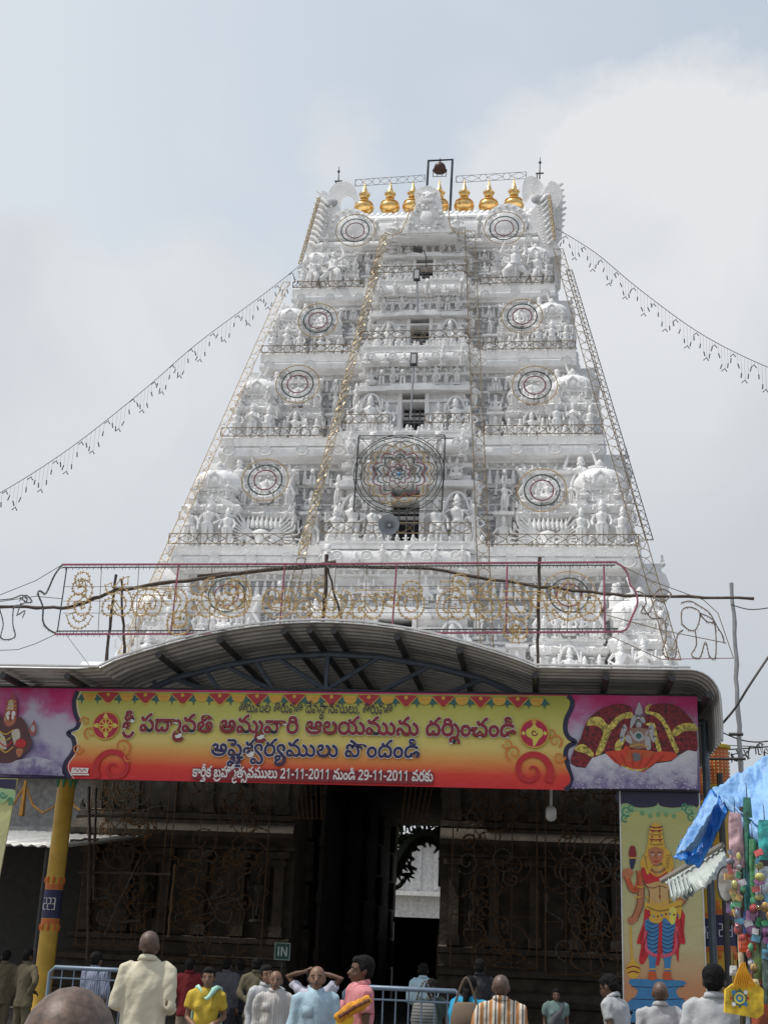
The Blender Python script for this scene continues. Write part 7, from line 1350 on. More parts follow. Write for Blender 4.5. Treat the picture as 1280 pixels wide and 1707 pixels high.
def person(lab, px, Y, H, ang, shirt, pants, skin='m', hair='short', aL='down', aR='down', dress=None, sleeve='full', yaw=0, tilt=0, vox=.013, grp=None, seed=0, build_=1., lean=0, px_is_x=False):
    x = px if px_is_x else at(px, 1600, Y).x
    sk = SK[skin]; k = H/1.70
    t = thing('person', lab, 'person', (x, Y, 0), ang, grp)
    off0 = dict(off=(0, 0, 0), loc=(0, 0, 0)); bw = build_
    LN = Matrix.Translation((0, 0, .95)) @ Matrix.Rotation(lean, 4, 'X') @ Matrix.Translation((0, 0, -.95)) if lean else Matrix.Identity(4)
    K = Matrix.Scale(k, 4)
    def fin(m, nm, mt, parent=t, upper=True, **kw):
        m.v = [tuple(K @ ((LN if upper else Matrix.Identity(4)) @ Vector(p)) if not upper or p[2] > .95 else K @ Vector(p)) for p in m.v]
        return m.build(nm, mt, parent, 180, **off0)
    # ---- body
    b = MB()
    b.loft([(.84, .15*bw, .10), (.95, .155*bw, .105), (1.05, .13*bw, .09), (1.2, .155*bw, .095), (1.34, .165, .085), (1.40, .135, .065), (1.45, .06, .055)], 12)
    b.tube([(0, .012, 1.42), (0, .002, 1.50), (0, -.008, 1.56)], [.056, .05, .052], 10)
    for s_, st in ((-1, .02), (1, -.02)):
        b.tube([(s_*.09, 0, .88), (s_*.10, -.01, .5), (s_*.10, .0, .1), (s_*.10, 0, .07)], [.085, .058, .042, .045], 8); b.tube([(s_*.10, .03, .05), (s_*.105, -.06, .045), (s_*.11, -.15, .03)], [.042, .042, .03], 7)
    arms = []
    for s_, a in ((-1, aL), (1, aR)):
        P = [Vector((s_*(p[0]-.028)*(.92+.08*bw), p[1], p[2]-.012)) for p in (ARM[a] if isinstance(a, str) else a)]; arms.append((s_, P))
        b.tube([P[0]+Vector((-s_*.03, 0, .0)), P[0], P[0].lerp(P[1], .5), P[1], P[1].lerp(P[2], .45), P[2]], [.038, .044, .042, .036, .035, .025], 8)
        hand(b, P[2], P[2]-P[1] if a not in ('fold', 'front') else (P[2]-P[1])*.6+Vector((0, 0, -.02)), -s_)
    # ---- head with face
    HM = Matrix.Translation((0, -.0, 1.482)) @ Matrix.Scale(1.05, 4) @ Matrix.Rotation(yaw, 4, 'Z') @ Matrix.Rotation(tilt, 4, 'X')
    h = MB()
    h.ball((0, .012, .102), (.074, .092, .088), 14, 10); h.ball((0, -.02, .055), (.058, .068, .075), 12, 8); h.ball((0, -.045, .0), (.034, .035, .03), 8, 6)
    h.tube([(0, -.085, .085), (0, -.105, .05), (0, -.098, .042)], [.009, .015, .012], 6); h.ball((0, -.082, .022), (.026, .014, .012), 8, 5)
    for s_ in (-1, 1):
        h.ball((s_*.074, .012, .07), (.012, .022, .032), 6, 5); h.ball((s_*.036, -.064, .097), (.024, .012, .008), 6, 4); h.ball((s_*.042, -.055, .045), (.02, .018, .022), 6, 4)
    b.merge(h, HM)
    bo = fin(b, 'body', sk); remesh(bo, vox)
    face_seen = True
    for s_ in (-1, 1):
        e_ = MB(); e_.ball((s_*.031, -.079, .080), (.0115, .006, .0045), 8, 5); e2 = MB(); e2.merge(e_, HM); eo = fin(e2, 'eye', EYE)
        e_ = MB(); e_.ball((s_*.031, -.0835, .080), (.006, .003, .0048), 6, 4); e2 = MB(); e2.merge(e_, HM); fin(e2, 'iris', IRIS, eo)
        if hair != 'bald': 
            e_ = MB(); e_.tube([(s_*.015, -.087, .098), (s_*.032, -.086, .103), (s_*.05, -.074, .097)], [.004, .005, .003], 5); e2 = MB(); e2.merge(e_, HM); fin(e2, 'eyebrow', BLACKM)
    e_ = MB(); e_.ball((0, -.093, .022), (.022, .006, .0065), 8, 5); e2 = MB(); e2.merge(e_, HM); fin(e2, 'lips', LIP)
    if hair in ('moustache', 'balding'):
        e_ = MB(); e_.tube([(-.024, -.088, .031), (0, -.097, .036), (.024, -.088, .031)], [.005, .008, .005], 5); e2 = MB(); e2.merge(e_, HM); fin(e2, 'moustache', GREYH if hair == 'balding' else BLACKM)
    # ---- hair
    g = MB()
    if hair == 'bald':
        g.ball((0, .018, .103), (.0755, .0925, .0875), 14, 10)
        g.v = [p for p in g.v]; g2_ = MB(); g2_.merge(g, HM @ Matrix.Translation((0, .003, .002))); hm = SHAVEN
    elif hair == 'balding':
        for s_ in (-1, 1): g.ball((s_*.05, .035, .075), (.034, .062, .045), 10, 7)
        g.ball((0, .075, .07), (.062, .036, .05), 10, 7); g2_ = MB(); g2_.merge(g, HM); hm = GREYH
    else:
        g.ball((0, .028, .118), (.083, .095, .088), 14, 10); g.ball((0, .055, .075), (.076, .06, .07), 12, 8); g.ball((0, -.03, .158), (.06, .05, .035), 10, 6)
        for s_ in (-1, 1): g.ball((s_*.066, .0, .10), (.018, .03, .045), 8, 5)
        if hair in ('long', 'bun', 'plait'):
            g.ball((0, .07, .03), (.065, .045, .07), 10, 7)
            if hair == 'bun': g.ball((0, .125, .06), (.05, .045, .05), 10, 7)
            if hair == 'plait': g.tube([(0, .1, .04), (0, .13, -.08), (0, .14, -.28), (0, .13, -.48)], [.04, .034, .028, .012], 8)
            if hair == 'long': g.tube([(0, .08, .02), (0, .11, -.06), (0, .12, -.18)], [.07, .075, .04], 9)
        g2_ = MB(); g2_.merge(g, HM); hm = BLACKM
    ho = fin(g2_, 'hair', hm)
    if hair not in ('bald',): remesh(ho, .012, .006, seed+2, 40)
    # ---- clothes
    c = MB(); fem = dress is not None
    hemz = .74 if not fem else .9
    c.loft([(hemz, .19*bw, .14), (.86, .185*bw, .135), (1.0, .165*bw, .125, 0, -.0), (1.15, .17*bw, .125), (1.3, .19*bw**.5, .12), (1.36, .19, .108), (1.405, .175, .092), (1.44, .12, .078, 0, .005), (1.465, .066, .064, 0, .008)], 16)
    if fem:
        for s_ in (-1, 1): c.ball((s_*.075, -.085, 1.24), (.065, .06, .06), 10, 6)
    cut = {'full': .96, 'roll': .72, 'short': .42}[sleeve]
    for s_, P in arms:
        pts = [P[0]+Vector((-s_*.06, 0, .012)), P[0]+Vector((s_*.0, 0, -.012)), P[0].lerp(P[1], .5), P[1]]
        rr = [.066, .07, .066, .058]
        if cut <= .5: pts = pts[:3]; pts[2] = P[0].lerp(P[1], .62); rr = [.066, .072, .07]
        else: pts.append(P[1].lerp(P[2], (cut-.5)*2)); rr.append(.045 if cut > .8 else .052)
        c.tube(pts, rr, 10)
    so = fin(c, 'shirt' if not fem else 'blouse', shirt); remesh(so, .015, .024, seed, 8, None, 3)
    if not fem:
        cl = MB(); cl.rings([[(.062*math.cos(a)*f_, .012+.06*math.sin(a)*f_, z+.015*math.sin(a)) for a in [2*math.pi*j/16 for j in range(16)]] for f_, z in ((1.0, 1.45), (1.02, 1.488), (1.16, 1.484), (1.42, 1.448), (1.1, 1.44))], cap=False); fin(cl, 'collar', shirt, so)
        bt = MB(); bt.tube([(0, -.112, 1.40), (0, -.134, 1.25), (0, -.136, 1.05), (0, -.146, .8)], .006, 4, flat=1); fin(bt, 'placket', shirt, so)
        pk = MB(); pk.box((-.09, -.128, 1.26), (.10, .012, .11)); fin(pk, 'pocket', shirt, so)
        l = MB()
        l.loft([(.98, .16*bw, .115), (.88, .168*bw, .12), (.8, .17*bw, .12)], 12)
        for s_ in (-1, 1): l.tube([(s_*.085, 0, .86), (s_*.10, -.01, .5), (s_*.10, .01, .08)], [.098, .082, .07], 9)
        lo = fin(l, 'trousers', pants, upper=False); remesh(lo, .02, .012, seed+5, 7)
    else:
        l = MB(); l.loft([(1.0, .15, .11), (.88, .18, .135), (.6, .2, .17), (.3, .215, .19), (.06, .23, .2)], 16); lo = fin(l, 'skirt', pants, upper=False); remesh(lo, .022, .02, seed+5, 6)
        if dress:
            d = MB()
            if dress[0] == 'scarf':
                P = cr([(-.17, .10, 1.30), (-.12, .02, 1.465), (-.06, -.07, 1.42), (.02, -.16, 1.33), (.1, -.08, 1.44), (.16, .04, 1.44), (.17, .12, 1.2), (.17, .13, .9)], 5); d.tube(P, [.022+.01*math.sin(i*.4) for i in range(len(P))], 8)
                P = cr([(-.13, .05, 1.44), (-.17, .11, 1.2), (-.18, .12, .95)], 4); d.tube(P, .024, 7)
            else:
                P = cr([(-.17, -.1, .95), (-.05, -.16, 1.12), (.08, -.14, 1.3), (.15, -.02, 1.45), (.14, .1, 1.32), (.12, .14, 1.05), (.13, .15, .75)], 5); d.tube(P, [.05+.035*math.sin(i*.35) for i in range(len(P))], 8)
                d.loft([(.95, .19, .15), (1.08, .165, .135), (1.16, .17, .13)], 14)
            do = fin(d, 'scarf' if dress[0] == 'scarf' else 'sari_drape', dress[1]); remesh(do, .016, .014, seed+9, 11)
    for s_ in (-1, 1):
        f_ = MB(); f_.tube([(s_*.10, .045, .03), (s_*.105, -.05, .03), (s_*.11, -.165, .025)], [.045, .05, .035], 8); fin(f_, 'shoe', DARKM, upper=False)
    return t
CREAM = mat('cream_shirt', (.60, .55, .42), .85, var=.06, vscale=5, bump=.25, bscale=20, spec=.2); DKTR = mat('dark_trousers', (.035, .035, .04), .85, spec=.2); KHAKI = mat('khaki_uniform', (.13, .11, .07), .85, spec=.2)
YELC = mat('yellow_kameez', (.52, .37, .05), .8, bump=.2, spec=.2); MINT = mat('mint_scarf', (.40, .66, .55), .7, spec=.2); GWHITE = stripes('grey_white_shirt', (.50, .48, .46), (.40, .38, .37), 34, .3); LBLUE = mat('pale_blue_shirt', (.38, .52, .60), .85, var=.06, bump=.25, bscale=20, spec=.2)
PINKS = stripes('pink_shirt', (.62, .26, .27), (.50, .16, .18), 30, .3); STRI = stripes('orange_striped_shirt', (.62, .55, .46), (.42, .19, .07), 13, .35, line2=(.04, .035, .04)); BSTR = stripes('blue_striped_shirt', (.30, .33, .42), (.12, .14, .22), 36, .4)
WSTR = stripes('white_striped_shirt', (.60, .60, .66), (.35, .33, .48), 40, .3); WSH = mat('grey_cotton_shirt', (.42, .43, .44), .85, bump=.25, bscale=20, spec=.2); MARO = mat('maroon_shirt', (.16, .02, .025), .85, spec=.2); BLKC = mat('black_cloth', (.03, .03, .035), .85, spec=.2)
SBLUE = mat('bright_blue_sari', (.03, .30, .50), .7, spec=.2); DKGRN = mat('dark_sari', (.05, .07, .06), .8, spec=.2); REDC = mat('red_cloth', (.50, .03, .05), .8, spec=.2); GRYC = mat('dark_grey_cloth', (.09, .09, .10), .85, spec=.2); TEAL = mat('grey_teal_blouse', (.14, .20, .19), .8, spec=.2); BEIGE = mat('beige_trousers', (.25, .20, .15), .85, spec=.2)
PI = math.pi
person('shaven headed person close to the camera at the lower left, seen from behind', 137, 2.2, 1.615, PI, WSH, DKTR, 'm', 'bald', seed=1, vox=.009)
person('tall shaven man in a cream shirt seen from behind', 248, 11.6, 1.80, PI, CREAM, DKTR, 'd', 'bald', aL='bend', aR='bend', seed=2, build_=1.15, sleeve='full', vox=.011)
person('smiling woman in a yellow dress with a mint scarf', 350, 14.2, 1.475, .1, YELC, YELC, 'm', 'short', aL='front', aR='bend', dress=('scarf', MINT), sleeve='short', seed=3, vox=.011, build_=.8)
person('older man in a grey white striped shirt facing the camera', 462, 14.4, 1.475, .15, GWHITE, DKTR, 'm', 'balding', seed=4, vox=.011, build_=.92)
person('balding man in a pale blue shirt looking up at the camera', 530, 12.2, 1.565, .3, LBLUE, DKTR, 'm', 'balding', aL='down', aR='front', sleeve='roll', seed=5, vox=.011, tilt=-.1, yaw=-.2)
person('man in a white striped shirt holding both hands behind his head', 526, 15.0, 1.50, 2.8, WSTR, DKTR, 'd', 'short', aL='head', aR='head', sleeve='short', seed=6)
pk_ = person('young man in a pink shirt turned to the left with an orange bundle', 602, 11.6, 1.665, -1.15, PINKS, DKTR, 'd', 'short', aL='front', aR='front', sleeve='short', seed=7, vox=.011)
person('shaven man in an orange and black striped shirt seen from behind', 835, 12.0, 1.56, PI, STRI, DKTR, 'd', 'bald', aL='bend', aR='bend', seed=8, vox=.011, build_=1.05)
person('man in a blue striped shirt seen from behind at the left barrier', 162, 18.5, 1.55, PI-.3, BSTR, DKTR, 'd', 'short', aL='front', aR='front', sleeve='roll', seed=9)
person('guard in khaki uniform at the far left looking to the right', 48, 20.6, 1.53, PI-.5, KHAKI, KHAKI, 'd', 'short', aL='akimbo', aR='front', seed=10)
person('second khaki clad man half hidden at the left frame edge', 10, 21.5, 1.50, PI+.4, KHAKI, KHAKI, 'd', 'short', seed=11)
person('man in a maroon shirt seen from behind in the shade', 318, 20.6, 1.50, PI+.1, MARO, BEIGE, 'd', 'short', aL='bend', aR='bend', seed=12)
person('man in dark clothes standing just right of the maroon shirt', 380, 21.5, 1.52, PI-.2, GRYC, DKTR, 'd', 'short', seed=13)
person('guard in dark khaki right of the yellow woman with hands behind him', 430, 20.4, 1.56, PI, KHAKI, KHAKI, 'd', 'short', aL=[(.205, 0, 1.4), (.28, .08, 1.14), (.1, .19, .98)], aR=[(.205, 0, 1.4), (.28, .08, 1.14), (.1, .19, .98)], seed=14)
person('man in black far back between the guard and the doorway', 402, 22.5, 1.50, PI+.4, BLKC, DKTR, 'd', 'short', seed=15)
person('thin man peering over the shoulder of the grey striped shirt', 447, 15.4, 1.51, .5, WSH, DKTR, 'm', 'short', seed=16)
person('woman in a dark sari with a grey striped bag, seen from behind', 720, 15.5, 1.44, PI+.4, DKGRN, DKGRN, 'd', 'bun', aL='down', aR='down', dress=('sari', DKGRN), sleeve='short', seed=17)
person('woman in a bright blue sari carrying a brown bag', 785, 14.5, 1.50, PI-.4, SBLUE, SBLUE, 'd', 'plait', aL='down', aR='bend', dress=('sari', SBLUE), sleeve='short', seed=18)
person('smiling woman in a grey teal blouse standing in the shade', 926, 20.5, 1.30, .1, TEAL, GRYC, 'd', 'short', aL='down', aR='down', dress=('sari', GRYC), sleeve='short', seed=19)
person('man in a white shirt bending to the left before the poster', 1036, 14.0, 1.60, PI/2+2.6, WSH, DKTR, 'd', 'short', aL='front', aR='down', sleeve='short', seed=20, lean=.25, tilt=.2)
person('man in a pale grey shirt seen from behind before the blue pedestal', 1098, 13.0, 1.55, PI, WSH, DKTR, 'd', 'bald', seed=21, sleeve='short')
person('man with thick black hair in a grey shirt by the stall, seen from behind', 1188, 10.5, 1.71, PI-.2, WSH, DKTR, 'd', 'short', aL='down', aR='bend', seed=22, vox=.011, tilt=.15)
person('child in red squeezed between the poster and the stall', 1156, 12.5, 1.42, PI+.5, REDC, DKTR, 'd', 'short', seed=23, build_=.85)
person('man in dark clothes deep in the shade right of the doorway', 800, 20.5, 1.68, PI, BLKC, DKTR, 'd', 'short', seed=24)
person('pale blue shirted man partly hidden behind the right barrier', 706, 21.0, 1.58, PI, LBLUE, DKTR, 'd', 'short', seed=25, aL='front', aR='front', build_=.85)
# things carried
bn = thing('cloth_bundle', 'orange and yellow cloth bundle held by the man in pink', 'bundle', at(590, 1676, 11.2))
m = MB(); m.tube([at(562, 1700, 11.25), at(578, 1686, 11.22), at(600, 1674, 11.22), at(618, 1664, 11.25)], [.042, .052, .05, .035], 10); o = m.build('cloth', mat('orange_cloth', (.70, .30, .02), .8, var=.3, vscale=30), bn); remesh(o, .014, .014, 4, 14)
m = MB(); m.tube([at(564, 1696, 11.17), at(590, 1679, 11.16), at(616, 1667, 11.2)], .016, 6); m.build('patterned_border', mat('brown_border', (.2, .07, .03), .8, var=.6, vscale=60), bn)
m = MB(); m.ball(at(574, 1700, 11.28), (.075, .06, .08), 12, 8); o = m.build('yellow_bag', mat('yellow_cloth', (.72, .45, .03), .8), bn); remesh(o, .014, .014, 6, 12)
for lab, px, py, Y, mt, s_ in (('brown shoulder bag on the back of the blue sari woman', 776, 1690, 14.25, mat('brown_bag', (.16, .11, .07), .7), .16), ('grey striped handbag of the woman in the dark sari', 707, 1688, 15.25, stripes('striped_bag', (.25, .25, .24), (.1, .1, .1), 30, .4, 'Z'), .15)):
    P = at(px, py, Y); b_ = thing('shoulder_bag', lab, 'bag', P); m = MB(); m.loft([(P.z-s_, s_*.9, .05), (P.z-s_*.5, s_, .07), (P.z+s_*.6, s_*.8, .05), (P.z+s_*.7, s_*.6, .03)], 12, P.x, P.y); m.build('body', mt, b_, 60)
    m = MB(); m.tube(cr([(P.x-s_*.7, Y, P.z+s_*.6), (P.x, Y-.03, P.z+s_*2.2), (P.x+s_*.7, Y, P.z+s_*.6)], 6), .012, 5); m.build('strap', mt, b_)
# crowd barriers
BAR = mat('barrier_blue_paint', (.16, .21, .28), .45, .2)
def barrier(lab, x0, x1, Y, z1):
    b_ = thing('crowd_barrier', lab, 'barrier', ((x0+x1)/2, Y, 0), 0, 'crowd barriers before the gate')
    m = MB(); m.tube([(x0, Y, .1), (x0, Y, z1-.06), (x0+.06, Y, z1), (x1-.06, Y, z1), (x1, Y, z1-.06), (x1, Y, .1)], .026, 8); m.build('frame', BAR, b_, 60)
    n = int((x1-x0)/.14)
    for k in range(1, n): m = MB(); m.tube([(x0+(x1-x0)*k/n, Y, .2), (x0+(x1-x0)*k/n, Y, z1)], .009, 5); m.build('upright_bar', BAR, b_)
    for zz in (.2, z1-.12, z1-.42): m = MB(); m.tube([(x0, Y, zz), (x1, Y, zz)], .012, 6); m.build('rail', BAR, b_)
A, B = at(85, 1612, 16.2), at(246, 1612, 16.2); barrier('blue grey crowd barrier at the left behind the cream shirt man', A.x, B.x, 16.2, A.z)
A, B = at(575, 1644, 15), at(768, 1649, 15); barrier('blue grey crowd barrier in front of the dark doorway', A.x, B.x, 15, A.z)
A, B = at(-60, 1612, 21), at(60, 1612, 21); barrier('crowd barrier behind the khaki guards at the left edge', A.x, B.x, 19.6, 1.1)

# ---------------------------------------------------------------- stall at the right edge
TY = 8.2
def tarp(nm, P, Ys, mt, parent, nu=26, nv=14, amp=.03, seed=1):
    """wrinkled cloth between four corner points given in order"""
    a, b, c, d = [at(p[0], p[1], y) for p, y in zip(P, Ys)]; vv = []
    for i in range(nu+1):
        for j in range(nv+1):
            u_, v_ = i/nu, j/nv; p = a.lerp(b, u_).lerp(d.lerp(c, u_), v_)
            n_ = noise.noise(Vector((u_*5+seed, v_*9, seed)))+.5*noise.noise(Vector((u_*13, v_*20, seed*2)))+.25*noise.noise(Vector((u_*30, v_*40, seed)))
            vv.append(p+Vector((.0, -.5, .8))*amp*n_+Vector((0, 0, -.10*math.sin(math.pi*u_)*math.sin(math.pi*v_))))
    m = MB(); m.add(vv, [(i*(nv+1)+j, i*(nv+1)+j+1, (i+1)*(nv+1)+j+1, (i+1)*(nv+1)+j) for i in range(nu) for j in range(nv)])
    o = m.build(nm, mt, parent, 180); s_ = o.modifiers.new('t', 'SOLIDIFY'); s_.thickness = .006; return o
TB = mat('pale_blue_tarpaulin', (.22, .42, .72), .5, var=.12, vscale=8, bump=.6, bscale=22); TB2 = mat('bright_blue_tarpaulin', (.02, .20, .62), .4, var=.15, vscale=8, bump=.4)
ta = thing('tarpaulin', 'pale blue wrinkled tarpaulin over the stall at the right edge', 'tarpaulin', at(1240, 1340, 8))
tarp('cover', [(1186, 1316), (1300, 1246), (1320, 1410), (1208, 1338)], [7.6, 7.9, 6.9, 7.2], TB, ta, seed=2, nu=48, nv=28)
tarp('front_drape', [(1208, 1338), (1330, 1408), (1325, 1420), (1214, 1352)], [7.2, 6.9, 6.88, 7.2], TB, ta, seed=6, nv=4, amp=.01)
tb = thing('rolled_tarpaulin', 'bright blue roll of tarpaulin hanging from the stall corner', 'tarpaulin', at(1160, 1380, 7.4))
tarp('hanging_cloth', [(1184, 1318), (1218, 1342), (1166, 1446), (1121, 1428)], [7.45, 7.3, 7.2, 7.25], TB2, tb, 14, 26, .035, 4)
tarp('folded_edge', [(1184, 1322), (1196, 1332), (1146, 1412), (1124, 1424)], [7.40, 7.26, 7.14, 7.2], TB, tb, 8, 20, .02, 8)
fl = thing('metal_sheet_flap', 'torn pale corrugated metal sheet jutting from the stall', 'sheet', at(1160, 1460, 7.6))
def flap(P, Ys, mt, cor=.007, n=30, nm='sheet', fr=9.):
    a, b, c, d = [at(p[0], p[1], y) for p, y in zip(P, Ys)]; vv = []; rr = random.Random(n)
    for i in range(n+1):
        u_ = i/n; e_ = Vector((0, 0, cor*math.sin(u_*fr*2*math.pi))); p = a.lerp(b, u_)+e_; q_ = d.lerp(c, u_)+e_+Vector((0, 0, rr.uniform(-.008, .008))); vv += [p, (p+q_)/2, q_]
    m = MB(); m.add(vv, [(3*i+j, 3*i+j+1, 3*i+j+4, 3*i+j+3) for i in range(n) for j in (0, 1)]); o = m.build(nm, mt, fl, 180); s_ = o.modifiers.new('t', 'SOLIDIFY'); s_.thickness = .004
flap([(1104, 1468), (1200, 1408), (1222, 1446), (1140, 1500)], [7.9, 7.6, 7.2, 7.4], mat('pale_green_sheet', (.50, .55, .52), .5, .2, dirt=.4), nm='sheet', fr=11)
flap([(1112, 1470), (1144, 1458), (1152, 1482), (1118, 1498)], [7.5, 7.5, 7.2, 7.25], mat('pale_green_sheet', (.50, .55, .52), .5, .2), .02, nm='torn_end', fr=5)
m = MB(); m.tube([at(1102, 1468, 7.8), at(1204, 1408, 7.5)], .018, 6); m.build('batten', mat('grey_wood', (.25, .23, .2), .8), fl)
st = thing('stall_frame', 'dark wooden frame of the goods stall at the right edge', 'stall', at(1250, 1700, 7.2))
for P, Y in (([(1236, 1345), (1238, 1900)], 7.3), ([(1290, 1330), (1290, 1900)], 6.8), ([(1214, 1470), (1300, 1478)], 7.3), ([(1214, 1538), (1300, 1545)], 7.35)):
    m = MB(); m.tube([at(a, b, Y) for a, b in P], .016, 6); m.build('pole', mat('dark_wood', (.06, .045, .03), .8), st)
m = MB(); a = at(1250, 1500, 8.2); m.box((a.x+.75, 8.25, 1.2), (1.5, .05, 2.4)); m.build('back_board', mat('dark_board', (.05, .048, .045), .8), st)
m = MB(); A = at(1262, 1690, 7.2); m.box((A.x+.5, 7.5, .45), (1.3, .8, .9)); m.build('counter', mat('dark_wood', (.06, .045, .03), .8), st)
def glossy(nm, c, v2=.5): return mat(nm, c, .16, var=v2, vscale=14, bump=.35, bscale=22, coat=.8)
def packet(lab, px, py, w_, h_, Y, mt, nm='hanging_packet', cat='packet', rot=0, seed=0):
    C = at(px, py, Y); W = w_/F_PX*Y/2*1.03; Hh = h_/F_PX*Y/2*1.03; t = thing(nm, lab, cat, C, 0, 'goods hanging at the stall'); vv = []; n = 10; k_ = 14; rr = random.Random(seed+int(px)); M_ = Matrix.Rotation(rot, 3, 'Y')
    for s_ in (-1, 1):
        for i in range(k_+1):
            for j in range(n+1):
                u_, v_ = j/n*2-1, i/k_*2-1; b_ = (1-u_**4)*(1-v_**4); vv.append(M_ @ Vector((u_*W*(1-.25*max(0, v_)**3), s_*(.004+.45*min(W, Hh)*b_*(.6+.6*noise.noise(Vector((u_*1.5+px, v_*2.5, s_))))), v_*Hh)))
    ff = []
    for s_ in (0, 1):
        o_ = s_*(n+1)*(k_+1)
        for i in range(k_):
            for j in range(n): ff.append((o_+i*(n+1)+j, o_+i*(n+1)+j+1, o_+(i+1)*(n+1)+j+1, o_+(i+1)*(n+1)+j))
    m = MB(); m.add(vv, ff); m.build('pouch', mt, t, 180, off=(0, 0, 0), loc=(0, 0, 0))
    m = MB(); m.tube([M_ @ Vector((0, 0, Hh)), M_ @ Vector((0, 0, Hh+.06)), Vector((.0, .02, Hh+.08))], [.003, .002, .002], 4); m.build('string', WIRE, t, off=(0, 0, 0), loc=(0, 0, 0))
packet('pink spotted packet hanging under the tarpaulin', 1226, 1400, 22, 82, 7.1, glossy('pink_spotted_plastic', (.72, .42, .45)))
packet('upper long dark green bag hanging beside the pink packet', 1247, 1390, 14, 110, 7.1, glossy('dark_green_plastic', (.02, .18, .11), .4)); packet('lower long green bag with a paler stripe', 1256, 1455, 13, 100, 7.05, glossy('mid_green_plastic', (.08, .30, .12), .4)); packet('long teal bag hanging between the green ones', 1244, 1470, 10, 90, 7.12, glossy('teal_plastic', (.05, .26, .27), .4))
packet('turquoise packet at the right frame edge', 1275, 1400, 22, 60, 7.0, glossy('turquoise_plastic', (.04, .45, .45), .5)); packet('clear bag with red and green toys', 1222, 1480, 24, 56, 7.05, glossy('clear_red_plastic', (.55, .28, .28), .9))
packet('silvery clear bag at the right frame edge', 1272, 1478, 26, 60, 7.0, glossy('silver_plastic', (.40, .46, .52), .6)); packet('blue hanging packet below the purple one', 1246, 1548, 14, 50, 7.05, glossy('blue_plastic', (.08, .18, .48), .4)); packet('large dark shiny bag at the right edge', 1272, 1545, 26, 80, 6.95, glossy('dark_shiny_plastic', (.10, .12, .16), .8))
packet('small purple packet under the clear bag', 1222, 1513, 22, 16, 7.02, glossy('purple_plastic', (.32, .20, .42), .3)); packet('white and magenta packet hanging low on the pole', 1229, 1532, 9, 40, 7.0, glossy('magenta_plastic', (.70, .30, .50), .6)); packet('green yellow toy bag above the yellow bag', 1262, 1600, 16, 56, 6.95, glossy('green_yellow_plastic', (.25, .38, .12), .9))
packet('red and white knotted plastic at the stall', 1245, 1572, 26, 26, 6.95, glossy('red_orange_plastic', (.75, .10, .03), .4)); packet('long cream packet left of the red knotted plastic', 1234, 1590, 8, 62, 6.97, glossy('cream_plastic', (.62, .55, .38), .3)); packet('cream card box between the yellow bag and the red cloth', 1256, 1645, 16, 22, 6.85, mat('cream_card', (.6, .5, .3), .6))
packet('red cloth hanging behind the yellow bag at the frame edge', 1268, 1680, 30, 110, 7.0, glossy('red_brown_plastic', (.40, .07, .02), .4), 'hanging_cloth', 'cloth'); packet('dark green toy bag at the frame edge beside the yellow tassels', 1277, 1620, 14, 90, 6.9, glossy('dark_mixed_plastic', (.10, .16, .14), .9)); packet('white round wrapped tin in plastic left of the tassels', 1222, 1618, 12, 14, 7.0, glossy('white_plastic', (.6, .6, .6), .2))
CC = [(.6, .1, .1), (.1, .35, .5), (.55, .5, .15), (.5, .2, .45), (.1, .4, .2), (.55, .55, .58), (.6, .35, .1), (.25, .25, .3)]
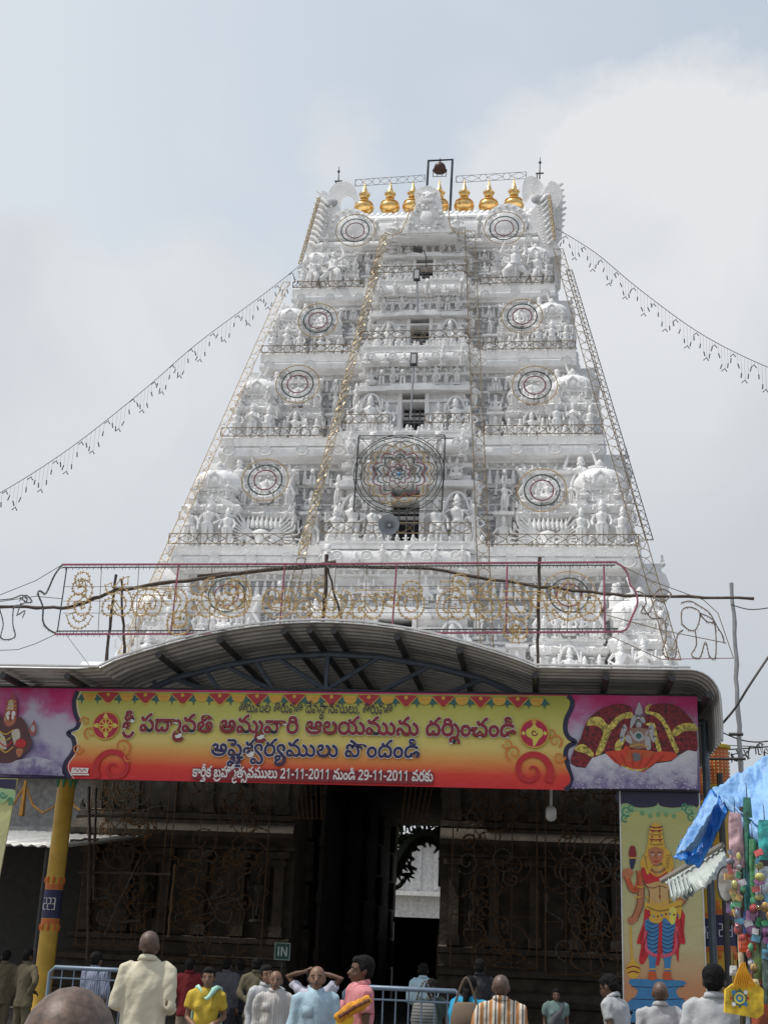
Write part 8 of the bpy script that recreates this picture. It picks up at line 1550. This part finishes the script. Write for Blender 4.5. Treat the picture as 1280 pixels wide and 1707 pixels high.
for w_, (x0, y0, n_, lab) in enumerate(((1219, 1420, 9, 'leftmost string of small glittering trinkets at the stall'), (1233, 1430, 11, 'string of small trinkets behind the green bags'), (1263, 1420, 12, 'string of small trinkets right of the green bags'), (1251, 1500, 10, 'string of small trinkets above the yellow bag'), (1279, 1500, 10, 'string of small trinkets at the right frame edge'))):
    t = thing('trinket_string', lab, 'trinkets', at(x0, y0, 6.92), 0, 'strings of trinkets at the stall'); rr = random.Random(w_+3)
    m = MB(); m.tube([at(x0, y0-8, 6.92), at(x0+2, y0+n_*14, 6.92)], .002, 4); m.build('string', WIRE, t)
    for k in range(n_):
        p = at(x0+rr.uniform(-5, 5), y0+k*13+rr.uniform(-3, 3), 6.90+rr.uniform(-.03, .03)); c_ = rr.choice(CC); m = MB()
        if rr.random() < .5: m.ball(p, (rr.uniform(.012, .026), .014, rr.uniform(.014, .028)), 8, 5)
        else: m.box(p, (rr.uniform(.02, .05), .015, rr.uniform(.025, .05)), rr.uniform(-.5, .5), rr.uniform(-.5, .5))
        m.build('trinket', glossy('trinket_%d' % CC.index(c_), c_, .6), t, 60)
# round mirror and printed yellow bag
mr_ = thing('round_mirror', 'oval mirror with a thin dark rim hanging at the stall', 'mirror', at(1209, 1474, 7.0)); m = MB(); m.tube([(.042*math.cos(a), 0, .085*math.sin(a)) for a in [2*math.pi*j/24 for j in range(25)]], .005, 5); m.build('rim', DARKM, mr_, off=(0, 0, 0), loc=(0, 0, 0)); m = MB(); m.rings([[(.04*math.cos(a), y, .083*math.sin(a)) for a in [2*math.pi*j/24 for j in range(24)]] for y in (-.003, .003)]); m.build('glass', mat('grey_mirror', (.55, .53, .5), .25, .5, var=.2, vscale=30), mr_, off=(0, 0, 0), loc=(0, 0, 0))
yb = thing('yellow_bag', 'yellow printed cloth bag with orange tassels hanging at the stall', 'bag', at(1243, 1662, 6.8)); C = yb.location
def yq(a, b, Y=6.8): return at(a, b, Y)
m = MB(); fr_ = [yq(1209, 1650), yq(1222, 1640), yq(1262, 1640), yq(1272, 1650), yq(1272, 1690), yq(1262, 1698), yq(1208, 1688)]; m.rings([fr_, [p+Vector((0, .06, 0)) for p in fr_]]); o = m.build('pouch', mat('yellow_print_cloth', (.66, .44, .03), .7, var=.35, vscale=22), yb, 50)
m = MB()
for k in range(9): m.tube([yq(1222+k*4.6, 1645, 6.78), yq(1228+k*2.4, 1624, 6.77), yq(1236+k*.8, 1604+k % 3*4, 6.77)], [.005, .0045, .003], 5)
m.build('tassel', mat('orange_yellow_yarn', (.80, .36, .01), .6), yb, 60)
Sx = Sheet(6.79, at, yb)
for rr_, c_ in ((.035, LGR), (.027, YL), (.018, BLU), (.009, YL)): Sx.disc((1232, 1664), rr_, c_, 'printed_roundel')
for k in range(8): a = k*.785; Sx.disc((1232+14*math.cos(a), 1664+14*math.sin(a)), .006+.004*(k % 2), (REDI, BLU, LGR, WHI)[k % 4], 'printed_flower')
